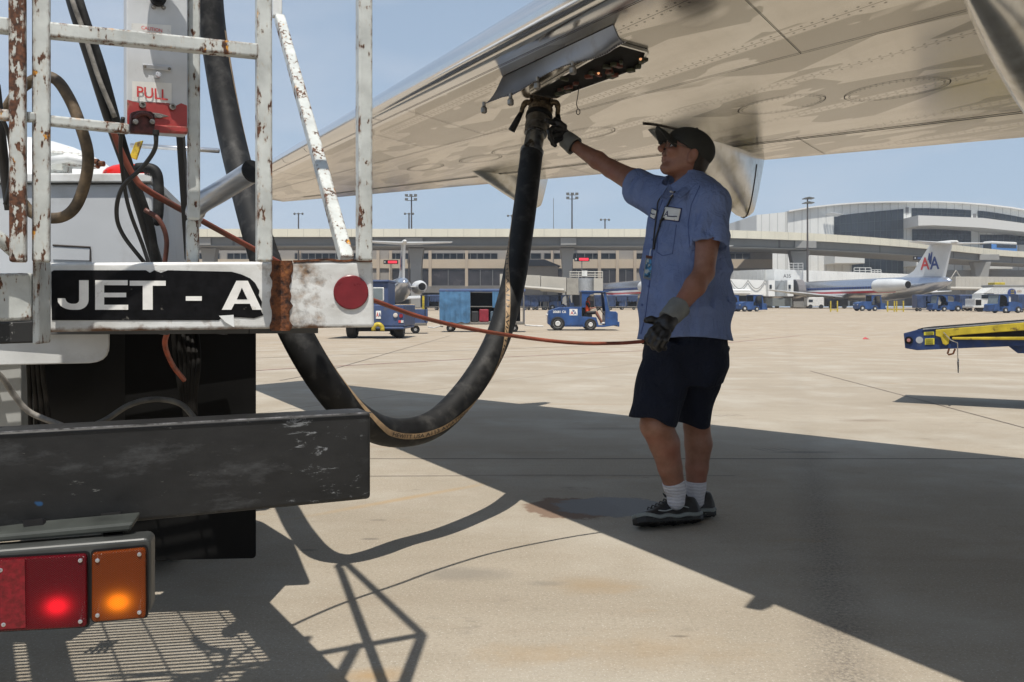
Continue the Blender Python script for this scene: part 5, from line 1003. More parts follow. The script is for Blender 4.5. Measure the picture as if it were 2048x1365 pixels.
K_.custom((.4, 3.6, .4), (1.12, 4.4, .98), lambda g: flatcone(g, LL0, LL1, .125, .102, .9) + fold2(g, 1), .022); K_.custom((.4, 3.6, .4), (1.12, 4.4, .98), lambda g: flatcone(g, RR0, RR1, .125, .086, .9) + fold2(g, 2), .022)
for a, b, R in ((LL1 + Vector((-.0, 0, .05)), LL1 + Vector((0, 0, -.05)), .078), (RR1 + Vector((0, 0, .05)), RR1 + Vector((0, 0, -.05)), .072)): K_.cone(a, b, R, R, .004, 'd')
K_.build('shorts', cloth('navy_shorts', (.010, .013, .024)), body)
# socks and shoes
sock = mat('white_sock', (.60, .60, .64), .9, var=.06, scale=20); so_m, st_, sb_ = newmat('ribbed_sock'); co = N(st_, 'ShaderNodeTexCoord').outputs['Object']; sp = N(st_, 'ShaderNodeSeparateXYZ'); st_.links.new(co, sp.inputs[0])
w1 = math_(st_, 'SINE', math_(st_, 'MULTIPLY', sp.outputs[0], 1100)); w2 = math_(st_, 'SINE', math_(st_, 'MULTIPLY', math_(st_, 'ADD', sp.outputs[2], math_(st_, 'MULTIPLY', noise(st_, 30), .02)), 420)); st_.links.new(mixc(st_, ramp(st_, w2, -.2, 1, 0, .4), (.62, .62, .66), (.38, .38, .43)), sb_.inputs['Base Color']); sb_.inputs['Roughness'].default_value = .95; bumpn(st_, sb_, math_(st_, 'ADD', w1, math_(st_, 'MULTIPLY', w2, 1.5)), .5, .002)
def shoe(heel, toe, roll, parent, sock_top, an, seed, lift=0):
    heel, toe = Vn(heel), Vn(toe); f = toe - heel; L_ = np.linalg.norm(f); f /= L_; up = np.array([0, 0, 1.]); s_ = np.cross(up, f); s_ /= np.linalg.norm(s_); u = np.cross(f, s_)
    c, sn = math.cos(roll), math.sin(roll); s2 = s_ * c + u * sn; u2 = u * c - s_ * sn; R = np.array([f, s2, u2]); mid = (heel + toe) / 2
    A = Field(mid - .24, mid + .24, .004); hl = L_ / 2
    def loc(g): return (g - mid) @ R.T
    wid = lambda x: np.interp(x / hl, [-1, -.85, -.5, -.1, .3, .6, .85, 1.0], [.022, .038, .042, .040, .050, .053, .043, .018])
    cen = lambda x: np.interp(x / hl, [-1, 0, 1], [0, 0, 0])
    def up_(g):
        q = loc(g); x, y, z = q[..., 0], q[..., 1], q[..., 2]; top = np.interp(x / hl, [-1, -.9, -.7, -.45, -.15, .15, .5, .8, 1.0], [.080, .118, .124, .118, .122, .100, .078, .066, .046]); zz_ = z - .034; hgt = top - .034
        w = wid(x); e = (np.abs(y / w) ** 2.4 + np.abs(np.maximum(zz_, 0) / hgt) ** 2.6) ** (1 / 2.4) - 1; return np.maximum(np.maximum(e * .03, -zz_ - .004), np.abs(x) - hl)
    A.custom(mid - .24, mid + .24, up_, .004); A.cone(np.array(an) + [0, 0, .10], np.array(an) + [0, 0, -.04], .037, .034, .004, 'd')
    upm = mat('black_sneaker', (.012, .012, .013), .45, var=.4, scale=60, bump=.3, bscale=200)
    sh = A.build('shoe', upm, parent); A2 = Field(mid - .24, mid + .24, .004); A3 = Field(mid - .24, mid + .24, .004)
    def mids(g, z0, z1, ex):
        q = loc(g); x, y, z = q[..., 0], q[..., 1], q[..., 2]; bz = np.interp(x / hl, [-1, -.6, .4, 1], [.006, 0, 0, .016]); w = wid(x) + ex; wv = .003 * np.sin(x * 60)
        return np.maximum(np.maximum(np.abs(y) - w, np.maximum(bz + z0 + wv - z, z - bz - z1 - wv)), np.abs(x) - hl - ex * .6)
    A2.custom(mid - .24, mid + .24, lambda g: mids(g, .026, .044, .006), .003); A2.build('midsole', mat('grey_midsole', (.20, .22, .21), .5, var=.15, scale=30), sh)
    def outs(g):
        q = loc(g); d = mids(g, .0, .027, .005); gr = np.abs(np.sin(q[..., 0] * 95 + q[..., 1] * 25)) ; return np.maximum(d, -(np.maximum(.0035 - np.abs(gr - 0) * .02, q[..., 2] - .010)))
    A3.custom(mid - .24, mid + .24, outs, .002); A3.build('outsole', mat('outsole_rubber', (.012, .012, .012), .55, var=.5, scale=90, dirt=(.2, .18, .15), dscale=50, dlo=.66, dhi=.7), sh)
    # laces and side stripe
    ptl = lambda x, y, z: Vector(mid + f * x + s2 * y + u2 * z)
    mb = MB()
    for k in range(5):
        x = hl * (-.02 + .13 * k); z = np.interp(x / hl, [-.15, .15, .5, .8], [.124, .104, .084, .070]); mb.tube([ptl(x, -.028, z - .012), ptl(x + .006, 0, z + .003), ptl(x, .028, z - .012)], .0032, 6)
    for k in (-1, 1): mb.tube(cr([ptl(-.02, 0, .124), ptl(-.01, .018 * k, .147), ptl(-.025, .030 * k, .134), ptl(-.02, .0, .124)], 4), .0028, 6)
    lc = mb.build('lace', M['cable'], sh, smooth=True)
    for k in (-1, 1):
        q = [ptl(hl * a, k * (float(wid(hl * a)) * b + .001), c_) for a, b, c_ in ((-.55, .98, .066), (-.3, 1.0, .076), (-.05, 1.0, .066), (.2, .98, .058), (.42, .93, .062))]; MB().tube(cr(q, 5), [.0015] + [.003] * 19 + [.0015], 6).build('side_stripe', mat('grey_trim', (.35, .37, .36), .4), sh, smooth=True)
    SK = Field(np.array(an) - .16, np.array(an) + .2, .004); kt = Vn(sock_top); SK.chain([Vn(an) + [0, 0, -.04], Vn(an) + [0, 0, .01], Vn(an).copy() * .45 + kt * .55, kt], [.040, .044, .047, .050], .01)
    dr = (kt - Vn(an)); dr /= np.linalg.norm(dr); SK.custom(kt - .1, kt + .16, lambda g: -((g - kt) @ dr) - .0, .002, 'd'); SK.build('sock', so_m, parent)
shoe(Vector((.862, 3.985, .002)), Vector((.548, 3.86, .012)), .40, body, ANL.lerp(KNL, .17), ANL, 1)
shoe(Vector((.945, 4.10, .002)), Vector((.66, 4.02, .006)), .15, body, ANR.lerp(KNR, .17), ANR, 2)
# gloves
gk = mat('black_glove', (.012, .012, .013), .38, var=.4, scale=40, bump=.35, bscale=90); gc = mat('grey_cuff', (.17, .175, .165), .8, var=.12, scale=25, bump=.3, bscale=300)
def glove(wr, palm, fingers, thumb, cuff0, cuff1, pr, parent, rc=(.044, .050)):
    wr, palm = Vn(wr), Vn(palm); G = Field(np.minimum(wr, palm) - .16, np.maximum(wr, palm) + .16, .0038)
    G.cone(wr, wr * .3 + palm * .7, .037, pr, .02); G.ell(palm, (pr * 1.05, pr * .95, pr * 1.15), None, .02)
    for fg in fingers: G.chain([Vn(p) for p in fg], [.0145, .0135, .0125, .0115][:len(fg)], .006)
    G.chain([Vn(p) for p in thumb], [.0175, .0150, .0130], .010); o = G.build('glove', gk, parent)
    c0, c1 = Vn(cuff0), Vn(cuff1); d = c1 - c0; Q = Field(np.minimum(c0, c1) - .1, np.maximum(c0, c1) + .1, .004)
    Q.custom(c0 - .12, c0 + .12, lambda g: flatcone(g, c0, c1, rc[0], rc[1]) + .002 * wav(g, 60, 2), .003); Q.cone(c1, c1 + d * .2, .040, .040, .002, 'd'); Q.build('glove_cuff', gc, o); return o
# far hand: fingers closed round the coupling collar, thumb side towards the camera
hz_ = lambda x, y, d: Vn(P(x, y, d))
glove(WRF, P(1121, 268, 4.46), [
    [hz_(1116, 250, 4.44), hz_(1104, 245, 4.42), hz_(1094, 241, 4.40)],
    [hz_(1118, 258, 4.42), hz_(1106, 257, 4.395), hz_(1098, 262, 4.375), hz_(1099, 268, 4.37)],
    [hz_(1120, 268, 4.42), hz_(1108, 270, 4.395), hz_(1100, 275, 4.38), hz_(1103, 281, 4.38)],
    [hz_(1123, 277, 4.42), hz_(1112, 282, 4.40), hz_(1106, 287, 4.39), hz_(1110, 291, 4.39)]],
    [hz_(1128, 254, 4.43), hz_(1118, 246, 4.42), hz_(1110, 240, 4.43)], hz_(1130, 277, 4.455), hz_(1150, 293, 4.425), .036, body, (.044, .050))
# near hand: curled round the end of the control cord
glove(WRN, P(1327, 655, 3.565), [
    [hz_(1316, 652, 3.545), hz_(1303, 662, 3.53), hz_(1294, 676, 3.535), hz_(1298, 687, 3.55)],
    [hz_(1321, 660, 3.535), hz_(1309, 672, 3.52), hz_(1302, 686, 3.525), hz_(1307, 696, 3.54)],
    [hz_(1328, 666, 3.53), hz_(1319, 680, 3.515), hz_(1313, 692, 3.52), hz_(1318, 700, 3.535)],
    [hz_(1336, 668, 3.535), hz_(1330, 681, 3.52), hz_(1325, 691, 3.525), hz_(1329, 697, 3.54)]],
    [hz_(1316, 645, 3.575), hz_(1303, 640, 3.565), hz_(1293, 641, 3.56)], hz_(1334, 640, 3.585), hz_(1361, 612, 3.625), .036, body, (.043, .049))
HD = thing('cord_handle', 'black ring-ended switch handle held in the left glove of the worker', 'handle', tuple(P(1306, 684, 3.555)))
MB().tube([P(1284, 684, 3.55), P(1300, 684, 3.552), P(1318, 682, 3.555)], [.010, .014, .016], 12).build('grip', M['rubber'], HD, smooth=True)
MB().tube([P(1322 + 9 * math.cos(a), 682 + 10 * math.sin(a), 3.53) for a in np.linspace(0, 2 * math.pi, 17)], .0035, 6, cap=False).build('ring', M['steel'], HD, smooth=True)
# ---------------------------------------------------------------- elevated roadway
def at(px, d, z=None): return Vector(((px - CX) / F * d, d, gz(d) if z is None else z))
ZR = 14.44
path = cr([Vector(((px - CX) / F * d, d, 0)) for px, d in ((-900, 150), (-200, 150), (250, 150), (700, 150), (1150, 150), (1380, 151), (1560, 156), (1720, 166), (1880, 184), (2048, 211), (2300, 226), (2600, 240))], 8)
def strip(prof):   # closed cross-section [(offset away from camera, z)] swept along the path
    rings = []
    for i, p in enumerate(path):
        t = (path[min(i + 1, len(path) - 1)] - path[max(i - 1, 0)]).normalized(); n = Vector((-t.y, t.x, 0)); rings.append([p + n * o + Vector((0, 0, z)) for o, z in prof])
    return MB().loft(rings)
RW = thing('elevated_roadway', 'long elevated concrete roadway with cream parapet crossing in front of the terminal', 'elevated roadway', (0, 160, gz(160)))
def panelmat(name, col, per, dk=.8):
    m, t, b = newmat(name); co = N(t, 'ShaderNodeTexCoord').outputs['Object']; sp = N(t, 'ShaderNodeSeparateXYZ'); t.links.new(co, sp.inputs[0])
    fr = math_(t, 'FRACT', math_(t, 'DIVIDE', sp.outputs[0], per)); ln = ramp(t, math_(t, 'ABSOLUTE', math_(t, 'SUBTRACT', fr, .5)), .488, .494)
    st = ramp(t, noise(t, .5, 6, .6, sc=(1, 1, .2)), .4, .75, 0, .35); c = mixc(t, st, col, tuple(x * .72 for x in col)); t.links.new(mixc(t, ln, c, tuple(x * dk * .6 for x in col)), b.inputs['Base Color']); b.inputs['Roughness'].default_value = .85; return m
strip([(0, ZR), (.35, ZR), (.35, ZR - 1.38), (0, ZR - 1.38)]).build('parapet', panelmat('parapet_concrete', (.64, .61, .50), 2.75), RW)
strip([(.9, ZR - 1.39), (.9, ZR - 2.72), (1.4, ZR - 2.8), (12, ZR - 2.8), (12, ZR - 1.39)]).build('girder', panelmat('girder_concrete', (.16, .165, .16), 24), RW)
strip([(.36, ZR - .9), (.36, ZR - 1.38), (14, ZR - 1.38), (14, ZR - .9)]).build('deck', M['concg'], RW)
strip([(.7, ZR - 2.81), (.7, ZR - 2.93), (12, ZR - 2.93), (12, ZR - 2.81)]).build('bearing_ledge', M['concg'], RW)
for px, w in ((420, 2), (833, 2.0), (1134, 1.8), (1597, 2.6), (1960, 3)):
    d = float(np.interp((px - CX) / F, [p.x / p.y for p in path], [p.y for p in path])) + 4.5; b = at(px, d)
    mb = MB(); mb.loft([[Vector((b.x + s * (w / 2) * k, b.y + q, z)) for s, q in ((-1, -1), (1, -1), (1, 1), (-1, 1))] for z, k in ((b.z, .95), (7.5, .95), (9.6, 1.1), (11.4, 1.4))]); col = mb.build('column', M['concg'], RW, bevel=.12)
    MB().box((b.x, b.y - 3.9, ZR - 2.1), (w * 1.5, .3, 1.3)).build('bearing_block', M['concg'], RW, bevel=.05)
rl = MB(); 
for i in range(28, len(path) - 20, 1): rl.tube([path[i] + Vector((0, 12, ZR + .8)), path[i + 1] + Vector((0, 12, ZR + .8))], .06, 4)
for i in range(28, len(path) - 20, 2): rl.tube([path[i] + Vector((0, 12, ZR - .9)), path[i] + Vector((0, 12, ZR + .8))], .05, 4)
rl.build('railing', M['concg'], RW)
# ---------------------------------------------------------------- terminal behind the roadway
TB = thing('terminal_building', 'long tan terminal building with ribbon windows behind the elevated roadway', 'terminal', (-10, 175, gz(175)))
DT = 172.0; ZT_ = lambda py, d=DT: H - (py - HY) / F * d
def wallbox(x0, x1, y0, y1, m, nm, d=DT, dep=.6, parent=None, **k):   # px range, py range
    a = (x0 - CX) / F * d; b = (x1 - CX) / F * d; z0, z1 = ZT_(y1, d), ZT_(y0, d)
    return MB().box(((a + b) / 2, d + dep / 2, (z0 + z1) / 2), (b - a, dep, z1 - z0)).build(nm, m, parent or TB, **k)
wallbox(-900, 1545, 488, 620, M['tang'], 'wall', dep=25)
wallbox(-900, 1545, 519, 537, mat('beige_band', (.50, .42, .32), .8, var=.05, scale=.3), 'wall_band', d=DT - .35, dep=.34)
winm = M['glass']; frm = mat('window_frame_grey', (.16, .16, .16), .5)
def ribbon(x0, x1, y0, y1, n, nm='window', gm_=winm, d=DT):
    w = wallbox(x0, x1, y0, y1, gm_, nm, d=d - .08, dep=.07); mb = MB()
    for k in range(n + 1):
        a = (x0 + (x1 - x0) * k / n - CX) / F * d; mb.box((a, d - .14, (ZT_(y0) + ZT_(y1)) / 2), (.14, .12, ZT_(y0) - ZT_(y1)))
    for y in (y0, y1): mb.box((((x0 + x1) / 2 - CX) / F * d, d - .13, ZT_(y)), ((x1 - x0) / F * d, .11, .12))
    mb.build('window_frame', frm, w)
for x0, x1, n in ((-420, -180, 12), (-140, 60, 10), (90, 240, 8), (262, 440, 13), (455, 560, 8), (590, 740, 11), (778, 995, 16), (1020, 1082, 3), (1088, 1234, 9), (1272, 1420, 9), (1440, 1500, 4)): ribbon(x0, x1, 507, 519, n)
for x0, x1, n in ((784, 858, 3), (862, 931, 2), (936, 1010, 3), (1020, 1100, 3), (1110, 1196, 4), (1202, 1268, 4), (600, 700, 3), (400, 560, 4), (200, 380, 5), (0, 180, 5)): ribbon(x0, x1, 539, 572, n, gm_=mat('dark_bay_glass', (.045, .042, .048), .25, var=.3, scale=.4))
for x in (756, 781, 860, 933, 1015, 1105, 1199, 1235, 1270, 598, 702, 390, 190): wallbox(x - 3, x + 3, 498, 575, M['tan'], 'pilaster', d=DT - .7, dep=.34)
wallbox(-900, 1200, 573, 586, mat('canopy_grey', (.20, .19, .18), .7, var=.1, scale=.4), 'canopy', d=DT - 3, dep=3)
wallbox(-900, 1545, 586, 612, mat('bag_hall_dark', (.055, .055, .06), .7, var=.3, scale=.5), 'ground_floor', d=DT - .5, dep=.3)
wallbox(1440, 1520, 492, 506, M['glass'], 'window', d=DT - .5, dep=.2)
# low roofed pavilion next to the column
PV = thing('pavilion', 'small grey hip-roofed building beside the roadway column', 'building', tuple(at(1075, 160)))
a, b = at(1040, 160), at(1116, 160); mb = MB(); z0 = ZT_(533, 160); mb.box(((a.x + b.x) / 2, 163, (a.z + z0) / 2), (b.x - a.x, 6, z0 - a.z)); mb.build('wall', M['tang'], PV)
MB().loft([[Vector((a.x - .5, 159, z0)), Vector((b.x + .5, 159, z0)), Vector((b.x + .5, 167, z0)), Vector((a.x - .5, 167, z0))], [Vector((a.x - .5, 162.5, z0 + 1.4)), Vector((b.x - 2.4, 162.5, z0 + 1.4)), Vector((b.x - 2.4, 163.5, z0 + 1.4)), Vector((a.x - .5, 163.5, z0 + 1.4))]]).build('roof', mat('slate_roof', (.15, .155, .17), .7), PV)
# ---------------------------------------------------------------- new hall with arched roof
HB = thing('concourse_hall', 'large white hall with arched roof and dark curved windows on the right', 'terminal', (90, 245, gz(245)))
DH = 240.0
zh_ = lambda py: H - (py - HY) / F * DH
def hp2(px, py, d=DH): return Vector(((px - CX) / F * DH, d, zh_(py)))
top = [(1575, 424), (1620, 416), (1670, 410.5), (1720, 407), (1770, 405.5), (1820, 405), (1870, 405), (1920, 407), (1970, 411), (2020, 417), (2080, 427), (2140, 440), (2220, 462), (2300, 490)]
poly = [hp2(1575, 612)] + [hp2(*p) for p in top] + [hp2(2300, 612)]; MB().prism(poly, (0, 60, 0)).build('wall', M['hall'], HB)
MB().prism([hp2(1514, 612, DH + .4), hp2(1514, 430, DH + .4), hp2(1574.6, 424, DH + .4), hp2(1574.6, 612, DH + .4)], (-3, 60, 0)).build('side_wall', M['hall'], HB)
rf = [hp2(x, y - 1.6) for x, y in top]; rb = [hp2(x, y + 1) for x, y in top]; MB().prism([p + Vector((0, -1.2, 0)) for p in rf] + [p + Vector((0, -1.2, 0)) for p in rb[::-1]], (0, 61.5, 0)).build('roof', mat('roof_edge_white', (.70, .70, .68), .6), HB)
def arcglass(x0, x1, ytop, ybot, n=14, nm='window'):
    t = [hp2(x0 + (x1 - x0) * k / n, ytop(x0 + (x1 - x0) * k / n)) for k in range(n + 1)]; bo = [hp2(x1, ybot(x1)), hp2(x0, ybot(x0))]
    g = MB().prism([p + Vector((0, -.12, 0)) for p in t + bo], (0, .1, 0)).build(nm, M['glass'], HB); mb = MB(); N_ = int((x1 - x0) / 11)
    for k in range(N_ + 1):
        x = x0 + (x1 - x0) * k / N_; mb.bar(hp2(x, ytop(x)) + Vector((0, -.2, 0)), hp2(x, ybot(x)) + Vector((0, -.2, 0)), .10, .1)
    for s in (.35, .7): mb.bar(hp2(x0, ytop(x0) * (1 - s) + ybot(x0) * s) + Vector((0, -.2, 0)), hp2(x1, ytop(x1) * (1 - s) + ybot(x1) * s) + Vector((0, -.2, 0)), .09, .09)
    mb.build('window_frame', mat('frame_dark', (.05, .065, .07), .4), g)
arcglass(1668, 1806, lambda x: 434 - 15.5 * ((x - 1668) / 138) ** .75, lambda x: 478); arcglass(1823, 1941, lambda x: 417 + 4 * ((x - 1835) / 106) ** 2 if x > 1835 else 417, lambda x: 437 + (x - 1823) * .055)
arcglass(1955, 2120, lambda x: 422 + 30 * ((x - 1955) / 165) ** 1.3, lambda x: 444 + (x - 1955) * .22)
arcglass(1824, 1941, lambda x: 459, lambda x: 488); arcglass(1960, 2100, lambda x: 470, lambda x: 490)
arcglass(1704, 1806, lambda x: 502, lambda x: 560)
MB().prism([hp2(1806, 438), hp2(1930, 443), hp2(2140, 470), hp2(2140, 482), hp2(1930, 462), hp2(1835, 457), hp2(1806, 458)], (0, -9, 0)).build('canopy', mat('canopy_white', (.60, .59, .56), .6, var=.04), HB)
for x, y in ((1648, 427), (1838, 434), (1970, 447)):
    for k in range(5): MB().bar(hp2(x + k * 5.5, y + 4 + k * .8) + Vector((0, -1, 0)), hp2(x + k * 5.5 + 6, y + 1 + k * .8) + Vector((0, -3.5, 0)), .5, .12).build('sunshade', M['acwhite'], HB)
for x, y in ((1814, 421), (1949, 434)): MB().box(hp2(x, y) + Vector((0, -.1, 0)), (.8, .15, 1.6)).build('vent', frm, HB)
for x0, x1, y0, y1 in ((1648, 1706, 497, 530), (1806, 1860, 505, 535), (1925, 1992, 515, 541)):
    a, b = hp2(x0, y1), hp2(x1, y0); MB().box(((a.x + b.x) / 2, DH - 4, (a.z + b.z) / 2), (b.x - a.x, 8, b.z - a.z)).build('projecting_box', mat('box_cladding', (.58, .59, .57), .6, var=.04), HB, bevel=.05)
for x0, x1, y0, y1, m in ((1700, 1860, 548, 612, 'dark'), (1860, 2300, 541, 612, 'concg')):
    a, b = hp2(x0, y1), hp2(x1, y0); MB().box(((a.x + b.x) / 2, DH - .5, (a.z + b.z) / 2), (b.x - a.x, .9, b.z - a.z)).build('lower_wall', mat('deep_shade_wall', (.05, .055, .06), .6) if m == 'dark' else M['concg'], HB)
# ---------------------------------------------------------------- floodlight masts
def mast(px, ptop, d, kind, label):
    g = thing('light_mast', label, 'light mast', tuple(at(px, d)), 0, 'light masts along the elevated roadway'); zt = H - (ptop - HY) / F * d; b = at(px, d)
    MB().tube([b, Vector((b.x, b.y, zt))], [.22, .12], 8).build('pole', mat('mast_brown', (.07, .06, .055), .6), g); k = d / F
    hd = mat('lamp_head', (.12, .12, .11), .4)
    if kind == 'flood':
        for dy, xs in ((1, (-9, 0, 9)), (9, (-9, 9))):
            MB().bar(Vector((b.x - 9 * k, b.y, zt - dy * k - 1.5 * k)), Vector((b.x + 9 * k, b.y, zt - dy * k - 1.5 * k)), .12).build('cross_arm', hd, g)
            for x in xs: MB().loft([[Vector((b.x + x * k + sx * w * k, b.y - q, zt - dy * k + z * k)) for sx, z in ((-1, -2.2), (1, -2.2), (1, 2.2), (-1, 2.2))] for w, q in ((2.2, .2), (3.2, .9))]).build('floodlight', hd, g)
    elif kind == 'globe':
        MB().bar(Vector((b.x - 8 * k, b.y, zt)), Vector((b.x + 8 * k, b.y, zt)), .1).build('cross_arm', hd, g)
        for x in (-8, 0, 8): MB().ball((b.x + x * k, b.y, zt), (2.4 * k, 2.4 * k, 2.4 * k)).build('globe_lamp', hd, g, smooth=True)
    else:
        for dy in (1, 10):
            for s in (-1, 1): MB().loft([[Vector((b.x + s * x * k, b.y + q, zt - dy * k + z * k)) for q, z in ((-.8, -1.4), (.8, -1.4), (.8, t_), (-.8, t_))] for x, t_ in ((.5, 2), (11 if s > 0 else 8, .2))]).build('shoebox_lamp', hd, g)
mast(823, 391, 168, 'flood', 'tall floodlight mast with two lamp rows left of the fuel hose'); mast(818, 428, 168, 'globe', 'short globe lamp pole right beside the tall floodlight mast')
mast(1144, 388, 168, 'flood', 'tall floodlight mast between the fuel hose and the worker'); mast(1210, 440, 175, 'globe', 'short globe lamp pole just left of the worker')
mast(597, 428, 168, 'globe', 'globe lamp pole seen between the white truck posts'); mast(364, 440, 168, 'globe', 'globe lamp pole seen beside the cabinet of the truck')
mast(1615, 396, 150, 'shoe', 'mast with stacked shoebox lamps in front of the white hall'); mast(1024, 432, 168, 'globe', 'globe lamp pole mostly hidden behind the fuel hose')
am = thing('aerial_mast', 'thin bare aerial mast above the roadway parapet', 'aerial mast', tuple(at(1107, 168))); b = at(1107, 168); MB().tube([b, Vector((b.x, b.y, H + 218 / F * 168))], [.09, .05], 6).build('pole', frm, am)
# gate display boards
def board(px0, px1, py0, py1, d, label, lit=True):
    g = thing('gate_display', label, 'display', ((px0 - CX) / F * d, d, ZT_(py1, d))); a = Vector(((px0 - CX) / F * d, d, ZT_(py1, d))); b = Vector(((px1 - CX) / F * d, d, ZT_(py0, d)))
    MB().box((a + b) / 2 + Vector((0, .2, 0)), (b.x - a.x, .4, b.z - a.z)).build('housing', M['black'], g); w = b.x - a.x
    MB().box(((a.x + b.x) / 2 + w * .12, d - .03, (a.z + b.z) / 2), (w * .62, .04, (b.z - a.z) * .62)).build('led_panel', M['led'] if lit else M['navy'], g)
    MB().box((a.x + w * .1, d - .03, (a.z + b.z) / 2), (w * .07, .04, (b.z - a.z) * .5)).build('gate_symbol', M['rim'], g)
    MB().bar(Vector((a.x + w / 2, d + .3, b.z)), Vector((a.x + w / 2, d + .3, a.z - 3)), .15).build('mounting_post', frm, g)
board(767, 796, 520.5, 528.5, 166, 'red lit gate display board on the terminal wall left of the tail fin'); board(1149, 1179, 515, 523, 140, 'red lit gate display board above the tan boarding bridge')
board(1828, 1850, 513, 520, 170, 'unlit small display board left of the aircraft tail fin', False)
# ---------------------------------------------------------------- boarding bridges
def rib(mb, a, b, z0, z1, w, n):   # ribbed tunnel between two ground points
    a, b = Vector(a), Vector(b); t = (b - a).normalized(); nn = Vector((-t.y, t.x, 0)) * w / 2
    mb.hexa([a - nn + Vector((0, 0, z0[0])), b - nn + Vector((0, 0, z0[1])), b + nn + Vector((0, 0, z0[1])), a + nn + Vector((0, 0, z0[0])), a - nn + Vector((0, 0, z1[0])), b - nn + Vector((0, 0, z1[1])), b + nn + Vector((0, 0, z1[1])), a + nn + Vector((0, 0, z1[0]))])
    for k in range(n):
        s = (k + .5) / n; p = a.lerp(b, s); l0 = z0[0] + (z0[1] - z0[0]) * s; l1 = z1[0] + (z1[1] - z1[0]) * s; u = t * .10; q = nn * 1.03
        mb.hexa([p - u - q + Vector((0, 0, l0 + .1)), p + u - q + Vector((0, 0, l0 + .1)), p + u + q + Vector((0, 0, l0 + .1)), p - u + q + Vector((0, 0, l0 + .1)), p - u - q + Vector((0, 0, l1 - .25)), p + u - q + Vector((0, 0, l1 - .25)), p + u + q + Vector((0, 0, l1 - .25)), p - u + q + Vector((0, 0, l1 - .25))])
def zat(py, d): return H - (py - HY) / F * d
D1 = 120
G1 = thing('boarding_bridge', 'tan ribbed boarding bridge behind the blue tug with the orange-vested driver', 'boarding bridge', tuple(at(1110, D1)))
tm_ = mat('tan_bridge_metal', (.44, .42, .37), .6, var=.06, scale=.4); wm_ = mat('white_bridge_metal', (.76, .77, .75), .5, var=.05, scale=.4)
mb = MB(); rib(mb, ((1000 - CX) / F * D1, D1, 0), ((1080 - CX) / F * D1, D1, 0), (zat(576, D1), zat(579, D1)), (zat(549, D1), zat(552, D1)), 3, 16); mb.build('tunnel', tm_, G1)
mb = MB(); rib(mb, ((1081 - CX) / F * D1, D1, 0), ((1131 - CX) / F * D1, D1, 0), (zat(583, D1), zat(585, D1)), (zat(553, D1), zat(556, D1)), 3.3, 11); mb.build('inner_tunnel', tm_, G1)
MB().tube([P(1040, 574, D1 - 2), P(1128, 581, D1 - 2)], .22, 8).build('bridge_beam', tm_, G1)
a, b = P(1132, 590, D1), P(1154, 557, D1); MB().box(((a.x + b.x) / 2, D1, (a.z + b.z) / 2), (b.x - a.x, 3.4, b.z - a.z)).build('bridge_head', mat('bridge_canvas_grey', (.30, .285, .25), .8, var=.15, scale=1), G1)
a, b = P(1154, 590, D1), P(1188, 557, D1); MB().lathe(((a.x + b.x) / 2, D1 + .5, a.z), (0, 0, 1), [(0, 1.15), (b.z - a.z, 1.15)], 18).build('rotating_cab', mat('cab_shutter', (.34, .36, .38), .5, var=.1), G1, smooth=True, auto=30)
for x0, x1 in ((1153, 1156), (1187, 1205)): a, b = P(x0, 590, D1 - .8), P(x1, 557, D1 - .8); MB().box(((a.x + b.x) / 2, D1 - .2, (a.z + b.z) / 2), (b.x - a.x, 2.4, b.z - a.z)).build('cab_wall', tm_, G1)
mb = MB()
for y in (544, 549, 553): mb.tube([P(1140, y, D1), P(1205, y, D1)], .06, 5)
for x in (1140, 1157, 1172, 1190, 1205): mb.tube([P(x, 557, D1), P(x, 543, D1)], .06, 5)
mb.build('roof_railing', tm_, G1); a, b = P(1164, 553, D1), P(1174, 542, D1); MB().box((a + b) / 2, (b.x - a.x, .6, b.z - a.z)).build('roof_unit', M['ribw'], G1)
for x in (1090, 1170): MB().bar(at(x, D1), Vector((at(x, D1).x, D1, zat(584, D1))), .6).build('support_leg', frm, G1)
D2 = 148
G2 = thing('boarding_bridge', 'white ribbed boarding bridge marked A35 docked at the striped airliner', 'boarding bridge', tuple(at(1580, D2)))
mb = MB(); rib(mb, ((1545 - CX) / F * D2, D2 + 3, 0), ((1860 - CX) / F * (D2 + 24), D2 + 24, 0), (zat(578, D2), zat(585, D2 + 24)), (zat(538, D2), zat(551, D2 + 24)), 3.2, 40); mb.build('tunnel', wm_, G2)
mb = MB(); rib(mb, ((1462 - CX) / F * D2, D2 + 12, 0), ((1550 - CX) / F * D2, D2 + 4, 0), (zat(565, D2), zat(566, D2)), (zat(539, D2), zat(538, D2)), 3.2, 14); mb.build('tunnel', mat('shaded_bridge_metal', (.50, .51, .50), .6), G2)
mb = MB(); mb.hexa([P(1440, 591, D2 - 1), P(1535, 592, D2 - 1), P(1535, 592, D2 + 2), P(1440, 591, D2 + 2), P(1440, 558, D2 - 1), P(1535, 561, D2 - 1), P(1535, 561, D2 + 2), P(1440, 558, D2 + 2)]); mb.build('lower_tunnel', wm_, G2)
mb = MB()
for y in (582, 586): mb.tube([P(1440, y, D2 - 1.4), P(1500, y, D2 - 1.4)], .25, 6)
mb.build('bridge_beam', wm_, G2)
for s in range(3): MB().tube([P(1462 + 34 * s + 34 * u, 561 + 17 * math.sin(math.pi * u), D2 - 1.2) for u in np.linspace(0, 1, 9)], .06, 4).build('looped_cable', frm, G2)
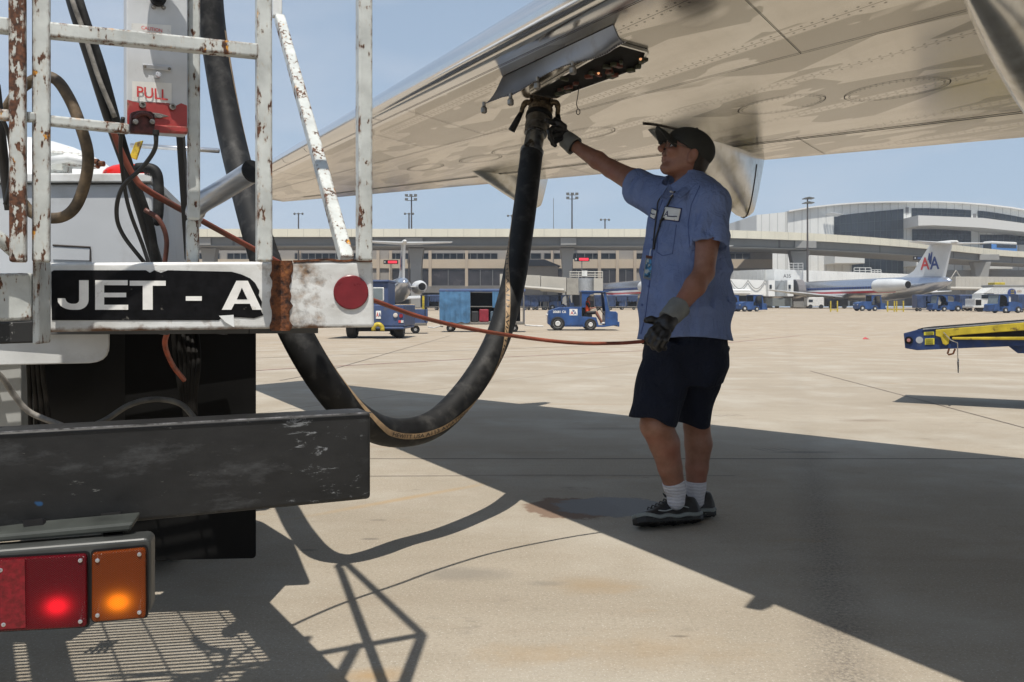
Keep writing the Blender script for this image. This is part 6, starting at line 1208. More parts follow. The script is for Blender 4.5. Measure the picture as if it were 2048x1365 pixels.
for x0, x1, m in ((1535, 1548, wm_), (1573, 1585, wm_)):
    a, b = P(x0, 593, D2 - 2), P(x1, 561, D2 - 2); MB().box(((a.x + b.x) / 2, D2 - 1, (a.z + b.z) / 2), (b.x - a.x, 3, b.z - a.z)).build('cab_wall', m, G2)
    a, b = P(x0 + 4, 578, D2 - 2.6), P(x0 + 8.5, 570, D2 - 2.6); MB().box((a + b) / 2, (b.x - a.x, .1, b.z - a.z)).build('cab_window', M['glass'], G2)
a, b = P(1549, 593, D2 - 1), P(1573, 562, D2 - 1); MB().lathe(((a.x + b.x) / 2, D2, a.z), (0, 0, 1), [(0, 1.25), (b.z - a.z, 1.25)], 18).build('rotating_cab', mat('cab_shutter2', (.33, .36, .38), .5, var=.1), G2, smooth=True, auto=30)
a = P(1585, 592, D2); MB().loft([[Vector((a.x + x, D2 - 1 + x * .6, a.z + (2.75) * math.sin(q) - .0)) + Vector((math.cos(q) * 0, 2.6 * math.cos(q), 0)) for q in np.linspace(0, math.pi, 10)] for x in (0, .5, 1.0, 1.5)]).build('bellows', mat('bellows_grey', (.17, .16, .16), .8), G2)
a, b = P(1530, 613, D2), P(1580, 597, D2); MB().box((a + b) / 2, (b.x - a.x, 2, b.z - a.z)).build('stair_housing', mat('housing_grey', (.17, .19, .19), .6), G2)
text('A35', P(1566, 556, D2 - .6), (1, .15, 0), (0, 0, 1), 7 / F * D2, M['letk'], G2, bold=.01, off=.1)
mb = MB()
for x0, x1, y0, y1, d in ((1577, 1606, 527, 538, D2 + 4), (1708, 1742, 536, 547, D2 + 16), (1743, 1762, 540, 547, D2 + 18)):
    g_ = MB()
    for y in np.linspace(y0, y1, 3): g_.tube([P(x0, y, d), P(x1, y, d)], .07, 4)
    for x in np.linspace(x0, x1, 4): g_.tube([P(x, y0, d), P(x, y1 + 3, d)], .07, 4)
    g_.build('roof_railing', M['rim'], G2)
D3 = 168
G3 = thing('boarding_bridge', 'tan ribbed boarding bridge behind the catering truck at the right edge', 'boarding bridge', tuple(at(1990, D3)))
mb = MB(); rib(mb, ((1903 - CX) / F * D3, D3, 0), ((2180 - CX) / F * D3, D3, 0), (zat(578, D3), zat(580, D3)), (zat(554, D3), zat(556, D3)), 3.2, 34); mb.build('tunnel', tm_, G3)
MB().tube([P(1900, 577, D3 - 2), P(2100, 580, D3 - 2)], .3, 8).build('bridge_beam', tm_, G3)
for x in (1925, 2060): MB().bar(at(x, D3), Vector((at(x, D3).x, D3, zat(580, D3))), .8).build('support_leg', frm, G3)
mb = MB(); mb.tube([P(1893, 572, D3 - 1), P(1912, 541, D3 - 1), P(1930, 570, D3 - 1)], .12, 5); mb.build('bridge_truss', tm_, G3)
# ---------------------------------------------------------------- airliners at the gates
am_s, am_t, am_b = newmat('striped_fuselage'); co = N(am_t, 'ShaderNodeTexCoord').outputs['Object']; sp = N(am_t, 'ShaderNodeSeparateXYZ'); am_t.links.new(co, sp.inputs[0]); Z_ = sp.outputs[2]; X_ = sp.outputs[0]
def bandm(lo, hi): return math_(am_t, 'MULTIPLY', math_(am_t, 'GREATER_THAN', Z_, lo), math_(am_t, 'LESS_THAN', Z_, hi))
c = mixc(am_t, bandm(2.35, 2.66), (.55, .56, .58), (.42, .03, .04)); c = mixc(am_t, bandm(2.66, 2.95), c, (.72, .72, .72)); c = mixc(am_t, bandm(2.95, 3.35), c, (.04, .07, .20))
wn = math_(am_t, 'MULTIPLY', bandm(3.02, 3.27), math_(am_t, 'GREATER_THAN', math_(am_t, 'SINE', math_(am_t, 'MULTIPLY', X_, 10.1)), .2)); c = mixc(am_t, wn, c, (.012, .014, .02))
c = mixc(am_t, bandm(3.35, 4.4), c, (.50, .54, .62))
st = bandm(2.35, 3.35); xm = math_(am_t, 'GREATER_THAN', X_, 9.0); c = mixc(am_t, xm, mixc(am_t, ramp(am_t, Z_, 2.4, 2.5), (.52, .53, .54), (.50, .54, .62)), c)
am_t.links.new(c, am_b.inputs['Base Color']); am_t.links.new(math_(am_t, 'MULTIPLY', math_(am_t, 'SUBTRACT', 1, math_(am_t, 'MULTIPLY', st, xm)), .85), am_b.inputs['Metallic']); am_b.inputs['Roughness'].default_value = .27
def airliner(loc, hd, label):
    g = thing('parked_airliner', label, 'airliner', loc, hd, 'airliners parked at the gates'); W = WM[g]
    def bl(mb, nm, m, par=g, **k): mb.v = [W @ v for v in mb.v]; return mb.build(nm, m, par, **k)
    mb = MB(); rings = []
    for x, r, z in ((0, .12, 3.75), (.6, .5, 3.72), (2, .85, 3.6), (4.5, 1.2, 3.35), (8, 1.52, 3.05), (12, 1.67, 2.9), (36, 1.67, 2.9), (39.5, 1.6, 2.85), (42, 1.35, 2.7), (44, .85, 2.5), (44.9, .3, 2.4), (45, .05, 2.4)):
        rings.append([Vector((x, r * math.cos(a), z + r * math.sin(a))) for a in np.linspace(0, 2 * math.pi, 28, endpoint=False)])
    mb.loft(rings); bl(mb, 'fuselage', am_s, smooth=True)
    for s in (-1, 1):
        mb = MB(); mb.hexa([Vector(p) for p in ((21, s * 1.0, 1.7), (28, s * 1.0, 1.75), (18.6, s * 16.4, 2.75), (17.4, s * 16.4, 2.75), (21, s * 1.0, 1.95), (28, s * 1.0, 2.3), (18.6, s * 16.4, 2.85), (17.4, s * 16.4, 2.85))]); bl(mb, 'wing', M['acwhite'], bevel=.04)
        mb = MB(); mb.hexa([Vector(p) for p in ((-.2, 0, 8.75), (3.6, 0, 8.75), (1.0, s * 6.1, 8.95), (-.6, s * 6.1, 8.95), (-.2, 0, 8.95), (3.6, 0, 9.1), (1.0, s * 6.1, 9.02), (-.6, s * 6.1, 9.02))]); bl(mb, 'tailplane', M['acwhite'], bevel=.02)
        mb = MB(); mb.lathe((5.0, s * 2.75, 3.35), (1, 0, 0), [(0, .42), (0, .55), (1.2, .78), (3, .93), (6, .95), (6.5, .85), (6.4, .7), (5.6, .6)], 20); e = bl(mb, 'engine', M['acwhite'], smooth=True, auto=35)
        mb = MB(); mb.lathe((5.0, s * 2.75, 3.35), (1, 0, 0), [(-.03, .38), (-.03, .5), (.1, .5)], 18); bl(mb, 'exhaust', M['dark'], e)
        mb = MB(); mb.hexa([Vector(p) for p in ((6, s * 1.1, 3.3), (10, s * 1.1, 3.3), (10, s * 2.2, 3.3), (6, s * 2.2, 3.3), (6, s * 1.1, 3.45), (10, s * 1.1, 3.45), (10, s * 2.2, 3.45), (6, s * 2.2, 3.45))]); bl(mb, 'engine_pylon', M['acwhite'])
        mb = MB(); mb.lathe((21.5, s * 2.5, .5), (0, 1, 0), [(-.45, .3), (-.45, .5), (.45, .5), (.45, .3)], 16); bl(mb, 'wheel', M['tire']); mb = MB(); mb.bar((21.5, s * 2.5, .5), (21.5, s * 2.5, 2), .25); bl(mb, 'landing_gear', M['steel'])
        pz = 5.9; 
    mb = MB(); mb.lathe((41, 0, .35), (0, 1, 0), [(-.25, .2), (-.25, .35), (.25, .35), (.25, .2)], 14); bl(mb, 'wheel', M['tire']); mb = MB(); mb.bar((41, 0, .3), (41, 0, 1.6), .18); bl(mb, 'landing_gear', M['steel'])
    mb = MB(); mb.prism([Vector((x, -.14, z)) for x, z in ((1.2, 4.2), (10.2, 4.35), (8.0, 4.9), (6.9, 5.4), (3.9, 8.8), (-.1, 8.8))], (0, .28, 0)); fin = bl(mb, 'fin', M['acwhite'], bevel=.04)
    mb = MB(); mb.loft([[Vector((x, r * math.cos(a), 8.95 + r * math.sin(a))) for a in np.linspace(0, 6.283, 12, endpoint=False)] for x, r in ((-1.2, .05), (-.9, .22), (0, .3), (2.5, .3), (3.8, .05))]); bl(mb, 'fin_bullet', M['rim'], fin, smooth=True)
    R = W.to_3x3()
    for s in (1, -1):   # s=1: port side seen with the nose to the left
        xd = R @ Vector((-s, 0, 0)); o = lambda x, y, z: W @ Vector((x, y, z)); y = s * .16
        hx = 2.0
        for ch, x, m in (('A', 5.55, M['letr']), ('A', 3.75, M['letb'])):
            xx = x if s > 0 else (x - 1.7); text(ch, o(xx, y, 5.45), xd, (0, 0, 1), 1.75, m, fin, width=1.75, bold=.02, off=.01)
        for q in (((4.15, 6.75), (3.95, 7.75), (3.72, 7.7), (3.6, 6.7)), ((3.85, 6.55), (3.45, 7.9), (3.25, 7.8), (3.45, 6.5)), ((4.0, 6.7), (3.75, 6.2), (3.5, 6.15), (3.4, 6.8))): add_mesh('eagle_emblem', [o(a, y + .012 * s, b) for a, b in q], [tuple(range(len(q)))], M['letb'], fin)
        def wrap(s_, x0, x1, z0, z1, m, nm, cent=3.05):
            cu = bpy.data.curves.new('t', 'FONT'); cu.body = s_; cu.offset = .02; cu.resolution_u = 2; ob = bpy.data.objects.new('t', cu); me = bpy.data.meshes.new_from_object(ob); cc_ = np.array([v.co[:] for v in me.vertices]); fs = [list(p.vertices) for p in me.polygons]; mn, mx_ = cc_.min(0), cc_.max(0); V = []
            for c_ in cc_:
                u = (c_[0] - mn[0]) / (mx_[0] - mn[0]); v = (c_[1] - mn[1]) / (mx_[1] - mn[1]); x = (x0 + (x1 - x0) * u) if s > 0 else (x1 + (x0 - x1) * u); z = z0 + (z1 - z0) * v; V.append(o(x, s * (math.sqrt(max(.01, 1.67 ** 2 - (z - 2.9) ** 2)) + .03), z))
            bpy.data.objects.remove(ob); bpy.data.curves.remove(cu); bpy.data.meshes.remove(me); add_mesh(nm, V, fs, m, g)
        wrap('American', 39.0, 33.5, 3.35, 4.05, M['letr'], 'airline_title'); wrap('N227AA', 10.6, 8.0, 3.45, 3.85, M['letb'], 'registration')
    return g
a = Vector(((1903 - CX) / F * 118, 118)); b_ = Vector(((1530 - CX) / F * 161, 161)); airliner((a.x, a.y, gz(122) + .15), math.atan2(b_.y - a.y, b_.x - a.x), 'silver striped airliner with AA tail fin docked at the white A35 bridge')
a = Vector(((809 - CX) / F * 112, 112)); airliner((a.x, a.y, gz(120) - .2), math.radians(90 + 11.5), 'silver airliner seen from its tail between truck beam and fuel hose')
a = Vector(((1385 - CX) / F * 124, 124)); b_ = Vector(((1180 - CX) / F * 166, 166)); airliner((a.x, a.y, gz(140)), math.atan2(b_.y - a.y, b_.x - a.x), 'striped airliner at the tan bridge, mostly hidden behind the worker')
# ---------------------------------------------------------------- ground vehicles
def wheel(mb_g, x, y, r, w, parent, W, rimr=.62):
    mb = MB(); mb.lathe(W @ Vector((x, y, r)), W.to_3x3() @ Vector((0, 1, 0)), [(-w / 2, r * .6), (-w / 2, r * .9), (-w * .3, r), (w * .3, r), (w / 2, r * .9), (w / 2, r * .6)], 22); t = mb.build('wheel', M['tire'], parent, smooth=True, auto=35)
    mb = MB(); mb.lathe(W @ Vector((x, y, r)), W.to_3x3() @ Vector((0, 1, 0)), [(-w / 2 - .01, r * .1), (-w / 2 - .02, r * .3), (-w / 2 + .03, r * .5), (-w / 2 - .005, r * rimr), (w / 2 + .005, r * rimr), (w / 2 - .03, r * .5), (w / 2 + .02, r * .3), (w / 2 + .01, r * .1)], 20); mb.build('rim', M['rim'], t, smooth=True, auto=35); return t
def tug(loc, rz, label, body='blue', sign=None, closed=False, group='baggage tugs on the apron'):
    g = thing('baggage_tug', label, 'baggage tug', loc, rz, group); W = WM[g]; bm_ = M[body]
    def bl(mb, nm, m, par=g, **k): mb.v = [W @ v for v in mb.v]; return mb.build(nm, m, par, **k)
    def pr(prof, y0, y1, nm, m, par=g, bevel=.02): mb = MB(); mb.prism([Vector((x, y0, z)) for x, z in prof], (0, y1 - y0, 0)); return bl(mb, nm, m, par, bevel=bevel)
    o = -1.8
    pr([(o + .02, .35), (o + .02, .82), (o + .08, 1.02), (o + .65, 1.2), (o + 1.75, 1.22), (o + 1.75, .72), (o + 2.5, .68), (o + 2.62, .28), (o + 2.95, .25), (o + 2.95, .72), (o + 2.97, 1.0), (o + 3.5, .98), (o + 3.6, .88), (o + 3.6, .28), (o + 2.9, .18), (o + .8, .2), (o + .15, .25)], -.75, .75, 'body', bm_)
    pr([(o + .95, .28), (o + 1.85, .28), (o + 1.85, .52), (o + .95, .52)], -.77, -.755, 'side_step', bm_, bevel=0)
    for s in (-1, 1):
        y0, y1 = (-.75, -.69) if s < 0 else (.69, .75)
        arc = [(o + 2.0 + .82 * .5 * (1 - math.cos(a)), 1.0 + .0) for a in ()]
        pr([(o + 1.75, 1.18), (o + 1.95, 1.18), (o + 1.95, 1.45), (o + 2.02, 1.68), (o + 2.2, 1.85), (o + 2.5, 1.93), (o + 2.95, 1.93), (o + 2.95, 1.98), (o + 1.75, 1.98)], y0, y1, 'cab_side', bm_, bevel=.008)
        pr([(o + 2.88, 1.95), (o + 2.98, 1.95), (o + 3.16, .96), (o + 2.96, .96)], y0, y1, 'front_pillar', bm_, bevel=.008)
    pr([(o + 1.72, 1.97), (o + 3.12, 1.97), (o + 3.14, 2.03), (o + 1.72, 2.05)], -.8, .8, 'roof', bm_)
    pr([(o + 2.99, 1.94), (o + 3.01, 1.94), (o + 3.22, .99), (o + 3.18, .99)], -.68, .68, 'windscreen', M['glassy'], bevel=0)
    pr([(o + 1.76, 1.2), (o + 1.8, 1.2), (o + 1.8, 1.95), (o + 1.76, 1.95)], -.68, .68, 'rear_panel', bm_ if closed else M['black'], bevel=0)
    if closed: pr([(o + 1.95, 1.0), (o + 2.95, 1.0), (o + 2.9, 1.93), (o + 1.95, 1.93)], -.72, -.70, 'side_glass', M['glassy'], bevel=0); pr([(o + 1.95, .3), (o + 2.95, .3), (o + 2.95, 1.0), (o + 1.95, 1.0)], -.73, -.69, 'door', bm_, bevel=0)
    pr([(o + 1.85, .7), (o + 2.3, .7), (o + 2.3, .82), (o + 1.97, .84), (o + 1.92, 1.25), (o + 1.82, 1.25)], -.55, .55, 'seat', M['black'])
    mb = MB(); c = Vector((o + 2.72, -.3, 1.12)); ax_ = Vector((-.6, 0, .8)); u = Vector((0, 1, 0)); w = ax_.cross(u); mb.tube([c + (u * math.cos(a) + w * math.sin(a)) * .18 for a in np.linspace(0, 6.283, 17)], .018, 6, cap=False); mb.tube([c, c + Vector((.25, 0, -.35))], .02, 6); bl(mb, 'steering_wheel', M['black'])
    for x, r in ((o + .52, .36), (o + 2.2, .31)):
        for y in (-.70, .70): wheel(None, x, y, r, .24, g, W)
    pr([(o + 3.58, .2), (o + 3.68, .2), (o + 3.68, .45), (o + 3.58, .45)], -.78, .78, 'bumper', bm_)
    for y in (-.5, .5): mb = MB(); mb.lathe((o + .02, y, .8), (-1, 0, 0), [(0, .07), (.03, .06), (.031, .01)], 12); bl(mb, 'lamp', M['rim'])
    if sign:
        xd = W.to_3x3() @ Vector((1, 0, 0)); t = lambda x, z: W @ Vector((x, -.752, z)); text(sign, t(o + .27, .90), xd, (0, 0, 1), .13, M['letw'], g, bold=.03, off=.004)
        add_mesh('emblem_sticker', [t(o + 1.12, .78) + Vector((0, -.004, 0)), t(o + 1.53, .78) + Vector((0, -.004, 0)), t(o + 1.53, 1.11) + Vector((0, -.004, 0)), t(o + 1.12, 1.11) + Vector((0, -.004, 0))], [(0, 1, 2, 3)], M['letw'], g)
        text('A', t(o + 1.17, .82), xd, (0, 0, 1), .17, M['letr'], g, width=.16, bold=.02, off=.009); text('A', t(o + 1.33, .82), xd, (0, 0, 1), .17, M['letb'], g, width=.16, bold=.02, off=.009)
        e = [t(o + 1.29, .97), t(o + 1.36, .97), t(o + 1.385, 1.08), t(o + 1.335, 1.02), t(o + 1.31, 1.08), t(o + 1.27, 1.07)]; add_mesh('eagle_emblem', [p + Vector((0, -.01, 0)) for p in e], [tuple(range(6))], M['letb'], g)
    return g
T1 = tug(((1165 - CX) / F * 45, 45.6, gz(45)), 0, 'blue open tug lettered 20681 C6 driven by a person in an orange vest', sign='20681 C6')
# driver
def seated(W, label, vest=(.75, .09, .02)):
    g = thing('person', label, 'person', tuple(W @ Vector((.2, -.35, .82)))); o = Vector((0, 0, 0)); q = lambda x, y, z: Vn(W @ Vector((x, y, z)))
    lo = np.minimum(q(-.4, -.8, .2), q(1.2, .3, 2.0)); hi = np.maximum(q(-.4, -.8, .2), q(1.2, .3, 2.0)); B = Field(lo, hi, .016)
    B.chain([q(.28, -.35, .92), q(.25, -.35, 1.2), q(.27, -.35, 1.4)], [.13, .14, .12], .05); B.cone(q(.29, -.35, 1.45), q(.31, -.35, 1.58), .055, .055, .03); B.ell(q(.33, -.35, 1.68), (.10, .08, .125), None, .02)
    for y in (-.47, -.23): B.chain([q(.30, y, .9), q(.72, y, .93), q(.98, y, .48), q(1.0, y, .42)], [.09, .075, .055, .045], .03); B.chain([q(.98, y, .40), q(1.12, y, .37)], [.045, .04], .02)
    for y in (-.54, -.16): B.chain([q(.27, y, 1.38), q(.42, y, 1.12), q(.68, y * .8 - .05, 1.18)], [.06, .048, .035], .03)
    b = B.build('body', M['body'], g)
    V = Field(lo, hi, .016); V.chain([q(.28, -.35, .95), q(.25, -.35, 1.2), q(.27, -.35, 1.40)], [.155, .165, .14], .05); V.build('safety_vest', mat('orange_vest', vest, .7, var=.1), b)
    S_ = Field(lo, hi, .016)
    for y in (-.47, -.23): S_.cone(q(.28, y, .9), q(.66, y, .93), .11, .09, .04)
    for y in (-.54, -.16): S_.cone(q(.27, y, 1.38), q(.36, y, 1.22), .075, .062, .03)
    S_.build('dark_clothing', M['black'], b)
    for y in (-.47, -.23): S2 = MB(); S2.ball(W @ Vector((1.07, y, .37)), (.14, .06, .06)); S2.build('shoe', M['rim'], b, smooth=True)
    MB().ball(W @ Vector((.30, -.35, 1.73)), (.115, .095, .10)).build('hair', M['black'], b, smooth=True); return g
seated(WM[T1], 'person in an orange vest and shorts driving the blue tug')
def cart(loc, rz, label, L=4.1, covered=True, curt=((.0, .36), (.62, .80)), bags=True, col='cyan_curtain', group='baggage carts on the apron', tow=True, low=False):
    g = thing('baggage_cart', label, 'baggage cart', loc, rz, group); W = WM[g]
    def bl(mb, nm, m, par=g, **k): mb.v = [W @ v for v in mb.v]; return mb.build(nm, m, par, **k)
    bed = bl(MB().box((0, 0, .42), (L, 1.5, .12)), 'bed', M['steel'], bevel=.01)
    for x in (-L / 2 + .5, L / 2 - .5):
        for y in (-.55, .55): wheel(None, x, y, .19, .12, g, W)
    if tow: bl(MB().tube([(L / 2, 0, .32), (L / 2 + .9, 0, .27)], .035, 6), 'tow_bar', M['rim'])
    if covered:
        bl(MB().prism([Vector((-L / 2 - .03, y, z)) for y, z in ((-.8, 1.93), (-.8, 1.99), (0, 2.08), (.8, 1.99), (.8, 1.93))], (L + .06, 0, 0)), 'roof', M['navy'])
        for x in (-L / 2 + .03, -L / 2 + L * .355, L / 2 - .05): 
            for y in (-.74, .74): bl(MB().bar((x, y, .48), (x, y, 1.95), .06), 'post', M['steel'])
        bl(MB().box((L / 2 - .02, 0, 1.2), (.04, 1.45, 1.45)), 'end_panel', M['navy']); bl(MB().box((-L / 2 + .02, 0, 1.2), (.04, 1.45, 1.45)), 'end_panel', M['navy'])
        bl(MB().box((0, .5, 1.2), (L * .9, .03, 1.4)), 'inner_panel', M['black']); bl(MB().box((0, 0, 1.22), (L * .96, 1.4, .05)), 'shelf', M['steel'])
        for k, (a, b) in enumerate(curt):
            x0, x1 = -L / 2 + L * a, -L / 2 + L * b; V = []; n = 40; z1, z0 = 1.93, (.46 if k == 0 else 1.15)
            for j in range(6):
                for i in range(n + 1): x = x0 + (x1 - x0) * i / n; V.append(W @ Vector((x, -.80 - .035 * math.sin(i * .9 + .5 * math.sin(j * .8)) * (.3 + j * .16), z1 + (z0 - z1) * j / 5 + .03 * math.sin(i * .5) * (j == 5))))
            o_ = add_mesh('curtain', V, [(j * (n + 1) + i, j * (n + 1) + i + 1, (j + 1) * (n + 1) + i + 1, (j + 1) * (n + 1) + i) for j in range(5) for i in range(n)], M[col], g, smooth=True)
    return g
M['navyc'] = mat('navy_tarpaulin', (.03, .055, .13), .6, var=.3, scale=2, dirt=(.3, .33, .36), dscale=3, dlo=.68, dhi=.70); M['cyan_curtain'] = mat('blue_tarpaulin', (.075, .19, .34), .55, var=.18, scale=3, dirt=(.04, .09, .15), dscale=2.2, dlo=.5, dhi=.8)
BC = cart(((965 - CX) / F * 42, 42.3, gz(42)), 0, 'long covered baggage cart with blue curtains being towed by the tug', L=4.05)
def bag(p, s, col, label, cat='suitcase', rz=0):
    g = thing('suitcase', label, cat, tuple(p)); MB().box(Vector(p) + Vector((0, 0, s[2] / 2)), s, rz).build('case', mat('luggage', col, .6, var=.15), g, bevel=.06, seg=3); MB().tube([Vector(p) + Vector((-.06, 0, s[2])), Vector(p) + Vector((-.06, 0, s[2] + .04)), Vector(p) + Vector((.06, 0, s[2] + .04)), Vector(p) + Vector((.06, 0, s[2]))], .012, 5).build('handle', M['black'], g)
c0 = WM[BC].translation
for x, s, col, lb in ((-.35, (.36, .5, .52), (.02, .02, .022), 'black suitcase on the covered cart beside the left curtain'), (.08, (.46, .5, .62), (.24, .015, .03), 'red suitcase standing on the covered baggage cart'), (.52, (.28, .5, .52), (.08, .12, .16), 'blue-grey suitcase right of the red one on the cart'), (.78, (.2, .4, .45), (.10, .14, .19), 'slim grey-blue bag at the right end of the cart load')):
    bag((c0.x + x, c0.y - .45, c0.z + .48), s, col, lb)
tag(MB().tube([P(856, 654.5, 41.7), P(868, 656, 41.9), P(880, 653, 41.8), P(886, 654, 41.9)], .035, 6).build('tow_bar', M['rim']), 'pale tow bar linking the low loaded cart to the covered cart', 'tow bar')
LC2 = cart(((812 - CX) / F * 39, 39.5, gz(39)), math.radians(8), 'low blue cart loaded with yellow and cardboard items behind the navy tug', L=1.7, covered=False, tow=False)
c0 = WM[LC2].translation
for a in (('side_panel', (0, -.72, .78), (1.7, .05, .62), 'navy'), ('side_panel', (0, .72, .78), (1.7, .05, .62), 'blue'), ('end_panel', (.84, 0, .78), (.05, 1.4, .62), 'navy'), ('yellow_frame', (.7, .2, 1.2), (.1, .1, 1.0), 'yellow')): MB().box(c0 + Vector(a[1]), a[2], math.radians(8)).build(a[0], M[a[3]], LC2, bevel=.01)
cbx = thing('cardboard_box', 'tan cardboard box lying on the low blue cart', 'box', tuple(c0 + Vector((-.1, -.1, 1.05)))); MB().box(c0 + Vector((-.1, -.1, 1.2)), (.8, .6, .22), .3).build('carton', mat('cardboard', (.50, .38, .24), .8), cbx, bevel=.01); MB().box(c0 + Vector((-.1, -.1, 1.312)), (.8, .07, .004), .3).build('tape', mat('tape', (.55, .48, .35), .4), cbx)
# large navy tug with closed cab behind the JET - A beam
NT = thing('navy_tug', 'faded navy tug with a window and yellow hook half hidden behind the truck beam', 'tug', ((735 - CX) / F * 31.2, 31.6, gz(31)), 0)
o = WM[NT].translation; kx = 31.2 / F
def nb_(x0, x1, y0, y1, dy0, dy1, nm, m, bevel=.03, par=NT): a, b = P(x0, y1, 31.2), P(x1, y0, 31.2); return MB().box(((a.x + b.x) / 2, 31.2 + (dy0 + dy1) / 2, (a.z + b.z) / 2), (b.x - a.x, dy1 - dy0, b.z - a.z)).build(nm, m if not isinstance(m, str) else M[m], par, bevel=bevel)
cbn = nb_(650, 776, 564, 612, .1, 1.9, 'cab', 'navy'); nb_(645, 778, 560, 565, 0, 2.0, 'cab_roof', 'navy'); nb_(648, 809, 610, 653, 0, 3.4, 'body', 'navy'); nb_(752, 808, 654, 659, -.05, 3.3, 'bumper', 'navy')
wf = nb_(700, 767.5, 575, 602.5, .06, .12, 'window', 'rim', par=cbn); nb_(702, 765, 577, 600, .04, .07, 'pane', 'glassy', bevel=0, par=cbn)
for x0, x1, dy in ((693, 708, .1), (786, 805, .1), (667, 684, 2.7), (758, 777, 2.7)):
    a = P((x0 + x1) / 2, 679, 31.4); r = .44; MB().lathe((a.x, 31.4 + dy + .35, gz(32) + r), (1, 0, 0), [(-.17, r * .6), (-.17, r * .88), (-.1, r), (.1, r), (.17, r * .88), (.17, r * .6)], 24).build('wheel', M['tire'], NT, smooth=True, auto=35)
MB().lathe(P(791, 631, 31.19), (0, -1, 0), [(0, .085), (.04, .08), (.05, .05), (.051, .004)], 18).build('headlamp', mat('lamp_glass', (.55, .50, .45), .2), NT); MB().lathe(P(802, 632, 31.19), (0, -1, 0), [(0, .07), (.03, .065), (.031, .004)], 14).build('indicator', mat('red_lamp', (.25, .01, .02), .3), NT)
nb_(797, 802, 641, 646, -.02, .01, 'marker_lamp', 'letr', 0); nb_(802, 807, 641, 646, -.02, .01, 'marker_lamp', 'rim', 0); nb_(752, 762, 622, 638, -.02, .01, 'emblem_sticker', 'letw', 0)
text('A', P(752.5, 634, 31.17), (1, 0, 0), (0, 0, 1), .16, M['letr'], NT, width=.085, bold=.02); text('A', P(757.2, 634, 31.17), (1, 0, 0), (0, 0, 1), .16, M['letb'], NT, width=.085, bold=.02)
MB().tube([P(756 + 9 * math.cos(a), 659 - 10 * math.sin(a), 31.0) for a in np.linspace(-.3, 3.4, 12)], .08, 8).build('tow_hook', M['yellow'], NT, smooth=True)
nb_(690, 790, 655, 664, .5, 2.8, 'chassis', 'black')
# distant parked vehicles
dc = cart(tuple(at(1062, 120)), math.radians(3), 'first of the small blue carts parked under the tan boarding bridge', L=2.6, curt=((0, .45), (.5, 1)), col='navyc', group='parked blue carts', tow=False)
for px, d, lb in ((1079, 120, 'blue cart with white markings, second in the row under the tan bridge'), (1098, 121, 'blue cart, third in the row under the tan bridge'), (1046, 122, 'blue cart nearest the fuel hose in the row under the tan bridge'), (1850, 110, 'blue covered cart parked below the tail of the AA airliner'), (1934, 112, 'blue covered cart left of the white catering truck'), (2052, 100, 'blue covered cart cut off by the right edge of the picture'), (862, 120, 'blue cart parked far behind the covered baggage cart'), (1232, 122, 'blue cart under the half hidden airliner right of the tug'), (1256, 122, 'blue cart under the half hidden airliner close to the worker'), (1207, 124, 'blue cart just right of the cab of the blue tug')):
    dup(dc, None, tuple(at(px, d)), math.radians(random.uniform(-6, 6)), lb)
for o_ in list(C.objects):
    pass
T2 = tug(tuple(at(1889, 108)), math.pi, 'blue tug facing left below the tail of the AA airliner', sign=None)
for px, d, rz, lb in ((1477, 108, 2.9, 'blue tug just right of the worker, nearer the worker'), (1501, 107, .3, 'blue tug right of the worker, beside the boarding bridge stairs'), (1738, 112, .1, 'blue tug under the belly of the AA airliner'), (1913, 113, 2.6, 'blue tug between the carts below the tan bridge'), (1120, 121, .2, 'blue tug parked at the tan bridge behind the driven tug')):
    dup(T2, None, tuple(at(px, d)), rz, lb)
T3 = tug(tuple(at(2006, 95)), math.pi + .25, 'dark blue tractor in front of the white catering truck', closed=False)
# catering truck
CT = thing('catering_truck', 'white catering truck with LSG lettering and a round blue emblem at the right edge', 'catering truck', tuple(at(1995, 104)))
Dc = 104
def cb(x0, x1, y0, y1, d0, d1, nm, m, bevel=.04): a, b = P(x0, y1, Dc), P(x1, y0, Dc); return MB().box(((a.x + b.x) / 2, Dc + (d0 + d1) / 2, (a.z + b.z) / 2), (b.x - a.x, d1 - d0, b.z - a.z)).build(nm, M[m], CT, bevel=bevel)
cb(1988, 2100, 572, 606, 0, 2.6, 'cargo_box', 'rim'); cb(1986, 2100, 570, 574, -.05, 2.65, 'box_roof', 'concg'); cb(1951, 1985, 598, 613, .1, 2.4, 'bonnet', 'rim'); cb(1965, 1992, 588, 600, .1, 2.4, 'cab', 'rim'); cb(1964, 1988, 590, 597, .05, .12, 'cab_window', 'glass', 0); cb(1952, 1963, 600, 611, .05, .12, 'grille', 'dark', 0)
cb(1946, 1972, 612, 616, -.1, 2.5, 'bumper', 'rim'); cb(1994, 2015, 565, 570, .5, 2, 'roof_beacon', 'yellow')
MB().prism([P(1968, 587, Dc), P(1988, 574, Dc), P(1988, 587, Dc)], (0, 2.4, 0)).build('wind_deflector', M['rim'], CT)
for x in (1960, 1976, 2040): MB().lathe(at(x, Dc + .4) + Vector((0, 0, .45)), (0, 1, 0), [(-.2, .2), (-.2, .45), (.2, .45), (.2, .2)], 18).build('wheel', M['tire'], CT)
MB().lathe(P(2023.5, 586, Dc - .03), (0, -1, 0), [(0, .50), (.03, .50), (.031, .01)], 24).build('round_emblem', M['letb'], CT)
for k in range(4): a = P(2025, 581 + k * 3.3, Dc - .09); MB().box(a, (.42, .02, .07)).build('emblem_bar', M['yellow'], CT)
text('LSG', P(2034, 585, Dc - .02), (1, 0, 0), (0, 0, 1), .24, mat('tan_letter', (.35, .2, .1), .5), CT, bold=.02, off=.02)
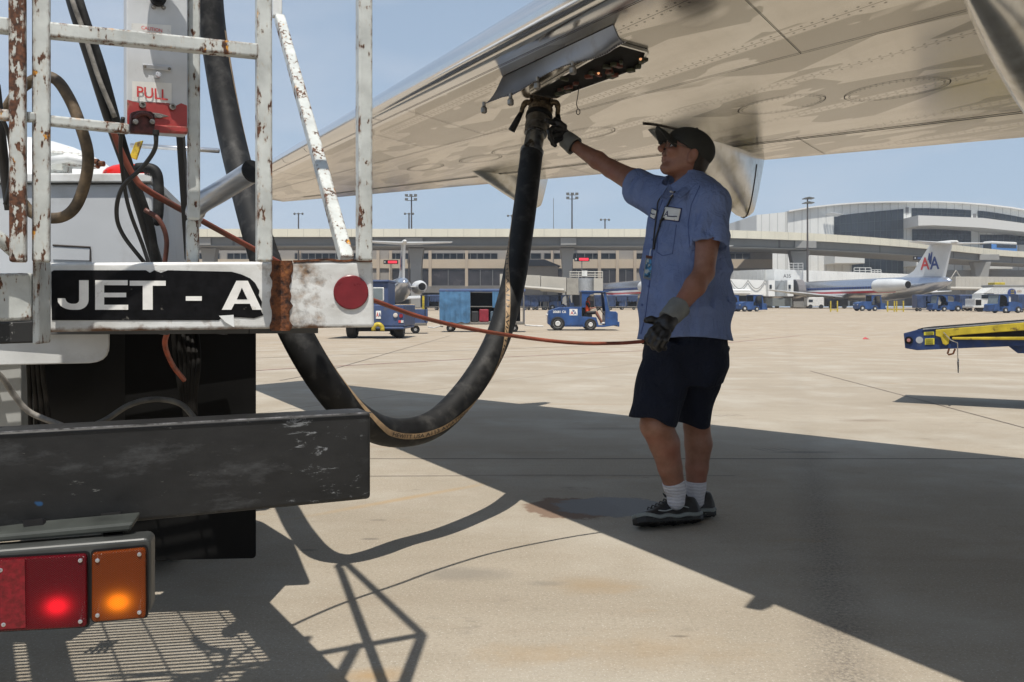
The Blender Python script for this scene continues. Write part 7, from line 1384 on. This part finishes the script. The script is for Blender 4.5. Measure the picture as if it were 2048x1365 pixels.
# van and lorry below the fuselage
for px, w, z, m, lb in ((1628, 2.6, 1.4, 'rim', 'white van under the nose of the AA airliner'), (1672, 3.2, 1.2, 'black', 'dark lorry under the middle of the AA airliner')):
    p = at(px, 135); g = thing('service_van', lb, 'van', tuple(p)); MB().box(p + Vector((0, 0, .35 + z / 2)), (w, 1.6, z)).build('body', M[m], g, bevel=.12, seg=3); MB().box(p + Vector((-w * .3, -.81, 1.2)), (w * .25, .04, .4)).build('window', M['glass'], g)
    for s in (-1, 1): MB().lathe(p + Vector((s * w * .32, -.7, .33)), (0, 1, 0), [(-.12, .15), (-.12, .33), (.12, .33), (.12, .15)], 14).build('wheel', M['tire'], g)
for px in (1668, 1782, 1800):
    p = at(px, 104); g = thing('safety_barrier', {1668: 'yellow barrier frame under the wing of the AA airliner', 1782: 'left yellow barrier frame below the engine of the AA airliner', 1800: 'right yellow barrier frame below the engine of the AA airliner'}[px], 'barrier', tuple(p)); 
    for s in (-.4, .4): MB().bar(p + Vector((s, 0, 0)), p + Vector((s, 0, 1.3)), .12).build('post', M['yellow'], g)
    MB().bar(p + Vector((-.5, 0, .25)), p + Vector((.5, 0, .25)), .1).build('rail', M['yellow'], g)
line_on_ground('ground_marking', [(at(1500, 99).x, 99), (at(1840, 99).x, 99)], .5, M['yellow'])
# buses on the roadway
def bus(px, d, rz, lb):
    sl_ = [q.x / q.y for q in path]; d = float(np.interp((px - CX) / F, sl_, [q.y for q in path])) + 5; p = Vector(((px - CX) / F * d, d, ZR - .9)); g = thing('bus', lb, 'bus', tuple(p), rz, 'buses on the elevated roadway'); W = WM[g]; bb = mat('bus_blue', (.06, .22, .55), .4, var=.1)
    def bl(mb, nm, m, par=g, **k): mb.v = [W @ v for v in mb.v]; return mb.build(nm, m, par, **k)
    bl(MB().box((0, 0, 1.35), (9, 2.5, 2.0)), 'body', bb, bevel=.15); bl(MB().box((0, 0, 2.75), (9, 2.5, .75)), 'roof', M['rim'], bevel=.25); bl(MB().box((.6, -1.27, 2.0), (7, .04, .8)), 'window', M['glass']); bl(MB().box((-4.52, 0, 1.9), (.05, 2.1, 1.2)), 'windscreen', M['glass'])
    for x in (-3, 3): bl(MB().lathe((x, -1.1, .45), (0, 1, 0), [(-.15, .2), (-.15, .45), (.15, .45), (.15, .2)], 14), 'wheel', M['tire'])
bus(2000, 205, math.radians(25), 'blue bus with white roof driving on the elevated roadway, in full view'); bus(2085, 222, math.radians(32), 'blue bus behind the first one, cut off by the right edge')
# ---------------------------------------------------------------- belt loader at the right
BL = thing('belt_loader', 'blue and yellow belt loader boom reaching in from the right edge', 'belt loader', (5.6, 8.3, 0))
DB = 8.84; wb = .80; BA = Vector((.84, -.54, 0)).normalized(); BN = Vector((.54, .84, 0)).normalized(); _b0 = P(1808, 680, DB); blp = (_b0, -BN)
def Q8(px, py, o=0): return onp(blp, px, py, o)
def bprism(pix, d0, dep, nm, m, bevel=.006, par=BL): return MB().prism([Q8(x, y) + BN * d0 for x, y in pix], BN * dep).build(nm, m if not isinstance(m, str) else M[m], par, bevel=bevel)
bluebl = mat('loader_blue', (.018, .045, .15), .45, var=.25, scale=5, dirt=(.06, .07, .09), dscale=9)
side = [(1807, 668), (1812, 665), (1834, 660), (1846, 657.5), (1848, 658), (1848, 700), (1832, 701), (1810, 697)]
for d0 in (0, wb): bprism([(1807, 667), (1834, 660), (1890, 656), (2400, 625), (2400, 686), (2048, 692), (1925, 697), (1834, 701), (1810, 697)], d0, .05, 'side_frame', bluebl)
bprism([(1834, 659), (1845, 656), (2400, 614), (2400, 619), (1850, 660), (1836, 662)], .02, wb, 'belt', M['rubber'], 0)
bprism([(1846, 657.5), (2400, 616), (2400, 618.5), (1846, 660)], -.012, .011, 'belt_edge', M['alu'], 0)
MB().lathe(Q8(1826, 681) + BN * .05, BN, [(0, .085), (wb - .05, .085)], 20).build('end_roller', M['rubber'], BL, smooth=True, auto=30)
bprism([(1872, 660), (1930, 655), (2048, 645.5), (2400, 618), (2400, 632), (2048, 661), (1925, 670), (1900, 673), (1898, 688), (1892, 691), (1886, 688), (1882, 675), (1872, 672)], -.03, .028, 'yellow_rail', 'yellow')
bprism([(1905, 674.5), (2048, 674), (2400, 672), (2400, 679), (2048, 680.5), (1905, 679.5)], -.03, .028, 'yellow_rail', 'yellow')
bprism([(1905, 669), (2048, 662), (2400, 636), (2400, 671), (2048, 673), (1905, 674)], -.004, .003, 'dark_recess', 'black', 0)
for x0, y0, x1, y1 in ((1848, 664, 1868, 671), (1850, 677, 1869, 690)): lab = bprism([(x0, y0 + .6), (x1, y0 - .4), (x1, y1 - .6), (x0, y1)], -.006, .005, 'warning_label', mat('label_yellow', (.62, .55, .05), .5), 0)
for y, s in ((668.5, 'WARNING'),): pass
for k, yy in enumerate((665.5, 668.3, 679.5, 682.5, 685.5, 688.0)): MB().box(Q8(1859, yy, .008), (.065, .002, .0045), math.atan2(BA.y, BA.x)).build('label_line', mat('label_ink', (.2, .19, .03), .6), BL)
MB().lathe(Q8(1839, 680.5), -BN, [(0, .034), (.003, .034), (.0031, .001)], 20).build('reflector', mat('grey_reflector', (.42, .44, .46), .4), BL)
MB().lathe(Q8(1818, 681), -BN, [(0, .038), (.012, .038), (.014, .026), (.02, .024), (.021, .002)], 20).build('roller_bearing', M['black'], BL); MB().lathe(Q8(1818, 681, .02), -BN, [(0, .018), (.008, .016), (.009, .001)], 14).build('bearing_cap', mat('faded_red_cap', (.45, .2, .18), .6), BL)
MB().tube([Q8(x, y, .03) for x, y in ((1899, 697), (1896, 707), (1898, 709.5), (1907, 707.5), (1911, 698))], .009, 8).build('lifting_eye', M['rust'], BL)
MB().tube([Q8(x, y, .04) for x, y in ((1888, 665), (1903, 681), (1916, 686), (1916.5, 720))], .005, 6).build('pin_cord', M['greycable'], BL); MB().tube([P(1916.5, 718, DB - .04), Q8(1917, 724, .04), P(1916.5, 745, DB - .04)], [.006, .009, .007], 8).build('locking_pin', M['alu'], BL)
bprism([(2008, 688), (2400, 684), (2400, 712), (2034, 708)], .1, wb - .2, 'lift_bracket', bluebl); MB().box((6.5, 8.1, .42), (2.6, 1.0, .35), math.atan2(BA.y, BA.x)).build('chassis', bluebl, BL, bevel=.03)
MB().bar((5.75, 8.55, .45), (5.6, 8.6, .62), .1).build('lift_arm', M['rust'], BL)
for x in (.55, 2.4):
    for y in (.05, .95): MB().lathe(Vector((5.45, 7.95, .3)) + BA * x + BN * y, BN, [(-.1, .15), (-.1, .3), (.1, .3), (.1, .15)], 20).build('wheel', M['tire'], BL)
# scrap of red litter on the apron
q = GQ(1731, 680); lt_ = MB(); lt_.add([Vector((q[0] + x, q[1] + y, gz(q[1]) + z)) for x, y, z in ((-.10, 0, .01), (.06, -.05, .02), (.16, .03, .01), (.02, .06, .09), (-.06, .05, .05))], [(0, 1, 3), (1, 2, 3), (0, 3, 4), (0, 1, 2, 4)])
tag(lt_.build('litter', mat('red_plastic', (.45, .06, .06), .5)), 'small scrap of red litter lying on the open apron', 'litter')

# thin summer air: far things fade a little
hz = bpy.data.meshes.new('haze'); hb = MB().box((0, 230, 14), (560, 700, 36)); hzo = hb.build('haze', None or M['white']); hzo.data.materials.clear()
hm_ = bpy.data.materials.new('air'); hm_.use_nodes = True; ht = hm_.node_tree; ht.nodes.clear(); ho = ht.nodes.new('ShaderNodeOutputMaterial'); hv = ht.nodes.new('ShaderNodeVolumePrincipled'); hv.inputs['Color'].default_value = (.86, .91, 1, 1); hv.inputs['Density'].default_value = .0005; hv.inputs['Anisotropy'].default_value = .2
ht.links.new(hv.outputs[0], ho.inputs['Volume']); hzo.data.materials.append(hm_); tag(hzo, 'thin pale summer haze over the apron', 'haze', kind='stuff')
